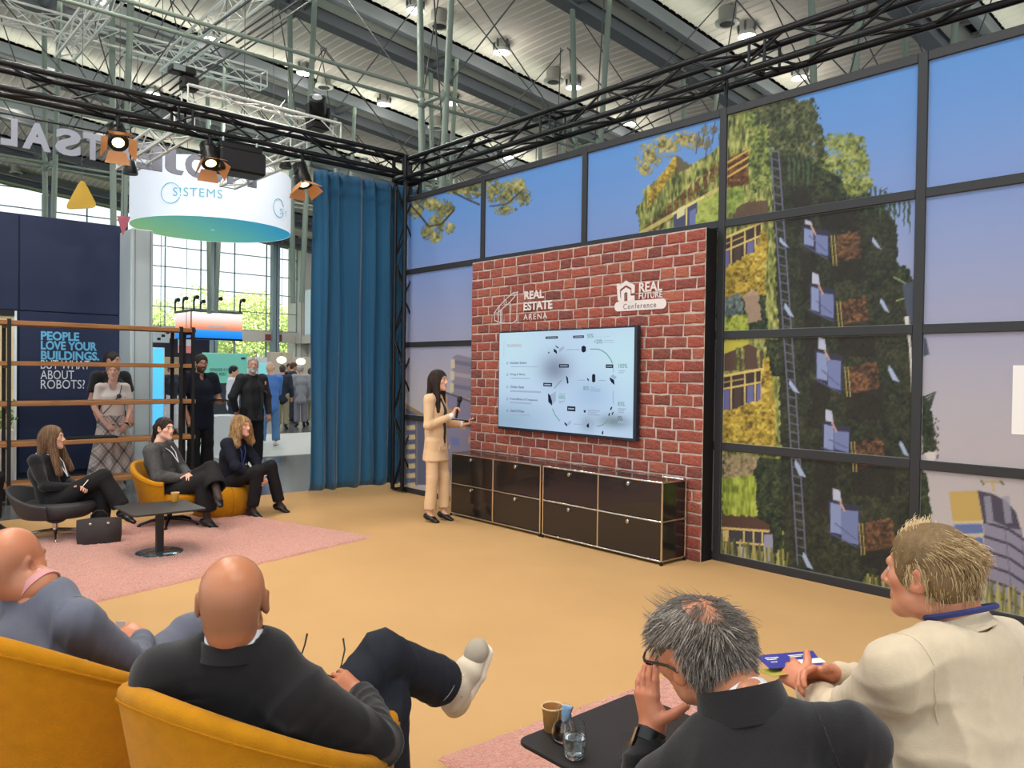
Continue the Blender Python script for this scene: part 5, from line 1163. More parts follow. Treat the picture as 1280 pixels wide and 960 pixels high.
def person(loc, label, J, skin=(214, 160, 132), s=1.0, head=None, hands=None, h=.012, hh=.006, bare_arms=False, bare_legs=False, group=None, hide_face=False, extra=None):
    """the body: one mesh (torso, limbs, head and hands); returns it as the top-level object"""
    P0 = []; sd = J['sr']-J['sl']
    P0 += [EC(J['pel'], .115*s, .085*s, J['che'], .125*s, .085*s, sd, .04), EC(J['che'], .118*s, .080*s, J['nek']-nrm(J['nek']-J['che'])*.03*s, .052*s, .050*s, sd, .04)]
    for a in 'lr':
        P0 += [RC(J['nek']*.6+J['s'+a]*.4-vec(0, 0, .038*s), .036*s, J['s'+a], .042*s, .02), RC(J['s'+a], .044*s, J['e'+a], .036*s, .02), RC(J['e'+a], .036*s, J['w'+a], .025*s, .02)]
        P0 += [RC(J['h'+a], .07*s, J['k'+a], .048*s, .03), RC(J['k'+a], .048*s, J['a'+a], .032*s, .02), RC(J['a'+a], .029*s, J['a'+a]+nrm(J['a'+a]-J['k'+a])*.03*s+nrm(J['t'+a]-J['a'+a])*.045*s, .024*s, .02)]
    V, Fs = sdf_mesh(P0, h); parts = [(V, Fs, np.asarray(skin, float))]
    c, R = J['hed'], J['hR']; hp = head or {}
    V, Fs = sdf_mesh(head_prims(c, R, s*hp.get('s', 1), neck=J['nek'], wide=hp.get('wide', 1), nose=hp.get('nose', 1), nr=hp.get('nr', .055)), hh); V = relax(V, Fs, 1, .35)
    parts.append((V, Fs, face_paint(V, c, R, s*hp.get('s', 1), skin, hp.get('lips', (176, 104, 96)), hp.get('brow', (80, 62, 52)), hp.get('beard'), hp.get('stubble'), hp.get('wide', 1))))
    for a in 'lr':
        H = (hands or {}).get(a, {})
        if H is None: continue
        fd = nrm(J['w'+a]-J['e'+a]); d = H.get('d', fd); pn = H.get('pn', np.cross(fd, sd))
        V, Fs = sdf_mesh(hand_prims(J['w'+a], d, pn, a == 'r', H.get('curl', (.35, .4, .45, .5)), H.get('spread', .14), H.get('thumb', (.5, .3)), s*H.get('s', 1), J['w'+a]-fd*.07*s), hh*H.get('hk', .8)); V = relax(V, Fs, 1, .3)
        k = np.tile(np.asarray(skin, float)*np.array((1, .95, .93)), (len(V), 1)); parts.append((V, Fs, k))
    V, Fs, C = join_parts(parts); me = bpy.data.objects.new('person', None); bpy.data.objects.remove(me)
    o = raw('person', V-np.asarray(loc, float), Fs, skinmat(), None, True, None, None, lin(np.clip(C, 0, 255))); o.location = [float(v) for v in loc]
    tag(o, label, 'person', group)
    if not hide_face:
        ew_, ei = mat('eye_white', (196, 184, 174), .25), mat('eye_iris', (50, 40, 36), .15)
        for k in (-1, 1):
            p = c+R@(vec(k*.0325*hp.get('wide', 1), .0785, .004)*s*hp.get('s', 1)); b = MB(); rs = s*hp.get('s', 1)
            b.m = 0; b.ell(p, (.0115*rs,)*3, 12, 8); b.m = 1; b.ell(p+R@(vec(0, .0070, 0)*rs), (.0064*rs, .0056*rs, .0064*rs), 8, 6, R); b.build('eye', [ew_, ei], o, True)
    return o
def cloth(par, name, prims, h, m, spots=(), amp=.005, base=.0012, seed=0, label=None, rl=1):
    V, Fs = sdf_mesh(prims, h); V = relax(V, Fs, rl, .5)
    if amp: V = crease(V, Fs, spots, amp, base, seed)
    global LASTV; LASTV = V
    return raw(name, V, Fs, m, par, True, label)
def top_prims(J, s=1.0, fat=.016, hem=.10, sleeve='long', neck_r=.064, sr=1.0, belly=0.0, vneck=0, taper=1.0, wide=1.0, trap=.045, sk=.035):
    sd = J['sr']-J['sl']; ax = nrm(J['che']-J['pel']); f = nrm(np.cross(ax, sd)) if False else nrm(np.cross(sd, ax))*-1
    f = J['fwd']; lo = J['pel']-ax*hem*s; P = []
    P.append(EC(lo, (.150+fat)*s*taper*wide, (.110+fat)*s*taper, J['pel']+ax*.12*s+f*belly*.3, (.128+fat)*s*wide, (.098+fat+belly*.4)*s, sd, .05))
    P.append(EC(J['pel']+ax*.10*s+f*belly*.4, (.128+fat)*s*wide, (.098+fat+belly*.5)*s, J['che'], (.150+fat)*s*wide, (.104+fat)*s, sd, .05))
    P.append(EC(J['che'], (.150+fat)*s*wide, (.104+fat)*s, J['nek']-ax*.06*s, (.095+fat)*s*wide, (.070+fat)*s, sd, .05))
    for a in 'lr':
        P.append(RC(J['nek']-ax*trap*s+(J['s'+a]-J['nek'])*.25, (.050+fat*.6)*s, J['s'+a]+ax*.012*s, (.046+fat)*s, sk))
        el, wr = J['e'+a], J['w'+a]
        if sleeve == 'long':
            P += [RC(J['s'+a], (.053+fat)*s*sr, el, (.042+fat*.8)*s*sr, .03), RC(el, (.042+fat*.8)*s*sr, wr-nrm(wr-el)*.012*s, (.029+fat*.6)*s*sr, .025)]
        elif sleeve == 'short': P.append(RC(J['s'+a], (.053+fat)*s*sr, J['s'+a]*.45+el*.55, (.050+fat)*s*sr, .03))
    hd = nrm(J['hed']-J['nek']); P.append(RC(J['nek']+hd*.012*s, neck_r*s, J['nek']+hd*.2*s, (neck_r+.03)*s, .010, -1))
    if vneck: P.append(EL(J['nek']-ax*vneck*.45*s+f*.10*s, (.042*s, .10*s, vneck*.62*s), frame(f, ax), .012, -1))
    if sleeve == 'long':
        for a in 'lr':
            d = nrm(J['w'+a]-J['e'+a]); P.append(RC(J['w'+a]+d*.004*s, .023*s*sr, J['w'+a]+d*.07*s, .05*s, .006, -1))
    if sleeve == 'short':
        for a in 'lr':
            d = nrm(J['e'+a]-J['s'+a]); q = J['s'+a]*.45+J['e'+a]*.55; P.append(RC(q+d*.01*s, .043*s*sr, q+d*.09*s, .07*s, .006, -1))
    return P
def arm_spots(J):
    o = []
    for a in 'lr': o += [(J['e'+a], .10, J['w'+a]-J['s'+a]), (J['w'+a]*.7+J['e'+a]*.3, .07, J['w'+a]-J['e'+a]), (J['s'+a]*.8+J['che']*.2, .09, J['e'+a]-J['s'+a])]
    o.append((J['pel']*.6+J['che']*.4, .16, J['che']-J['pel'])); return o
def leg_prims(J, s=1.0, fat=.014, flare=0.0, cut=.05, top=.10):
    ax = nrm(J['che']-J['pel']); sd = J['sr']-J['sl']; P = [EC(J['pel']-ax*.06*s, (.138+fat)*s, (.105+fat)*s, J['pel']+ax*top*s, (.118+fat)*s, (.092+fat)*s, sd, .04)]
    for a in 'lr':
        an = J['a'+a]+nrm(J['k'+a]-J['a'+a])*cut*s
        P += [RC(J['h'+a], (.080+fat)*s, J['k'+a], (.056+fat)*s, .04), RC(J['k'+a], (.055+fat)*s, an, (.040+fat+flare)*s, .03)]
    for a in 'lr':
        d = nrm(J['a'+a]-J['k'+a]); an = J['a'+a]-d*cut*s; P.append(RC(an+d*.012*s, (.034+flare*.8+fat*.6)*s, an+d*.09*s, (.06+flare)*s, .006, -1))
    return P
def leg_spots(J):
    o = []
    for a in 'lr': o += [(J['k'+a], .11, J['a'+a]-J['h'+a]), (J['h'+a], .12, J['k'+a]-J['h'+a]), (J['a'+a]*.75+J['k'+a]*.25, .08, J['a'+a]-J['k'+a])]
    return o
def shoe(par, J, a, m, m_sole=None, s=1.0, h=.006, low=.0, sole=.018, width=.042, label=None, up=None):
    d = nrm(J['t'+a]-J['a'+a]) if up is None else nrm((J['t'+a]-J['a'+a])-up*((J['t'+a]-J['a'+a])@up)); u = vec(0, 0, 1.0) if up is None else nrm(up); u = nrm(u-d*(u@d)); sd = np.cross(d, u); A = J['a'+a]
    b = A-u*.055*s; heel = b-d*.045*s; toe = b+d*.165*s; mid = b+d*.07*s
    P = [EC(heel+u*.012*s, width*.82*s, .034*s, mid+u*.010*s, width*s, .032*s, sd, .02), EC(mid+u*.006*s, width*s, .032*s, toe-u*.004*s-d*.02*s, width*.78*s, .022*s, sd, .02), RC(b+u*.01*s-d*.012*s, .038*s, A+u*(.005-low)*s, .040*s, .03)]
    P += [RC(A+u*(.03-low)*s, .031*s, A+u*.09*s, .045*s, .006, -1), EL(b+d*.06*s-u*.085*s, (.30*s, .20*s, .058*s), np.stack([d, sd, u], 1), .004, -1)]
    V, Fs = sdf_mesh(P, h); o = raw('shoe', relax(V, Fs, 1, .4), Fs, m, par, True, label)
    if m_sole is not None:
        P = [EC(heel-u*.024*s, width*.9*s, sole*s, mid-u*.026*s, width*1.04*s, sole*.9*s, sd, .01), EC(mid-u*.026*s, width*1.04*s, sole*.9*s, toe-u*.022*s-d*.016*s, width*.86*s, sole*.8*s, sd, .01)]
        V, Fs = sdf_mesh(P, h); raw('sole', relax(V, Fs, 1, .4), Fs, m_sole, o, True)
    return o
def hair_cap(c, R, s, thick=.010, face=(0, .118, -.032, .074, .082, .106), low=-.02, extra=(), nape=-.075, h=.007, ears=True):
    T = lambda x, y, z: c+R@(vec(x, y, z)*s)
    P = [EL(T(0, -.014, .030), vec(.077+thick, .098+thick, .090+thick)*s, R, .02), EL(T(0, -.058, -.028), vec(.062+thick, .050+thick, .062)*s, R, .03)]
    P += list(extra)
    fx = face; P.append(EL(T(fx[0], fx[1], fx[2]), vec(fx[3], fx[4], fx[5])*s, R, .012, -1))
    P.append(EL(T(0, .01, nape-.10), vec(.12, .16, .095)*s, R, .012, -1))
    if ears:
        for k in (-1, 1): P.append(EL(T(k*.088, -.002, -.014), vec(.030, .036, .050)*s, R, .008, -1))
    V, Fs = sdf_mesh(P, h); return relax(V, Fs, 1, .4), Fs
def lanyard(par, J, m, badge=None, s=1.0, drop=.30, side=.0, w=.008):
    ax = nrm(J['che']-J['pel']); f = J['fwd']; sd = nrm(J['sr']-J['sl']); n = J['nek']; b = MB(); low = n-ax*drop*s+f*.135*s+sd*side
    for k in (-1, 1):
        pts = [n+sd*k*.060*s-f*.055*s+ax*.012*s, n+sd*k*.078*s-f*.005*s+ax*.004*s, n+sd*k*.070*s+f*.062*s-ax*.035*s, n+sd*k*.04*s+f*.118*s-ax*.14*s, low]
        for p, q in zip(pts[:-1], pts[1:]): b.obox((p+q)/2, (q-p)/2, sd*w, nrm(np.cross(q-p, sd))*.0016)
    p, q = n+sd*.060*s-f*.055*s+ax*.012*s, n-sd*.060*s-f*.055*s+ax*.012*s; b.obox((p+q)/2-f*.006, (q-p)/2, ax*w, f*.0016)
    o = b.build('lanyard', m, par)
    if badge is not None: b2 = MB().obox(low-ax*.06*s+f*.004, sd*.042, ax*.055, f*.0015); b2.build('badge', badge, o)
    return o

def band(par, name, c, ax, sd, rx, ry, h, flare, m, th=.0045, dip=0.0, label=None, fwd=0.0, n=44):
    """clean collar or neckband: elliptic ring standing round the neck, lower in front by dip"""
    ax = nrm(ax); sd = nrm(sd-ax*(sd@ax)); f = np.cross(ax, sd); R = []
    for (k, g) in ((0, 0), (1, 0), (1, 1), (0, 1)):
        ring = []
        for a in np.linspace(0, 2*math.pi, n, endpoint=False):
            q = 1+flare*k; w = (rx*q-th*g); d = (ry*q-th*g); fr = max(0, math.sin(a))**2; z = h*k*(1-.35*fr)-dip*fr+(.0015 if k and not g else 0)
            ring.append(tuple(c+sd*w*math.cos(a)+f*(d*math.sin(a)+fwd*k)+ax*z))
        R.append(ring)
    return MB().rings(R, cap=False, close=True).build(name, m, par, True, label)
def seam(par, V, c, n, rad, m, r=.0016, name='seam'):
    """stitched seam: follows the cloth surface where the plane (c, n) cuts it"""
    n = nrm(n); d = (V-c)@n; q = V-c-d[:, None]*n; k = (abs(d) < .006) & (np.linalg.norm(q, axis=1) < rad)
    if k.sum() < 12: return
    u = nrm(np.cross(n, (0.3, 0.2, 1.0))); w = np.cross(n, u); a = np.arctan2(q[k]@w, q[k]@u); L = np.linalg.norm(q[k], axis=1); P = []
    for t in np.linspace(-math.pi, math.pi, 41)[:-1]:
        dd = abs((a-t+math.pi) % (2*math.pi)-math.pi); j = np.argsort(dd)[:4]; l = L[j].mean()
        P.append(c+(u*math.cos(t)+w*math.sin(t))*l)
    P.append(P[0]); return MB().tube(P, r, 5).build(name, m, par, True)
def comb(o, V, Fs, cols, n, L, wid, seed=0, lift=.002, down=(0, 0, -1), wob=.07):
    """loose strands lying over a head of hair: they walk down along its surface"""
    r = np.random.default_rng(seed); N = vnormals(V, Fs); ok = np.nonzero((N[:, 2] > -.4) & (N[:, 2] < .93))[0]; D = np.asarray(down, float)
    V2 = V[::2]; N2 = N[::2]
    for ci, col in enumerate(cols):
        k = ok[r.integers(0, len(ok), n)]; cur = V[k]; nn = N[k]; pts = [cur+nn*.001]; nrms = [nn]; l = L*(.5+.8*r.random(n)); jit = r.normal(size=(n, 3))*wob
        for s_ in range(5):
            t = D-nn*(nn@D)[:, None]+jit*math.cos(s_*1.5); t /= np.linalg.norm(t, axis=1)[:, None]+1e-6; cur = cur+t*(l/5)[:, None]
            d2 = (cur**2).sum(1)[:, None]-2*cur@V2.T+(V2**2).sum(1)[None]; j = d2.argmin(1); nn = N2[j]; off = ((cur-V2[j])*nn).sum(1); cur = cur-nn*off[:, None]; nrms.append(nn); pts.append(cur+nn*(.001+lift*(s_+1)/5*r.random(n))[:, None])
        W = np.stack(pts, 1); nn = np.stack(nrms, 1); t = np.gradient(W, axis=1); t /= np.linalg.norm(t, axis=2)[..., None]+1e-9; u = np.cross(t, nn); u /= np.linalg.norm(u, axis=2)[..., None]+1e-9; v = np.cross(t, u)
        wd = (wid*np.array((.5, 1, 1, 1, .8, .25)))[None, :, None]; ring = np.stack([W+wd*(u*math.cos(a)+.6*v*math.sin(a)) for a in (0, 2.09, 4.19)], 2).reshape(-1, 3)
        b = (np.arange(n)[:, None]*6+np.arange(5)[None]).ravel()*3; F2 = np.concatenate([np.stack([b+i, b+(i+1) % 3, b+3+(i+1) % 3, b+3+i], 1) for i in range(3)])
        raw('hair_strands', ring, F2, mat('strand_%d_%d_%d' % tuple(col), col, .45, spec=.4), o, True)
def PL(p, n, R=1.2):
    """half-space below a plane, to cut a straight hem"""
    p = vec(*p); n = nrm(n)
    return (lambda P: (P-p)@n), p-R, p+R, .004, -1
# ------------------------------------------------------------------ skeletons
def finish(J, hf, hu=(0, 0, 1)):
    J = {k: np.asarray(v, float) for k, v in J.items()}
    J['fwd'] = nrm(np.cross(J['che']-J['pel'], J['sr']-J['sl'])); J['hR'] = frame(hf, hu); return J
STAND = dict(pel=(0, 0, .95), che=(0, 0, 1.27), nek=(0, -.02, 1.475), hed=(0, .025, 1.632), sr=(.18, -.01, 1.41), sl=(-.18, -.01, 1.41), er=(.235, -.03, 1.13), el=(-.235, -.03, 1.13), wr=(.24, .05, .88), wl=(-.24, .05, .88),
             hr=(.09, 0, .92), hl=(-.09, 0, .92), kr=(.10, .025, .50), kl=(-.10, .025, .50), ar=(.10, 0, .10), al=(-.10, 0, .10), tr=(.13, .16, .05), tl=(-.13, .16, .05))
SEAT = dict(pel=(0, 0, .50), che=(0, -.07, .81), nek=(0, -.065, 1.015), hed=(0, -.015, 1.175), sr=(.18, -.07, .95), sl=(-.18, -.07, .95), er=(.24, .03, .69), el=(-.24, .03, .69), wr=(.10, .25, .64), wl=(-.10, .25, .64),
            hr=(.09, .02, .48), hl=(-.09, .02, .48), kr=(.11, .46, .52), kl=(-.11, .46, .52), ar=(.10, .44, .10), al=(-.10, .44, .10), tr=(.11, .60, .05), tl=(-.11, .60, .05))
def pose(base, facing, kind, s=1.0, look=(0, 1, 0), up=(0, 0, 1), drop=0.0, **ov):
    f = nrm((facing[0], facing[1], 0)); r = np.cross(f, (0, 0, 1.0)); B = vec(base[0], base[1], base[2] if len(base) > 2 else 0)
    d = dict(kind); d.update(ov)
    for q in ('pel', 'che', 'nek', 'hed', 'sr', 'sl', 'er', 'el', 'wr', 'wl', 'hr', 'hl'): d[q] = (d[q][0], d[q][1], d[q][2]-drop)
    w = lambda p: r*p[0]+f*p[1]+vec(0, 0, 1)*p[2]
    J = finish({k: B+w(v)*s for k, v in d.items()}, w(look), w(up)); J['w'] = lambda p: B+w(p)*s; J['d'] = lambda p: nrm(w(p)); return J
m_blkcl = mat('cloth_black', (30, 29, 32), .85, bump=.15, bscale=300, sheen=.2, spec=.2)
m_blktr = mat('trouser_black', (34, 32, 34), .85, bump=.15, bscale=300, spec=.2)
m_navycl = mat('cloth_navy', (30, 32, 44), .85, bump=.15, bscale=300, spec=.2)
m_bshoe = mat('shoe_black', (22, 20, 20), .35)
m_wshoe = mat('shoe_white', (222, 216, 206), .6)
m_lan_b = mat('lanyard_blue', (70, 92, 168), .6); m_lan_w = mat('lanyard_white', (226, 226, 230), .6); m_badge = mat('badge_white', (224, 222, 220), .4)
SK = (218, 166, 138)

# ------------------------------------------------------------------ the presenter
J = pose((-7.11, 5.18), (.86, .51), STAND, .965, drop=0, look=(.10, 1, .02), er=(.225, .0, 1.12), wr=(.075, .235, 1.235), el=(-.22, .03, 1.12), wl=(-.10, .30, 1.13), ar=(.09, -.03, .095), al=(-.085, .07, .095), kr=(.095, .0, .5), kl=(-.09, .07, .5), tr=(.11, .13, .05), tl=(-.07, .24, .05))
m_suit = mat('suit_beige', (214, 178, 140), .8, bump=.12, bscale=260, spec=.2)
W = J['w']
pr = person((-7.11, 5.18, 0), 'standing woman in a beige trouser suit speaking into a microphone beside the screen', J, (222, 170, 140), .965, dict(wide=.94, lips=(180, 92, 90), brow=(60, 44, 38)), dict(r=dict(d=J['d']((-.30, .25, .9)), pn=J['d']((-.5, .8, .1)), curl=(1.0, 1.05, 1.1, 1.1), thumb=(.2, .9)), l=dict(d=J['d']((.2, 1, .12)), pn=J['d']((.1, -.1, 1)), curl=(.6, .65, .7, .7), thumb=(.3, .9))), h=.011, hh=.0062)
cloth(pr, 'top', top_prims(J, .965, .006, .02, None, .058, vneck=.07), .010, m_blkcl, (), .0, .0)
pj = top_prims(J, .965, .013, .23, 'long', .064, .98, vneck=.10, taper=1.16)
ax = nrm(J['che']-J['pel']); pj.append(EL(J['che']+J['fwd']*.15-ax*.10, (.046, .10, .32), frame(J['fwd'], ax), .012, -1)); pj.append(PL(J['pel']-ax*.235, ax))
bl = cloth(pr, 'blazer', pj, .0095, m_suit, arm_spots(J), .004, .001, 3)
for k in (-1, 1):
    p = W((k*.105, .128, .86)); rr_ = nrm(J['sr']-J['sl']); MB().obox(p, rr_*.055+J['fwd']*-k*.018, ax*.018, J['fwd']*.006).build('pocket_flap', m_suit, bl)
for a in 'rl':
    d = nrm(J['w'+a]-J['e'+a]); cloth(pr, 'cuff', [RC(J['w'+a]-d*.035, .036, J['w'+a]-d*.004, .034, .01), RC(J['w'+a]-d*.01, .026, J['w'+a]+d*.05, .03, .004, -1)], .006, m_lan_w, (), 0, 0)
cloth(pr, 'trousers', leg_prims(J, .965, .010, .020, .075), .010, m_suit, leg_spots(J), .003, .001, 4)
for a in 'rl': shoe(pr, J, a, m_bshoe, None, .86, .006, .03)
T = lambda x, y, z: J['hed']+J['hR']@(vec(x, y, z)*.965)
ex = [EC(T(0, -.07, .0), .085, .050, T(.02, -.12, -.40), .085, .035, J['sr']-J['sl'], .04), EC(T(.072, .005, -.03), .022, .045, T(.105, .045, -.36), .040, .028, J['sr']-J['sl'], .03), EC(T(-.07, .0, -.03), .022, .045, T(-.10, -.0, -.30), .030, .03, J['sr']-J['sl'], .03)]
V, Fs = hair_cap(J['hed'], J['hR'], .965, .009, (0, .118, -.045, .066, .088, .112), extra=ex, nape=-.60, h=.007, ears=False)
ho = hair_obj(pr, 'hair', V, Fs, (44, 28, 24)); comb(ho, V, Fs, [(36, 24, 22), (66, 44, 36)], 700, .12, .0022, 1)
mic = thing('microphone', J['wr'], 'black handheld microphone held by the presenter', 'microphone')
p0 = J['wr']+J['d']((-.30, .25, .9))*.06+J['d']((-.5, .8, .1))*.035; md_ = J['d']((-.15, .12, 1)); MB().lathe([(.010, -.09), (.012, -.08), (.016, .06), (.019, .085), (.02, .09)], p0, 14, md_).build('handle', m_bshoe, mic, True); MB().lathe([(.019, .09), (.027, .10), (.029, .125), (.022, .15), (.008, .158)], p0, 14, md_).build('grille', mat('mic_grille', (40, 40, 42), .5, metal=.6), mic, True)
ck = thing('remote', J['wl'], 'small black remote lying in the left hand of the presenter', 'remote'); pc_ = J['wl']+J['d']((.2, 1, .12))*.085+vec(0, 0, .028); MB().obox(pc_, J['d']((.2, 1, .25))*.07, J['d']((1, -.2, 0))*.022, vec(0, 0, .006)).build('body', m_bshoe, ck)

# ------------------------------------------------------------------ seated women on the left
def seat_shell(name, loc, facing, m, m_in, label, cat='chair', rad=.36, zb=.86, zs=.42, za=.62, arm=2.2, th=.045, legs='star', m_leg=None, group=None, piping=True, wing=1.0, lip=.0):
    """tub chair: shell, rolled rim with piping, seat pad, base; local +Y is forward"""
    t = thing(name, loc, label, cat, group); t.rotation_euler = (0, 0, math.atan2(-facing[0], facing[1]))
    A = np.linspace(-arm, arm, 49); R = []
    def top(a): 
        u = min(1, abs(a)/arm); q = u*u*(3-2*u); return zb*(1-q)+za*q+lip*max(0, (u-.74)/.26)**2
    def rr(a, z):
        f = min(1, max(0, (z-(zs-.14))/(zb-(zs-.14)))); return rad*(.72+.28*f**.7)*(1+.06*math.cos(a)*f)
    rows = []
    NV = 9
    for a in A:
        col = []
        for k in range(NV): z = (zs-.14)+(top(a)-(zs-.14))*k/(NV-1); r = rr(a, z); col.append((r*math.sin(a)*wing, -r*math.cos(a), z))
        for k in range(1, 6): b_ = math.pi*k/6; r = rr(a, top(a))-th/2+th/2*math.cos(b_); z = top(a)+th*.5*math.sin(b_); col.append((r*math.sin(a)*wing, -r*math.cos(a), z))
        for k in range(NV): z = top(a)+((zs-.10)-top(a))*k/(NV-1); r = rr(a, z)-th; col.append((r*math.sin(a)*wing, -r*math.cos(a), z))
        rows.append(col)
    b = MB(); b.rings(rows, cap=True); sh = b.build('shell', m, None, True); sh.parent = t
    if piping:
        pts = [((rr(a, top(a)-.012)+.001)*math.sin(a)*wing, -(rr(a, top(a)-.012)+.001)*math.cos(a), top(a)-.012) for a in A]; q = MB().tube(pts, .0055, 6).build('piping', m_in, None, True); q.parent = sh
    s_ = [(rad*.74*math.sin(a)*wing, -rad*.74*math.cos(a)) for a in np.linspace(0, 2*math.pi, 33)[:-1]]
    b = MB(); b.rings([[(x*f, y*f+(.05 if y > 0 else 0)+dy, z) for x, y in s_] for f, z, dy in ((.80, zs-.14, 0), (.98, zs-.10, .01), (1.03, zs-.05, .02), (1.0, zs-.015, .02), (.85, zs+.005, .01), (.4, zs-.0, 0))]); q = b.build('seat_pad', m_in, None, True); q.parent = t
    ml = m_leg or m_tb
    q = MB().lathe([(.05, zs-.15), (.05, zs-.135), (.028, zs-.17), (.026, .09)] if False else [(.026, .07), (.026, zs-.16), (.12, zs-.145), (.12, zs-.13)], (0, 0, 0), 16).build('stem', ml, None, True); q.parent = t
    n = {'star': 5, 'four': 4}[legs]
    for k in range(n):
        a = 2*math.pi*k/n+.4; e = (.30*math.cos(a), .30*math.sin(a)); q = MB().tube([(0, 0, .085), (e[0]*.6, e[1]*.6, .07), (e[0], e[1], .035)], [.02, .016, .012], 8).build('leg', ml, None, True); q.parent = t
        g = MB().lathe([(.018, 0), (.018, .03), (.01, .036)], (e[0], e[1], 0), 10).build('glide', ml, None); g.parent = q
    return t
m_yel = mat('wool_mustard', (190, 128, 22), .95, bump=.3, bscale=220, sheen=.08, var=.14, vscale=20, spec=.1)
m_yel2 = mat('wool_mustard_seam', (172, 112, 18), .95, bump=.3, bscale=260, spec=.15)
m_dkch = mat('chair_charcoal', (52, 50, 52), .6, bump=.1, bscale=200)
def crossed(J): return J
# woman 1: black suit, black shell chair
b1 = (-8.64, 1.74); f1 = (.56, .83)
J = pose(b1, f1, SEAT, .95, drop=.12, look=(-.05, 1, .03), pel=(0, -.02, .49), che=(0, -.12, .80), nek=(0, -.10, 1.0), hed=(0, -.03, 1.155), sr=(.155, -.13, .93), sl=(-.155, -.11, .93), er=(.205, -.02, .68), wr=(.03, .20, .655), el=(-.20, .03, .68), wl=(.02, .25, .64), kl=(-.10, .43, .50), al=(-.09, .40, .10), tl=(-.08, .56, .05), kr=(-.02, .45, .63), ar=(-.03, .66, .26), tr=(.0, .80, .20), hr=(.09, .02, .50))
w1 = person((*b1, 0), 'seated woman in black with long light brown hair on the black shell chair', J, (222, 172, 146), .95, dict(wide=.94, lips=(186, 110, 104), brow=(120, 92, 70)), dict(r=dict(d=J['d']((-.5, .8, .1)), pn=J['d']((-.6, -.4, -.5)), curl=(.4, .45, .5, .5)), l=dict(d=J['d']((.7, .6, .1)), pn=J['d']((0, -.5, -.8)), curl=(.4, .4, .5, .5))), h=.011, hh=.0062)
cloth(w1, 'shirt', top_prims(J, .95, .004, .0, None, .058, vneck=.07), .010, mat('blouse_navy', (34, 40, 66), .8), (), 0, 0)
cloth(w1, 'blazer', top_prims(J, .95, .010, .10, 'long', .066, .96, vneck=.17), .0095, m_blkcl, arm_spots(J), .004, .001, 5)
cloth(w1, 'trousers', leg_prims(J, .95, .02, .03, .10), .010, m_blktr, leg_spots(J), .004, .001, 6)
for a in 'rl': shoe(w1, J, a, m_bshoe, None, .90, .006, .02)
J1 = J; lanyard(w1, J, m_lan_w, None, .95, .30)
T = lambda x, y, z: J['hed']+J['hR']@(vec(x, y, z)*.95); sd = J['sr']-J['sl']
ex = [EC(T(0, -.07, .0), .085, .050, T(.03, -.10, -.33), .09, .035, sd, .04), EC(T(.070, .0, -.02), .026, .05, T(.10, .09, -.36), .04, .03, sd, .03), EC(T(-.070, .0, -.02), .026, .05, T(-.12, .12, -.34), .035, .03, sd, .03)]
V, Fs = hair_cap(J['hed'], J['hR'], .95, .010, (0, .118, -.04, .062, .088, .112), extra=ex, nape=-.62, ears=False); ho = hair_obj(w1, 'hair', V, Fs, (112, 84, 60)); comb(ho, V, Fs, [(92, 68, 50), (146, 112, 80)], 800, .12, .0022, 2)
pp = thing('paper_sheet', J['wl'], 'white folded paper in the lap of the woman on the black chair', 'paper'); MB().obox(J['wl']+J['d']((.3, .5, .5))*.07, J['d']((.8, .3, 0))*.07, J['d']((-.2, .5, .7))*.05, J['d']((0, -.7, .5))*.003).build('sheet', m_badge, pp)
ch = seat_shell('shell_chair', (b1[0], b1[1], 0), f1, m_dkch, m_dkch, 'low black shell chair on a chrome stem at the left', rad=.40, zb=.50, zs=.36, za=.35, arm=1.75, th=.03, legs='four', m_leg=m_chr, piping=False)
# woman 2: grey blouse, ponytail, mustard chair
b2 = (-8.60, 2.80); f2 = (.74, .67)
J = pose(b2, f2, SEAT, .97, drop=.12, look=(.34, 1, .0), pel=(0, -.02, .50), che=(.02, -.12, .82), nek=(.02, -.11, 1.025), hed=(.02, -.05, 1.185), sr=(.19, -.10, .95), sl=(-.15, -.12, .96), er=(.235, .0, .68), wr=(.06, .21, .655), el=(-.22, .02, .70), wl=(.03, .23, .69), kr=(.10, .45, .53), ar=(.06, .46, .10), tr=(.06, .62, .05), kl=(.0, .47, .64), al=(.22, .66, .40), tl=(.32, .76, .33), hl=(-.09, .03, .51))
w2 = person((*b2, 0), 'seated woman in a sheer grey blouse with a dark ponytail on the mustard chair', J, (226, 178, 154), .97, dict(wide=.95, lips=(190, 104, 100), brow=(60, 46, 42)), dict(r=dict(d=J['d']((-.5, .8, -.1)), pn=J['d']((-.3, -.1, -.9)), curl=(.25, .25, .3, .3)), l=dict(d=J['d']((.7, .5, -.1)), pn=J['d']((0, -.1, -1)), curl=(.25, .25, .3, .3))), h=.011, hh=.0062)
m_bl = mat('blouse_grey', (78, 76, 76), .6, bump=.4, bscale=90, var=.3, vscale=40, spec=.4)
cloth(w2, 'blouse', top_prims(J, .97, .022, .04, 'long', .056, 1.15), .0095, m_bl, arm_spots(J), .006, .0015, 7)
cloth(w2, 'trousers', leg_prims(J, .97, .026, .045, .14), .010, m_blktr, leg_spots(J), .004, .001, 8)
for a in 'rl': shoe(w2, J, a, m_bshoe, None, .92, .006, .03)
J2w = J
lanyard(w2, J, m_lan_w, None, .97, .26); lanyard(w2, J, m_lan_b, None, .97, .27, 0, .005)
T = lambda x, y, z: J['hed']+J['hR']@(vec(x, y, z)*.97); sd = J['sr']-J['sl']
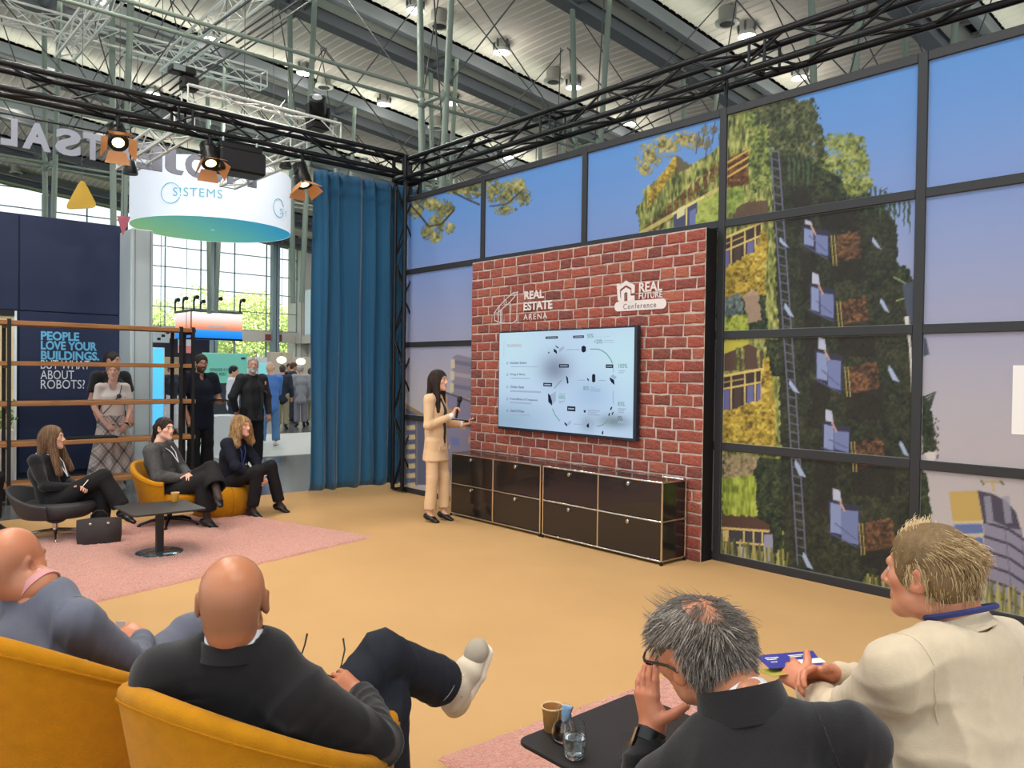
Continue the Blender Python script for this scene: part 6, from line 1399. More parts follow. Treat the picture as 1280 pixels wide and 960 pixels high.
ex = [EL(T(0, -.118, .012), (.035, .035, .035), None, .02), EC(T(0, -.125, .005), .032, .032, T(-.03, -.17, -.13), .042, .036, J['hR'][:, 0], .03), EC(T(-.03, -.17, -.13), .042, .036, T(-.05, -.15, -.27), .025, .02, J['hR'][:, 0], .03)]
V, Fs = hair_cap(J['hed'], J['hR'], .97, .007, (0, .12, -.045, .072, .085, .118), extra=ex, nape=-.07); 
ho = hair_obj(w2, 'hair', V, Fs, (52, 40, 36)); comb(ho, V, Fs, [(40, 30, 28), (78, 60, 52)], 500, .07, .0018, 3, .003, (0, -.3, -1))
seat_shell('tub_chair', (b2[0], b2[1], 0), f2, m_yel, m_yel2, 'mustard tub chair on a black star base under the woman in grey', rad=.37, zb=.66, zs=.36, za=.48, arm=1.9, th=.05)
# woman 3: blonde, navy jumper, mustard pouf
b3 = (-8.90, 3.55); f3 = (.80, .60)
pf = thing('pouf', (-8.92, 3.48, 0), 'round mustard pouf under the blonde woman in navy', 'pouf'); MB().lathe([(.27, .0), (.29, .02), (.33, .09), (.345, .18), (.33, .28), (.29, .33), (.15, .345), (.02, .345)], (-8.92, 3.48, 0), 32).build('cushion', m_yel, pf, True)
for k in range(10):
    a = k*.628; MB().tube([(-8.92+r_*math.cos(a), 3.48+r_*math.sin(a), z) for r_, z in ((.28, .02), (.333, .09), (.348, .18), (.333, .28), (.292, .333), (.15, .348))], .004, 5).build('seam', m_yel2, pf)
J = pose(b3, f3, SEAT, .97, drop=.12, look=(.25, 1, .02), pel=(0, 0, .52), che=(0, .05, .83), nek=(.0, .10, 1.02), hed=(0, .17, 1.17), sr=(.17, .08, .96), sl=(-.17, .08, .96), er=(.22, .22, .72), wr=(.06, .40, .56), el=(-.20, .24, .72), wl=(.02, .42, .55), kr=(.12, .45, .54), kl=(-.20, .43, .56), ar=(.12, .38, .10), tr=(.14, .54, .05), al=(-.26, .52, .10), tl=(-.26, .68, .05))
w3 = person((*b3, 0), 'seated blonde woman with wavy hair in a navy jumper, hands clasped between her knees', J, (222, 168, 146), .97, dict(wide=.95, lips=(186, 110, 106), brow=(150, 118, 88)), dict(r=dict(d=J['d']((-.5, .7, -.5)), pn=J['d']((-.8, -.3, 0)), curl=(.6, .6, .7, .7)), l=dict(d=J['d']((.5, .7, -.5)), pn=J['d']((.8, -.3, 0)), curl=(.6, .6, .7, .7))), h=.011, hh=.0062)
cloth(w3, 'jumper', top_prims(J, .97, .020, .08, 'long', .060, 1.05), .0095, m_navycl, arm_spots(J), .004, .001, 9)
cloth(w3, 'trousers', leg_prims(J, .97, .018, .012, .06), .010, m_blktr, leg_spots(J), .004, .001, 10)
for a in 'rl': shoe(w3, J, a, m_bshoe, None, .92, .006, .0)
lanyard(w3, J, m_lan_b, m_badge, .97, .36)
T = lambda x, y, z: J['hed']+J['hR']@(vec(x, y, z)*.97); R_ = J['hR'][:, 0]
ex = [EC(T(0, -.06, .0), .092, .06, T(0, -.09, -.18), .115, .055, R_, .04), EC(T(.075, .0, -.02), .034, .055, T(.105, .02, -.20), .045, .05, R_, .03), EC(T(-.075, .0, -.02), .034, .055, T(-.105, .02, -.19), .045, .05, R_, .03)]
V, Fs = hair_cap(J['hed'], J['hR'], .97, .014, (0, .118, -.045, .060, .085, .108), extra=ex, nape=-.42, ears=False); V = crease(V, Fs, [], 0, .004, 31)
ho = hair_obj(w3, 'hair', V, Fs, (164, 126, 86), .4); comb(ho, V, Fs, [(132, 98, 64), (204, 168, 118), (170, 130, 86)], 700, .10, .0026, 4, .007, wob=.22)
for w_, J_, s_ in ((w1, J1, .95), (w2, J2w, .97), (w3, J, .97)):
    for a in 'rl':
        dn_ = nrm(J_['a'+a]-J_['k'+a]); cloth(w_, 'stocking', [RC(J_['k'+a]*.35+J_['a'+a]*.65, .043*s_, J_['a'+a], .036*s_, .01), RC(J_['a'+a], .036*s_, J_['a'+a]+dn_*.03*s_+nrm(J_['t'+a]-J_['a'+a])*.05*s_, .030*s_, .01)], .008, mat('stocking_dark', (58, 42, 40), .7), (), 0, 0)
# partly visible visitor at the far left edge
pb_ = at(-78, 668, z=0); J = pose((pb_[0], pb_[1]), (.45, .9), SEAT, 1.0, drop=.1, er=(.24, .03, .70), wr=(.13, .30, .62), kr=(.13, .44, .53), kl=(-.1, .47, .53))
pv = person((pb_[0], pb_[1], 0), 'visitor in dark trousers cut off by the left edge, only a knee in view', J, SK, 1.0, {}, {}, h=.014, hh=.009)
cloth(pv, 'jacket', top_prims(J, 1.0, .02, .1), .013, m_navycl); cloth(pv, 'trousers', leg_prims(J, 1.0, .02, .02), .012, m_blktr, leg_spots(J), .004)
for a in 'rl': shoe(pv, J, a, m_bshoe, None, 1.0, .009)
V, Fs = hair_cap(J['hed'], J['hR'], 1.0, h=.01); hair_obj(pv, 'hair', V, Fs, (70, 54, 44))
seat_shell('tub_chair', (pb_[0], pb_[1], 0), (.45, .9), m_dkch, m_dkch, 'dark tub chair cut off by the left edge of the view', rad=.37, zb=.66, zs=.36, za=.48)

# ------------------------------------------------------------------ standing listeners behind the rack
bs = (-11.62, 2.62); J = pose(bs, (.98, .18), STAND, 1.06, look=(-.35, 1, 0), er=(.30, -.02, 1.14), wr=(.10, .15, 1.0), el=(-.29, -.02, 1.14), wl=(-.10, .15, 1.0)); 
J2 = pose((-12.3, 3.18), (.95, .2), STAND, 1.08, look=(-.6, 1, 0), er=(.26, .0, 1.12), el=(-.26, .0, 1.12), wr=(.22, .10, .88), wl=(-.22, .10, .88))
p4 = person((-12.3, 3.18, 0), 'standing dark haired man in black half hidden behind the plaid skirt woman', J2, (196, 142, 116), 1.08, dict(brow=(40, 32, 30), beard=(90, 66, 56)), {}, h=.013, hh=.008)
cloth(p4, 'shirt', top_prims(J2, 1.08, .03, .12, 'short', .062), .012, m_blkcl, arm_spots(J2), .004); cloth(p4, 'trousers', leg_prims(J2, 1.08, .02, .02), .013, m_blktr, leg_spots(J2), .004)
for a in 'rl': shoe(p4, J2, a, m_bshoe, None, 1.05, .009)
V, Fs = hair_cap(J2['hed'], J2['hR'], 1.08, .009, h=.008); hair_obj(p4, 'hair', V, Fs, (34, 27, 26))
b5 = (-11.72, 3.05); J = pose(b5, (.97, -.05), STAND, .99, look=(.28, 1, .02), sr=(.162, -.01, 1.40), sl=(-.162, -.01, 1.40), er=(.225, .02, 1.12), el=(-.225, .02, 1.12), wr=(.115, .16, .91), wl=(-.14, .15, .90))
p5 = person((*b5, 0), 'standing woman in a white T-shirt and long plaid skirt behind the rack', J, (226, 182, 164), .99, dict(wide=.94, lips=(188, 112, 108), brow=(150, 116, 86)), dict(r=dict(d=J['d']((-.6, .5, -.6)), pn=J['d']((-.4, -.6, -.3)), curl=(.6, .6, .7, .7)), l=dict(d=J['d']((.5, .5, -.7)), pn=J['d']((.6, -.5, -.2)), curl=(.6, .6, .7, .7))), h=.010, hh=.007)
m_tee = mat('tee_white', (226, 214, 208), .85, bump=.1, bscale=200)
cloth(p5, 'tee_shirt', top_prims(J, .99, .008, .0, 'short', .068, vneck=.10), .010, m_tee, arm_spots(J), .004, .0015, 11)
m_plaid = mat('plaid_skirt', (206, 192, 186), .9)
nt = m_plaid.node_tree; bs_ = nt.nodes['Principled BSDF']; tc = nt.nodes.new('ShaderNodeTexCoord'); last = None
for ang, wv_s, wd, cdark in ((.62, 8, .90, .32), (-.62, 8, .90, .32), (.62, 16, .965, .55), (-.62, 16, .965, .55)):
    mp = nt.nodes.new('ShaderNodeMapping'); mp.inputs['Rotation'].default_value = (ang, 0, 0); nt.links.new(tc.outputs['Object'], mp.inputs[0])
    wv = nt.nodes.new('ShaderNodeTexWave'); wv.bands_direction = 'Y'; wv.inputs['Scale'].default_value = wv_s/6.28*1.6; wv.inputs['Distortion'].default_value = 0; nt.links.new(mp.outputs[0], wv.inputs[0])
    th_ = nt.nodes.new('ShaderNodeMath'); th_.operation = 'GREATER_THAN'; th_.inputs[1].default_value = wd; nt.links.new(wv.outputs['Fac'], th_.inputs[0])
    mr = nt.nodes.new('ShaderNodeMapRange'); mr.inputs['To Min'].default_value = 1; mr.inputs['To Max'].default_value = cdark; nt.links.new(th_.outputs[0], mr.inputs[0])
    mx = nt.nodes.new('ShaderNodeMix'); mx.data_type = 'RGBA'; mx.blend_type = 'MULTIPLY'; mx.inputs['Factor'].default_value = .8
    if last is None: mx.inputs['A'].default_value = L4((204, 190, 184))
    else: nt.links.new(last, mx.inputs['A'])
    nt.links.new(mr.outputs[0], mx.inputs['B']); last = mx.outputs['Result']
nt.links.new(last, bs_.inputs['Base Color'])
sd = J['sr']-J['sl']; W = J['w']
P = [EC(W((0, 0, 1.10)), .128, .10, W((0, .0, .92)), .185, .135, sd, .04), EC(W((0, 0, .92)), .185, .135, W((0, .02, .22)), .30, .235, sd, .03), EL(W((0, .02, .0)), (.6, .5, .21), None, .004, -1)]
V, Fs = sdf_mesh(P, .011); V = relax(V, Fs, 1); an = np.arctan2(V[:, 1]-b5[1], V[:, 0]-b5[0]); N_ = vnormals(V, Fs); V = V+N_*(np.sin(an*11+1.5*np.sin(an*3))*.016*np.clip((1.0-V[:, 2])/.7, 0, 1))[:, None]
raw('skirt', V, Fs, m_plaid, p5, True)
for a in 'rl': shoe(p5, J, a, m_wshoe, m_wshoe, .95, .008)
V, Fs = hair_cap(J['hed'], J['hR'], .99, .008, (0, .12, -.045, .070, .085, .114), extra=[EL(J['hed']+J['hR']@vec(0, -.12, .0), (.04, .04, .04))]); ho = hair_obj(p5, 'hair', V, Fs, (176, 138, 96))
sp_ = MB(); f_ = J['fwd']
pts = [W((-.10, .06, 1.44)), W((-.06, .155, 1.33)), W((.02, .16, 1.2)), W((.14, .10, 1.05))]; MB().tube(pts, .006, 6).build('shoulder_strap', m_bshoe, p5, True); MB().lathe([(.03, 0), (.032, .008), (.01, .012)], W((-.045, .158, 1.29)), 12, f_).build('strap_disc', mat('disc_dark', (60, 44, 60), .3), p5, True)
wt = MB().lathe([(.030, -.012), (.034, -.010), (.034, .010), (.030, .012)], J['wl'], 14, J['wl']-J['el']).build('wrist_watch', m_bshoe, p5, True)
# man with the tablet
b6 = (-12.0, 4.34); J = pose(b6, (.97, .12), STAND, 1.07, look=(.15, 1, -.10), er=(.27, .0, 1.12), el=(-.27, .02, 1.12), wr=(.20, .06, .87), wl=(-.13, .30, 1.08))
p6 = person((*b6, 0), 'standing bearded man with glasses in black holding a tablet', J, (206, 152, 126), 1.07, dict(beard=(58, 42, 36), brow=(44, 34, 30)), dict(l=dict(d=J['d']((.6, .8, .0)), pn=J['d']((-.1, -.1, 1)), curl=(.5, .5, .5, .5)), r=dict(curl=(.5, .5, .6, .6))), h=.012, hh=.0075)
cloth(p6, 'polo_shirt', top_prims(J, 1.07, .036, .16, 'short', .064, belly=.04, vneck=.08), .0115, m_navycl, arm_spots(J), .005, .0015, 12)
cloth(p6, 'trousers', leg_prims(J, 1.07, .026, .03), .012, m_blktr, leg_spots(J), .004, .001, 13)
for a in 'rl': shoe(p6, J, a, m_bshoe, None, 1.05, .009)
V, Fs = hair_cap(J['hed'], J['hR'], 1.07, .013, h=.0075); hair_obj(p6, 'hair', V, Fs, (44, 32, 27))
c, R = J['hed'], J['hR']; g_ = MB()
for k in (-1, 1): g_.tube([c+R@(vec(k*.034+.024*math.cos(a), .108, .004+.018*math.sin(a))*1.07) for a in np.linspace(0, 6.28, 14)], .0022, 5); g_.tube([c+R@(vec(k*.058, .105, .01)*1.07), c+R@(vec(k*.085, .0, .01)*1.07)], .0022, 5)
g_.tube([c+R@(vec(-.012, .11, .008)*1.07), c+R@(vec(.012, .11, .008)*1.07)], .0022, 5); g_.build('glasses', m_bshoe, p6)
tb_ = thing('tablet', J['wl'], 'black tablet held flat by the bearded man in black', 'tablet'); q = J['wl']+J['d']((.6, .8, 0))*.10+vec(0, 0, .035); MB().obox(q, J['d']((1, .15, .1))*.13, J['d']((-.15, 1, .25))*.09, nrm(vec(0, 0, 1))*.007).build('body', m_bshoe, tb_)
# older man with white beard
b7 = (-12.72, 5.46); J = pose(b7, (.96, .10), STAND, 1.06, look=(.45, 1, .06), er=(.30, -.05, 1.14), el=(-.28, -.03, 1.13), wr=(.22, -.10, .93), wl=(-.26, .06, .87))
p7 = person((*b7, 0), 'standing older man with white beard in a black blazer and black T-shirt', J, (208, 156, 134), 1.06, dict(beard=(206, 198, 192), brow=(150, 140, 134), stubble=((196, 184, 176), lambda L: np.clip((L[:, 2]-.055)/.03, 0, 1)*.35)), dict(l=dict(curl=(.6, .65, .7, .7)), r=dict(curl=(.5, .5, .6, .6))), h=.012, hh=.0075)
cloth(p7, 'tee_shirt', top_prims(J, 1.06, .020, .10, None, .060, belly=.03), .012, mat('tee_black', (34, 33, 36), .85), (), 0, 0)
pj = top_prims(J, 1.06, .034, .20, 'long', .068, belly=.03, vneck=.12); ax = nrm(J['che']-J['pel']); pj.append(EL(J['che']+J['fwd']*.17-ax*.12, (.075, .13, .42), frame(J['fwd'], ax), .012, -1)); pj.append(PL(J['pel']-ax*.20, ax))
cloth(p7, 'blazer', pj, .0115, mat('blazer_charcoal', (42, 40, 43), .8, bump=.15, bscale=260), arm_spots(J), .005, .001, 14)
cloth(p7, 'trousers', leg_prims(J, 1.06, .024, .02), .012, m_blktr, leg_spots(J), .004, .001, 15)
for a in 'rl': shoe(p7, J, a, m_bshoe, None, 1.05, .009)
V, Fs = hair_cap(J['hed'], J['hR'], 1.06, .007, (0, .10, -.02, .085, .09, .115), h=.0075); hair_obj(p7, 'hair', V, Fs, (182, 172, 166))
W = J['w']; MB().obox(W((-.15, .145, 1.36)), J['d']((1, 0, 0))*.012, vec(0, 0, .03), J['fwd']*.004).build('ribbon_pin', mat('pin_pink', (214, 150, 150), .6), p7); MB().obox(W((-.155, .15, 1.22)), J['d']((1, 0, .5))*.03, vec(0, 0, .012), J['fwd']*.004).build('brooch', mat('brooch_red', (130, 60, 50), .5), p7)

# ------------------------------------------------------------------ visitors deep in the hall
def visitor(px, d, facing, label, ctop, ctr, hair, s=1.0, sk=SK, top='long', hem=.12, bald=False, shoes=None, z0=None, **ov):
    p = at(px, 480, d=d); J = pose((p[0], p[1]), facing, STAND, s, **ov)
    o = person((p[0], p[1], 0), label, J, sk, s, dict(stubble=((170, 150, 140), lambda L: np.clip((L[:, 2]-.0)/.05, 0, 1)*(L[:, 1] < .03)*.25) if bald else None), {}, h=.018, hh=.013, hide_face=True)
    cloth(o, 'jacket' if hem > .15 else 'shirt', top_prims(J, s, .03, hem, top), .016, ctop, arm_spots(J), .006); cloth(o, 'trousers', leg_prims(J, s, .024, .02), .016, ctr, leg_spots(J), .006)
    for a in 'rl': shoe(o, J, a, shoes or m_bshoe, None, 1.05, .012)
    if not bald: V, Fs = hair_cap(J['hed'], J['hR'], s, .010, h=.012, ears=False); hair_obj(o, 'hair', V, Fs, hair)
    return o, J
m_jean = mat('jeans_blue', (84, 124, 168), .85, var=.2, vscale=8); m_shb = mat('shirt_blue', (78, 124, 196), .8); m_gs = mat('suit_grey', (150, 152, 160), .8); m_gt = mat('trouser_grey', (126, 124, 136), .8); m_ds = mat('suit_dark', (40, 46, 62), .8); m_kh = mat('trouser_khaki', (160, 150, 118), .85); m_ws = mat('shirt_white', (226, 226, 236), .8); m_ms = mat('shirt_mint', (130, 186, 182), .8)
away = (-.96, .25)
visitor(338, 17.0, (-.99, .12), 'bald man in a blue shirt, jeans and white trainers, seen from behind', m_shb, m_jean, (0, 0, 0), 1.04, bald=True, shoes=m_wshoe, er=(.20, .10, 1.12), wr=(.08, .28, 1.15), el=(-.20, .1, 1.12), wl=(-.08, .28, 1.15), kr=(.12, .02, .5), kl=(-.14, .02, .5), ar=(.13, 0, .10), al=(-.17, 0, .10), look=(.3, 1, -.2))
visitor(376, 23.0, (-.97, .3), 'grey haired man in a pale grey suit seen from behind near the curtain', m_gs, m_gt, (186, 180, 174), 1.03, hem=.2, look=(.9, 1, 0))
visitor(366, 24.6, (.2, .97), 'brown bearded man in a dark suit left of the man in pale grey', m_ds, m_ds, (96, 62, 46), 1.08, hem=.2, look=(0, 1, 0))
visitor(353, 22.0, (-.9, .5), 'man in a dark jacket and khaki trousers seen from behind', m_ds, m_kh, (80, 62, 52), 1.02, hem=.15)
visitor(361, 27.0, (.95, -.1), 'short haired man far behind the dark jackets', m_ds, m_ds, (70, 56, 50), 1.07)
visitor(291, 17.6, (.5, .9), 'black haired person in a white shirt between the two standing bearded men', m_ws, m_ds, (28, 26, 28), .99, look=(.2, 1, -.1))
visitor(388, 24.0, (-.6, .8), 'person in a mint shirt half hidden by the curtain', m_ms, m_kh, (90, 70, 58), .98)
visitor(190, 19.0, (.9, .2), 'visitor in a white and blue shirt just right of the grey pillar', m_ws, m_jean, (120, 100, 86), 1.0)
visitor(214, 20.0, (.9, .3), 'visitor in a dark vest behind the rack posts', m_ds, m_ws, (60, 48, 42), 1.0)

# ------------------------------------------------------------------ things on the left rug
m_rug = mat('rug_pink', (220, 146, 126), .95, bump=1.0, bscale=110, var=.30, vscale=60, sheen=.5, spec=.1)
def rug(A, e1, e2, n1, n2, label, th=.016, seed=0, st=.018):
    A = np.array(A, float); r = np.random.default_rng(seed); nx, ny = int(n1/st), int(n2/st); gx, gy = np.meshgrid(np.linspace(0, n1, nx+1), np.linspace(0, n2, ny+1)); e1 = nrm(vec(*e1, 0)); e2 = nrm(vec(*e2, 0))
    P = vec(*A, 0)+gx.ravel()[:, None]*e1+gy.ravel()[:, None]*e2; ed = (gx.ravel() < .01) | (gy.ravel() < .01) | (gx.ravel() > n1-.01) | (gy.ravel() > n2-.01)
    P[:, 2] = th*(.35+1.0*r.random(len(P))**.8); P[:, :2] += r.normal(size=(len(P), 2))*.004; P[ed, 2] = .001
    i = (np.arange(ny)[:, None]*(nx+1)+np.arange(nx)[None]).ravel(); Fs = np.stack([i, i+1, i+nx+2, i+nx+1], 1)
    if np.cross(e1, e2)[2] < 0: Fs = Fs[:, ::-1]
    o = raw('rug', P, Fs, m_rug, None, True); return tag(o, label, 'rug')
rug((-6.77, 4.17), (-.967, -.255), (.245, -.97), 2.5, 4.4, 'large pink shaggy rug under the small table at the left', seed=1)
rug((-2.72, 2.01), (.05, 1.0), (.97, -.1), 1.5, 2.6, 'pink shaggy rug at the bottom under the big dark table', seed=2)
m_ttop = mat('table_black', (40, 36, 36), .45, bump=.06, bscale=300); m_tleg = mat('table_leg', (30, 27, 27), .4); m_bplate = mat('base_plate', (120, 140, 150), .15, metal=.8)
def side_table(x, y, w, zt, label):
    t = thing('side_table', (x, y, .012), label, 'table')
    r = .04; c = [(x+sx*(w/2-r)+r*math.cos(a), y+sy*(w/2-r)+r*math.sin(a)) for (sx, sy, a0) in ((1, 1, 0), (-1, 1, 1.571), (-1, -1, 3.142), (1, -1, 4.712)) for a in np.linspace(a0, a0+1.571, 6)]
    b = MB(); b.rings([[(x+(px-x)*f, y+(py-y)*f, z) for px, py in c] for f, z in ((.985, zt-.016), (1, zt-.011), (1, zt-.003), (.994, zt))]); b.build('table_top', m_ttop, t)
    MB().lathe([(.20, .013), (.20, .018), (.19, .023), (.03, .027)], (x, y, 0), 32).build('base_disc', m_bplate, t, True); MB().box((x-.03, y-.03, .022), (x+.03, y+.03, zt-.016), .006).build('column', m_tleg, t); MB().box((x-.12, y-.12, zt-.024), (x+.12, y+.12, zt-.0165)).build('top_plate', m_tleg, t)
    return t
side_table(-7.36, 2.31, .62, .42, 'small square black table standing on the left rug')
m_cup = mat('cup_brown', (176, 128, 72), .8, bump=.05); m_cupr = mat('cup_rim', (222, 190, 146), .7)
def cup(p, label, s=1.0, m=m_cup):
    t = thing('paper_cup', p, label, 'cup'); p = np.array(p, float)
    MB().lathe([(.026*s, 0), (.027*s, .001), (.036*s, .082*s), (.0345*s, .082*s), (.0255*s, .006), (.002, .006)], p, 24).build('cup_body', m, t, True); MB().lathe([(.0365*s, .080*s), (.0385*s, .082*s), (.0385*s, .085*s), (.0365*s, .087*s), (.0345*s, .085*s), (.0345*s, .081*s)], p, 24, cap=False).build('rim', m_cupr, t, True); return t
pcup = at(219, 627, z=.42); tcp = cup((pcup[0], pcup[1], .4205), 'yellow paper cup on the small square table', 1.0, mat('cup_yellow', (212, 156, 60), .7)); 
hb = at(124, 680, z=0)
t = thing('handbag', (hb[0], hb[1], .012), 'black leather handbag standing on the rug beside the black chair', 'bag'); m_bag = mat('leather_dark', (44, 34, 33), .55, bump=.25, bscale=120)
r_ = nrm((.25, .97, 0)); n_ = np.cross(r_, (0, 0, 1)); c = vec(hb[0], hb[1], 0); sec = []
for u in np.linspace(-.19, .19, 9):
    w_ = .072*(1-.5*(abs(u)/.19)**4); hh = .25-.012*(abs(u)/.19)**2
    sec.append([tuple(c+r_*u*(.96 if z < .05 else 1)+n_*wx+vec(0, 0, z)) for wx, z in ((-w_, .015), (-w_*1.05, .08), (-w_*.8, .17), (-w_*.25, hh), (w_*.25, hh), (w_*.8, .17), (w_*1.05, .08), (w_, .015))])
MB().rings(sec).build('body', m_bag, t, True)
for k in (-1, 1): MB().tube([c+n_*k*.045+r_*u+vec(0, 0, z) for u, z in ((-.075, .20), (-.07, .15 if k > 0 else .27), (-.03, .10 if k > 0 else .31), (.03, .10 if k > 0 else .31), (.07, .15 if k > 0 else .27), (.075, .20))], .006, 7).build('handle', m_bag, t, True)
for u in (-.075, .075): MB().lathe([(.012, 0), (.012, .004), (.004, .006)], c+n_*.062+r_*u+vec(0, 0, .205), 10, n_).build('ring', m_chr, t)
bp = at(303, 642, z=0); t = thing('backpack', (bp[0], bp[1], 0), 'black rucksack on the floor by the feet of the blonde woman', 'bag')
V, Fs = sdf_mesh([EL((bp[0], bp[1], .13), (.13, .15, .13), None, .04), EC((bp[0]+.02, bp[1]-.06, .07), .13, .07, (bp[0]+.02, bp[1]+.06, .18), .12, .07, (0, 1, 0), .04), EL((bp[0], bp[1], -.06), (.5, .5, .062), None, .004, -1)], .012); raw('body', crease(V, Fs, [], 0, .006, 4), Fs, m_bshoe, t, True)
MB().tube([(bp[0]+.08, bp[1]+.08, .2), (bp[0]+.14, bp[1]+.12, .30), (bp[0]+.1, bp[1]+.14, .2), (bp[0]+.12, bp[1]+.10, .06)], .012, 7).build('strap', mat('strap_grey', (120, 112, 108), .7), t, True)
# ------------------------------------------------------------------ the four men in front
def J3(hf, hu=(0, 0, 1), **k): return finish(k, hf, hu)
def bald_shade(L): return np.clip((.055-L[:, 2])/.05, 0, 1)*np.clip((.035-L[:, 1])/.03, 0, 1)*np.clip((L[:, 2]+.075)/.03, 0, 1)*np.clip((.06-abs(L[:, 0])*.35)/.03, 0, 1)*.42
U = vec(0, 0, 1)
def rel(r, f, u): return nrm(RT*r+FW*f+U*u)
# man 1: blue-grey suit at the left edge
J = J3((-.50, .86, -.02), hed=(-3.062, 0.493, 1.020), nek=(-2.993, 0.553, 0.945), che=(-2.965, 0.510, 0.701), pel=(-3.040, 0.620, 0.430), sr=(-2.820, 0.641, 0.838), sl=(-3.168, 0.494, 0.838), er=(-2.903, 0.835, 0.628), el=(-3.40, 0.55, 0.62), wr=(-3.150, 0.928, 0.650), wl=(-3.275, 0.690, 0.800),
       hr=(-2.98, 0.70, 0.44), hl=(-3.10, 0.57, 0.42), kr=(-3.160, 1.111, 0.619), kl=(-3.40, 0.93, 0.50), ar=(-3.179, 1.126, 0.199), al=(-3.50, 1.03, 0.105), tr=(-3.25, 1.27, .12), tl=(-3.56, 1.17, .05))
SK1 = (196, 128, 95)
m1 = person((-3.04, .62, 0), 'seated bald man in a blue grey suit at the left edge, hand at his chin', J, SK1, 1.0, dict(stubble=((146, 104, 84), bald_shade), brow=(110, 84, 70), nr=.060),
            dict(r=dict(d=rel(-.85, .35, .25), pn=rel(-.2, .5, -.8), curl=(.5, .6, .65, .7)), l=dict(d=rel(-.2, -.1, .95), pn=rel(-.8, -.3, -.2), curl=(1.0, 1.1, 1.1, 1.1), thumb=(.5, .4))), h=.012, hh=.0048)
m_s1 = mat('suit_bluegrey', (96, 100, 116), .75, bump=.12, bscale=420, var=.1, vscale=60, sheen=.15, spec=.25)
band(m1, 'shirt_collar', J['nek']-U*.008+J['fwd']*.004, nrm(J['hed']-J['nek']), J['sr']-J['sl'], .072, .069, .022, -.06, mat('shirt_pink', (206, 146, 148), .8), .005, .012)
cloth(m1, 'suit_jacket', top_prims(J, 1.0, .015, .12, 'long', .070, 1.02, wide=1.08, trap=.030, sk=.05), .0075, m_s1, arm_spots(J), .012, .0016, 21, rl=2)
seam(m1, LASTV, J['sr']*.86+J['nek']*.14-U*.03, J['sr']-J['sl'], .15, m_s1)
cloth(m1, 'trousers', leg_prims(J, 1.02, .020, .02), .009, m_s1, leg_spots(J), .006, .0012, 22)
for a in 'rl': shoe(m1, J, a, mat('shoe_brown', (70, 46, 34), .4), None, 1.05, .007)
q = at(151, 786, d=3.03); t = thing('paper_slip', q, 'small white paper slip in the hand of the man in the blue grey suit', 'paper'); MB().obox(q, RT*.018, UP*.03, FW*.002).build('sheet', m_badge, t)
# man 2: black jacket, crossed legs
J = J3((-.87, .49, .02), hed=(-1.959, 0.795, 1.087), nek=(-1.950, 0.795, 0.985), che=(-2.010, 0.870, 0.735), pel=(-2.080, 1.020, 0.452), sr=(-1.846, 0.925, 0.842), sl=(-2.068, 0.660, 0.890), er=(-1.833, 1.156, 0.656), el=(-2.213, 0.767, 0.603), wr=(-2.082, 1.248, 0.685), wl=(-2.241, 1.028, 0.663),
       hr=(-1.985, 1.05, 0.45), hl=(-2.164, 1.05, 0.475), kr=(-2.192, 1.405, 0.576), kl=(-2.219, 1.408, 0.733), ar=(-2.200, 1.413, 0.154), al=(-2.312, 1.765, 0.505), tr=(-2.26, 1.55, .06), tl=(-2.285, 1.80, .70))
SK2 = (184, 120, 86)
m2 = person((-2.08, 1.02, 0), 'seated bald man in a black jacket seen from behind, legs crossed', J, SK2, 1.0, dict(stubble=((120, 84, 66), lambda L: bald_shade(L)*1.25), nr=.062, wide=1.04),
            dict(r=dict(d=rel(-.86, .25, .40), pn=rel(-.15, .75, -.6), curl=(.55, .6, .65, .7), thumb=(.5, .2)), l=dict(d=rel(.5, .5, .5), pn=rel(.3, .5, -.6), curl=(.8, .9, .9, .9))), h=.012, hh=.0044)
m_jk = mat('jacket_black', (30, 28, 30), .8, bump=.2, bscale=420, var=.12, vscale=80, sheen=.2, spec=.2)
band(m2, 'shirt_collar', J['nek']-U*.016, nrm(J['hed']-J['nek']+J['fwd']*.02), J['sr']-J['sl'], .074, .071, .040, -.05, m_lan_w, .005, .012)
band(m2, 'jacket_collar', J['nek']-U*.034, U, J['sr']-J['sl'], .092, .086, .040, -.14, m_jk, .007, .05)
cloth(m2, 'jacket', top_prims(J, 1.0, .018, .10, 'long', .068, 1.04, wide=1.16, trap=.030, sk=.055), .0075, m_jk, arm_spots(J), .012, .0014, 23, rl=2)
MB().tube([J['nek']-U*(.062+.016*math.cos(a*1.2))+nrm(J['sr']-J['sl'])*.10*math.sin(a)-J['fwd']*.094*math.cos(a) for a in np.linspace(-.9, .9, 14)], .0016, 5) if False else None
m_dj = mat('denim_dark', (42, 45, 54), .85, bump=.35, bscale=500, var=.22, vscale=14, spec=.2)
tr_ = cloth(m2, 'jeans', leg_prims(J, 1.04, .016, .030, .085), .0075, m_dj, leg_spots(J), .009, .001, 24)
dl = nrm(J['al']-J['kl']); cuff_c = J['al']-dl*.09*1.04
MB().tube([cuff_c-dl*.012+np.cross(dl, nrm(np.cross(dl, U)))*.087*math.cos(a)+nrm(np.cross(dl, U))*.087*math.sin(a) for a in np.linspace(0, 6.283, 30)], .0018, 5).build('hem_stitch', mat('stitch', (150, 150, 146), .8), tr_, True)
m_trn = mat('trainer_offwhite', (206, 192, 172), .75, bump=.25, bscale=240, var=.1, vscale=20); m_trs = mat('trainer_sole', (226, 210, 190), .6)
upv = nrm(J['kl']-J['al']); s1_ = shoe(m2, J, 'l', m_trn, m_trs, 1.16, .0048, -.01, .026, .046, up=upv)
cloth(m2, 'sock', [RC(J['al']+upv*.07, .041, J['al'], .039, .01)], .006, m_blkcl, (), 0, 0)
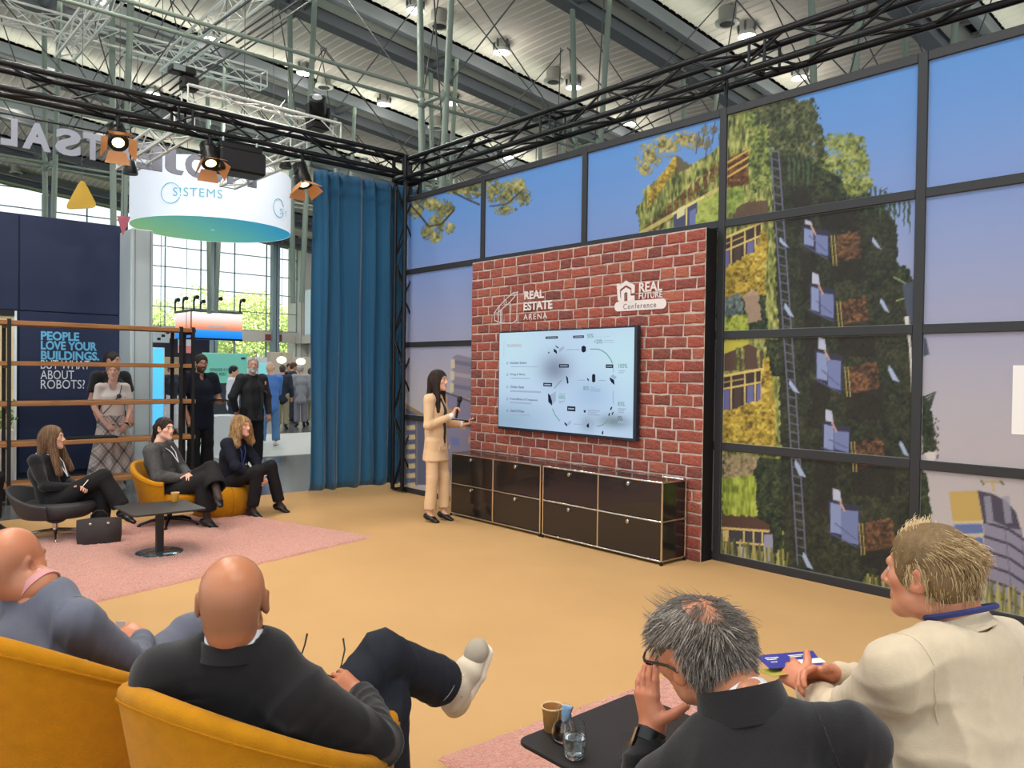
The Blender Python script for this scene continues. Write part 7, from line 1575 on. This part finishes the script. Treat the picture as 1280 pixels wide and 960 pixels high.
dd_ = nrm((J['tl']-J['al'])-upv*((J['tl']-J['al'])@upv)); sd_ = np.cross(dd_, upv); sgn = 1 if sd_@(-FW) > 0 else -1; b_ = J['al']-upv*.055*1.08
g_ = MB()
for (u0, v0), (u1, v1), w_ in (((.00, .026), (.04, .010), .010), ((.04, .010), (.09, .024), .005), ((-.015, .038), (.0, .026), .005)):
    P0_ = b_+dd_*u0+upv*v0+sd_*sgn*.0475; P1_ = b_+dd_*u1+upv*v1+sd_*sgn*.046; g_.obox((P0_+P1_)/2, (P1_-P0_)/2, nrm(np.cross(P1_-P0_, sd_))*w_*.5, sd_*.0025)
g_.build('side_mark', m_bshoe, s1_)
V, Fs = sdf_mesh([EL(b_+dd_*.150+upv*.010, vec(.055, .050, .034), np.stack([dd_, sd_, upv], 1), .01)], .005); raw('toe_mesh', V, Fs, mat('trainer_grey', (168, 156, 140), .85, bump=.4, bscale=400), s1_, True)
g_ = MB()
for k in range(5): c_ = b_+dd_*(.055+.02*k)+upv*(.043-.007*k); g_.tube([c_+sd_*.022, c_+upv*.008, c_-sd_*.022], .0035, 6)
g_.build('laces', m_wshoe, s1_, True)
P = [EL(b_-dd_*.03-upv*.02, vec(.070, .056, .042)*1.0, np.stack([dd_, sd_, upv], 1), .01)]; V, Fs = sdf_mesh(P, .006); raw('heel_cushion', V, Fs, mat('heel_bubble', (190, 172, 140), .25, spec=.6), s1_, True)
shoe(m2, J, 'r', m_trn, m_trs, 1.08, .006)
wd_ = nrm(J['wr']-J['er']); sA = nrm(np.cross(wd_, U)); sB = np.cross(wd_, sA); b = MB()
for k in range(18): a = k*2*math.pi/18; b.ell(J['wr']+wd_*.012+sA*.034*math.cos(a)+sB*.027*math.sin(a), (.0055,)*3, 8, 6)
b.build('bracelet', m_bshoe, m2, True)
gl = thing('spectacles', at(402, 850, d=2.42), 'thin dark spectacles held folded open in front of the bald man in black', 'spectacles')
for pts in ([(384, 792, 2.46), (381, 806, 2.44), (375, 824, 2.42), (371, 842, 2.40)], [(429, 798, 2.52), (431, 812, 2.50), (427, 830, 2.47), (421, 848, 2.44)]): MB().tube([at(a, b2, d=c2) for a, b2, c2 in pts], [.0032, .0028, .0022, .0022], 6).build('temple', m_bshoe, gl, True)
A_, B_ = at(371, 842, d=2.40), at(421, 848, d=2.44); md2 = (A_+B_)/2
for c_ in ((A_*.75+B_*.25), (A_*.25+B_*.75)): MB().tube([c_+nrm(B_-A_)*.024*math.cos(a)+U*.019*math.sin(a)-U*.012 for a in np.linspace(0, 6.283, 18)], .002, 5).build('lens_rim', m_bshoe, gl, True)
# chairs of the two men
seat_shell('tub_chair', (-2.93, .64, 0), (-.52, .85), m_yel, m_yel2, 'large mustard tub chair at the lower left under the man in blue grey', rad=.41, zb=.90, zs=.40, za=.58, arm=2.2, th=.055, lip=.07, group=None)
c2_ = seat_shell('tub_chair', (-2.08, .967, 0), (-.27, .96), m_yel, m_yel2, 'mustard tub chair in front, under the man in the black jacket', rad=.385, zb=.87, zs=.40, za=.575, arm=2.38, th=.055, lip=.085)

# man 3: grey hair with a thin crown, chin in hand
hf3 = nrm(vec(-.97, .16, -.26)); hu3 = nrm(vec(-.22, -.24, 1)); HS3 = .94; HS4 = .93
J = J3(hf3, hu3, hed=(-0.925, 1.335, 1.118), nek=(-0.795, 1.305, 1.055), che=(-0.70, 1.22, 0.84), pel=(-0.62, 1.15, 0.46), sr=(-0.640, 1.385, 1.016), sl=(-0.885, 1.185, 0.895), er=(-0.675, 1.60, 0.77), el=(-1.075, 1.25, 0.665), wr=(-0.88, 1.72, 0.70), wl=(-1.080, 1.385, 0.880),
       hr=(-0.61, 1.25, 0.46), hl=(-0.77, 1.13, 0.46), kr=(-0.80, 1.62, 0.53), kl=(-1.07, 1.40, 0.53), ar=(-0.84, 1.60, 0.105), al=(-1.09, 1.42, 0.105), tr=(-.95, 1.72, .05), tl=(-1.22, 1.52, .05))
SK3 = (190, 126, 96)
m3 = person((-.68, 1.16, 0), 'grey haired man in a black jacket and glasses resting his chin on his hand', J, SK3, 1.0, dict(nr=.060, brow=(110, 100, 94), s=HS3),
            dict(l=dict(d=rel(-.10, .22, .95), pn=rel(.75, .5, -.1), curl=(.10, .16, .24, .34), spread=.10, thumb=(.75, .2)), r=dict(curl=(.5, .6, .6, .7))), h=.012, hh=.0042)
band(m3, 'shirt_collar', J['nek']-U*.010, nrm(J['hed']-J['nek']), J['sr']-J['sl'], .070, .067, .022, -.05, m_lan_w, .005, .012)
pj = top_prims(J, 1.0, .014, .12, 'long', .070, .98, wide=1.02, trap=.035, sk=.05); cloth(m3, 'jacket', pj, .0075, m_jk, arm_spots(J), .011, .0015, 25, rl=2)
seam(m3, LASTV, J['sr']*.86+J['nek']*.14-U*.03, J['sr']-J['sl'], .15, m_jk)
band(m3, 'jacket_collar', J['nek']-U*.026, nrm(U+.6*nrm(J['hed']-J['nek'])), J['sr']-J['sl'], .092, .086, .062, -.14, m_jk, .007, .05)
cloth(m3, 'trousers', leg_prims(J, 1.02, .020, .02), .010, m_blktr, leg_spots(J), .005)
for a in 'rl': shoe(m3, J, a, m_bshoe, None, 1.05, .007)
c, R = J['hed'], J['hR']
def crown(L): return ((L[:, 0]-.010)/.046)**2+((L[:, 1]+.058)/.050)**2 + np.maximum(0, (.06-L[:, 2])/.02) > 1
def m3mask(L): return (L[:, 2] > -.085-.2*np.minimum(0, L[:, 1]+.02)) & (L[:, 1] < .070+.1*(L[:, 2] > .08)) & ~((abs(L[:, 0]) > .045) & (L[:, 1] > -.042) & (L[:, 2] < .072)) & ~((L[:, 2] < .0) & (L[:, 1] > -.02)) & ~((abs(L[:, 0]) > .066) & (abs(L[:, 1]+.004) < .018) & (L[:, 2] < .022))
V, Fs = hair_cap(c, R, HS3, .005, (0, .115, -.03, .078, .080, .110), nape=-.112, h=.0055); V = crease(V, Fs, [], 0, .003, 41)
Lc = (V-c)@R/HS3; k_ = ((Lc[:, 0]-.010)/.044)**2+((Lc[:, 1]+.058)/.048)**2 < 1; V[k_ & (Lc[:, 2] > .05)] -= (R@vec(0, 0, .013))
h3 = hair_obj(m3, 'hair', V, Fs, (92, 84, 77), .45)
def flow3(P):
    ang = np.arctan2(P[:, 0]-.012, -(P[:, 1]+.058)); o = np.stack([P[:, 0]-.012, P[:, 1]+.058, -.35-1.1*np.clip(.06-P[:, 2], 0, .1)*12], 1); o[:, :2] /= (np.linalg.norm(o[:, :2], axis=1)[:, None]+.02)
    o[:, 0] += .35*np.cos(ang*3); return o/np.linalg.norm(o, axis=1)[:, None]
m_st = [mat('strand_grey_%d' % i, cc_, .5, spec=.4) for i, cc_ in enumerate(((112, 102, 94), (146, 136, 126), (80, 72, 66), (178, 168, 158)))]
for i, (n_, L_, lf_, jt) in enumerate(((3200, .040, .004, .22), (2800, .040, .006, .26), (1500, .038, .003, .22), (1400, .042, .008, .34))):
    V, Fs, _ = strands(c, R, HS3, n_, L_, lambda L: m3mask(L) & crown(L), flow3, .0011, 60+i, lf_, jit=jt); raw('hair_strands', V, Fs, m_st[i], h3, True)
V, Fs, _ = strands(c, R, HS3, 420, .05, lambda L: ~crown(L) & (L[:, 2] > .05), flow3, .0008, 66, .008, jit=.5); raw('hair_strands', V, Fs, m_st[0], h3, True)
V, Fs, _ = strands(c, R, HS3, 80, .055, lambda L: (L[:, 2] > .07) & crown(L) & (L[:, 1] > -.02), lambda P: np.tile(vec(.1, .8, .4), (len(P), 1)), .0007, 67, .03, jit=.5); raw('hair_strands', V, Fs, m_st[0], h3, True)
g_ = thing('spectacles', c, 'dark framed glasses worn by the grey haired man', 'spectacles')
for k in (-1, 1):
    MB().tube([c+HS3*(R@vec(k*.034+.025*math.cos(a), .116-.10*abs(k*.034+.025*math.cos(a))*.25, .002+.018*math.sin(a))) for a in np.linspace(0, 6.283, 24)], .0026, 6).build('lens_rim', mat('tortoise', (46, 26, 20), .25), g_, True)
    MB().tube([c+HS3*(R@vec(k*.060, .112, .010)), c+HS3*(R@vec(k*.078, .09, .010)), c+HS3*(R@vec(k*.086, .01, .008)), c+HS3*(R@vec(k*.084, -.015, -.006))], .0030, 6).build('temple', mat('tortoise', (46, 26, 20), .25), g_, True)
    MB().lathe([(.0235, 0), (.012, .0005), (.001, .0008)], c+HS3*(R@vec(k*.034, .113, .002)), 16, R@vec(0, 1, 0)).build('lens', mat('lens_clear', (255, 255, 255), .03, alpha=.12), g_)
MB().tube([c+HS3*(R@vec(-.010, .115, .004)), c+HS3*(R@vec(0, .118, .008)), c+HS3*(R@vec(.010, .115, .004))], .0026, 6).build('bridge', mat('tortoise', (46, 26, 20), .25), g_, True)
wv_ = nrm(J['wl']-J['el']); wt = MB().lathe([(.029, -.016), (.034, -.012), (.034, .012), (.029, .016)], J['wl']-wv_*.005, 18, wv_).build('wrist_watch', m_bshoe, m3, True); MB().obox(J['wl']-wv_*.005-RT*.033, wv_*.020, np.cross(wv_, RT)*.017, RT*.005).build('watch_face', mat('watch_glass', (14, 14, 18), .08), wt)
seat_shell('tub_chair', (-.64, 1.10, 0), (-.75, .66), m_dkch, m_dkch, 'low dark tub chair under the grey haired man, below the frame', rad=.37, zb=.60, zs=.36, za=.46)

# man 4: blond, beige jumper
hf4 = nrm(vec(-.985, .06, -.05))
J = J3(hf4, (0, 0, 1), hed=(-0.722, 1.965, 1.216), nek=(-0.655, 1.968, 1.112), che=(-0.640, 1.960, 0.855), pel=(-0.560, 1.93, 0.50), sr=(-0.625, 2.160, 1.020), sl=(-0.728, 1.795, 1.012), er=(-0.845, 2.275, 0.785), el=(-0.905, 1.930, 0.818), wr=(-0.996, 2.080, 0.865), wl=(-1.065, 2.060, 0.812),
       hr=(-0.54, 2.03, 0.49), hl=(-0.60, 1.85, 0.49), kr=(-0.930, 2.20, 0.53), kl=(-1.00, 1.83, 0.53), ar=(-0.90, 2.17, 0.105), al=(-0.99, 1.85, 0.105), tr=(-1.06, 2.21, .05), tl=(-1.15, 1.87, .05))
SK4 = (202, 136, 106)
m4 = person((-.56, 1.93, 0), 'seated blond man in a beige jumper leaning forward with leaflets in his hands', J, SK4, 1.0, dict(nr=.063, brow=(170, 134, 96), lips=(180, 112, 100), nose=1.04, s=HS4),
            dict(l=dict(d=rel(-.35, .85, .25), pn=rel(.6, .3, -.5), curl=(.9, 1.0, 1.05, 1.1), thumb=(.3, .3)), r=dict(d=rel(-.8, -.1, .10), pn=rel(-.2, -.6, -.6), curl=(.6, .7, .8, .8), thumb=(.3, .3))), h=.012, hh=.0042)
m_bg = mat('jumper_beige', (206, 188, 162), .9, bump=.2, bscale=500, var=.08, vscale=50, sheen=.25, spec=.15)
sp_ = arm_spots(J)+[(J['sl']*.5+J['che']*.5-vec(0, .05, .05), .14, vec(.2, .4, .1)), (J['pel']*.4+J['che']*.6+vec(.02, -.10, 0), .15, vec(.1, .2, .9))]
cloth(m4, 'jumper', top_prims(J, 1.0, .017, .10, 'long', .069, .96, wide=1.10, trap=.030, sk=.06), .0075, m_bg, sp_, .015, .0014, 27, rl=2)
seam(m4, LASTV, J['sl']*.84+J['nek']*.16-U*.03, J['sr']-J['sl'], .15, m_bg)
band(m4, 'jumper_collar', J['nek']-U*.016, nrm(J['hed']-J['nek']+U*.05), J['sr']-J['sl'], .082, .078, .034, -.10, m_bg, .008, .02)
cloth(m4, 'trousers', leg_prims(J, 1.03, .022, .02), .010, mat('trouser_taupe', (112, 98, 86), .85, bump=.1), leg_spots(J), .005)
for a in 'rl': shoe(m4, J, a, m_bshoe, None, 1.05, .007)
MB().tube([J['nek']+U*.036+nrm(J['sr']-J['sl'])*.078*math.sin(a)-J['fwd']*.070*math.cos(a)+U*(.004-.012*(1-math.cos(a))) for a in np.linspace(-2.2, 2.2, 24)], .007, 6).build('lanyard', mat('lanyard_navy', (40, 48, 104), .6), m4, True)
c, R = J['hed'], J['hR']
V, Fs = hair_cap(c, R, HS4, .009, (0, .112, -.035, .080, .080, .118), nape=-.082, h=.0055); V = crease(V, Fs, [], 0, .0022, 43)
h4 = hair_obj(m4, 'hair', V, Fs, (132, 104, 68), .4)
def flow4(P):
    o = np.stack([P[:, 0]*1.2, -.12-.7*np.clip((P[:, 2]-.03)/.06, 0, 1), -.25-np.clip(.06-P[:, 2], 0, .12)*16], 1); return o/np.linalg.norm(o, axis=1)[:, None]
def m4mask(L): return (L[:, 2] > -.075-.2*np.minimum(0, L[:, 1]+.02)) & (L[:, 1] < .074) & ~((L[:, 2] < .045) & (L[:, 1] > .028)) & ~((L[:, 2] < .0) & (L[:, 1] > -.015)) & ~((abs(L[:, 0]) > .066) & (abs(L[:, 1]+.004) < .018) & (L[:, 2] < .022))
for i, (col_, n_, L_, lf_) in enumerate((((186, 154, 108), 3000, .045, .006), ((146, 116, 80), 2600, .04, .005), ((100, 78, 52), 1300, .035, .004), ((216, 190, 146), 1500, .05, .008))):
    V, Fs, _ = strands(c, R, HS4, n_, L_, m4mask, flow4, .0011, 80+i, lf_, jit=.20); raw('hair_strands', V, Fs, mat('strand_blond_%d' % i, col_, .45, spec=.4), h4, True)
V, Fs, _ = strands(c, R, HS4, 700, .05, lambda L: (L[:, 2] > .075) & (L[:, 1] > .01), lambda P: np.tile(vec(.7, .15, .35), (len(P), 1)), .0012, 88, .014, jit=.25); raw('hair_strands', V, Fs, mat('strand_blond_3', (222, 196, 152), .45), h4, True)
seat_shell('tub_chair', (-.52, 1.93, 0), (-.98, .12), m_dkch, m_dkch, 'low dark tub chair under the blond man, below the frame', rad=.37, zb=.60, zs=.36, za=.46)
# leaflets
m_blue = mat('leaflet_blue', (52, 56, 150), .4); m_lwh = mat('leaflet_white', (228, 224, 216), .5); m_lye = mat('leaflet_olive', (168, 160, 70), .5)
def leaf(name, pts, m, label, th=.0015):
    P_ = [at(*p[:2], d=p[2]) for p in pts]; n = nrm(np.cross(P_[1]-P_[0], P_[-1]-P_[0])); n = n if n[2] > 0 else -n
    t = thing(name, P_[0], label, 'leaflet'); MB().prism(P_, n*th).build('sheet', m, t); return t, P_, n
t, P_, n = leaf('leaflet', [(944, 820, 2.42), (1016, 814, 2.46), (1030, 832, 2.28), (962, 836, 2.26)], m_blue, 'blue printed leaflet on top in the hands of the blond man')
e1, e2 = P_[1]-P_[0], P_[3]-P_[0]
for (u, v, w_, hh) in ((.10, .30, .22, .05), (.10, .42, .16, .05), (.50, .25, .26, .05), (.50, .36, .20, .05), (.12, .62, .10, .04)):
    c_ = P_[0]+e1*(u+w_/2)+e2*v+n*.0026; MB().obox(c_, e1*w_/2, e2*hh/2, n*.0005).build('print_line', m_lwh, t)
MB().obox(P_[0]+e1*.72+e2*.78+n*.0026, e1*.22, e2*.17, n*.0006).build('white_label', m_lwh, t)
leaf('leaflet', [(946, 838, 2.32), (1000, 833, 2.36), (1020, 838, 2.24), (966, 846, 2.22)], m_lye, 'olive green leaflet under the blue one')

# ------------------------------------------------------------------ the near table
side_table(-1.665, 2.10, .62, .42, 'large looking dark table with a cup and glasses at the bottom')
q = at(690, 913, z=.421); cup((q[0], q[1], .4205), 'brown paper cup standing on the dark table beside the carafe', 1.02)
m_gl = mat('clear_glass', (255, 255, 255), .0, trans=1.0, ior=1.45, spec=.5); m_water = mat('water', (240, 250, 250), .0, trans=1.0, ior=1.33); m_cola = mat('cola_dark', (24, 14, 10), .08, spec=.6)
def tumbler(p, label, water):
    t = thing('water_glass', p, label, 'glass'); p = np.array(p, float)
    MB().lathe([(.004, 0), (.026, 0), (.032, .008), (.0385, .035), (.040, .055), (.037, .085), (.033, .112), (.0318, .112), (.0358, .085), (.0385, .055), (.037, .036), (.030, .014), (.004, .010)], p, 36).build('glass_wall', m_gl, t, True)
    if water: MB().lathe([(.003, .0125), (.029, .0145), (.0362, .036), (.0378, .055), (.0365, .068), (.003, .068)], p, 36).build('water', m_water, t, True)
    return t
q = at(718, 946, z=.421); tumbler((q[0], q[1], .4205), 'glass half full of water at the near edge of the dark table', True)
q = at(791, 965, z=.421); tumbler((q[0], q[1], .4205), 'empty glass beside the elbow of the grey haired man', False)
q = at(705, 925, z=.421); t = thing('carafe', (q[0], q[1], .4205), 'small glass carafe of dark drink with a blue napkin in its neck', 'carafe'); q = vec(q[0], q[1], .4205)
MB().lathe([(.004, 0), (.030, 0), (.040, .012), (.043, .035), (.036, .058), (.026, .074), (.024, .095), (.030, .115), (.029, .115), (.0225, .095), (.0245, .074), (.0345, .057), (.0415, .035), (.0385, .013), (.004, .006)], q, 30).build('glass_wall', m_gl, t, True)
MB().lathe([(.003, .007), (.038, .014), (.041, .035), (.034, .056), (.003, .058)], q, 30).build('drink', m_cola, t, True)
V, Fs = sdf_mesh([EC(q+vec(.0, .0, .07), .015, .010, q+vec(.008, .008, .118), .022, .006, RT, .008)], .005); raw('napkin', crease(V, Fs, [], 0, .003, 3), Fs, mat('napkin_blue', (140, 178, 214), .8), t, True)
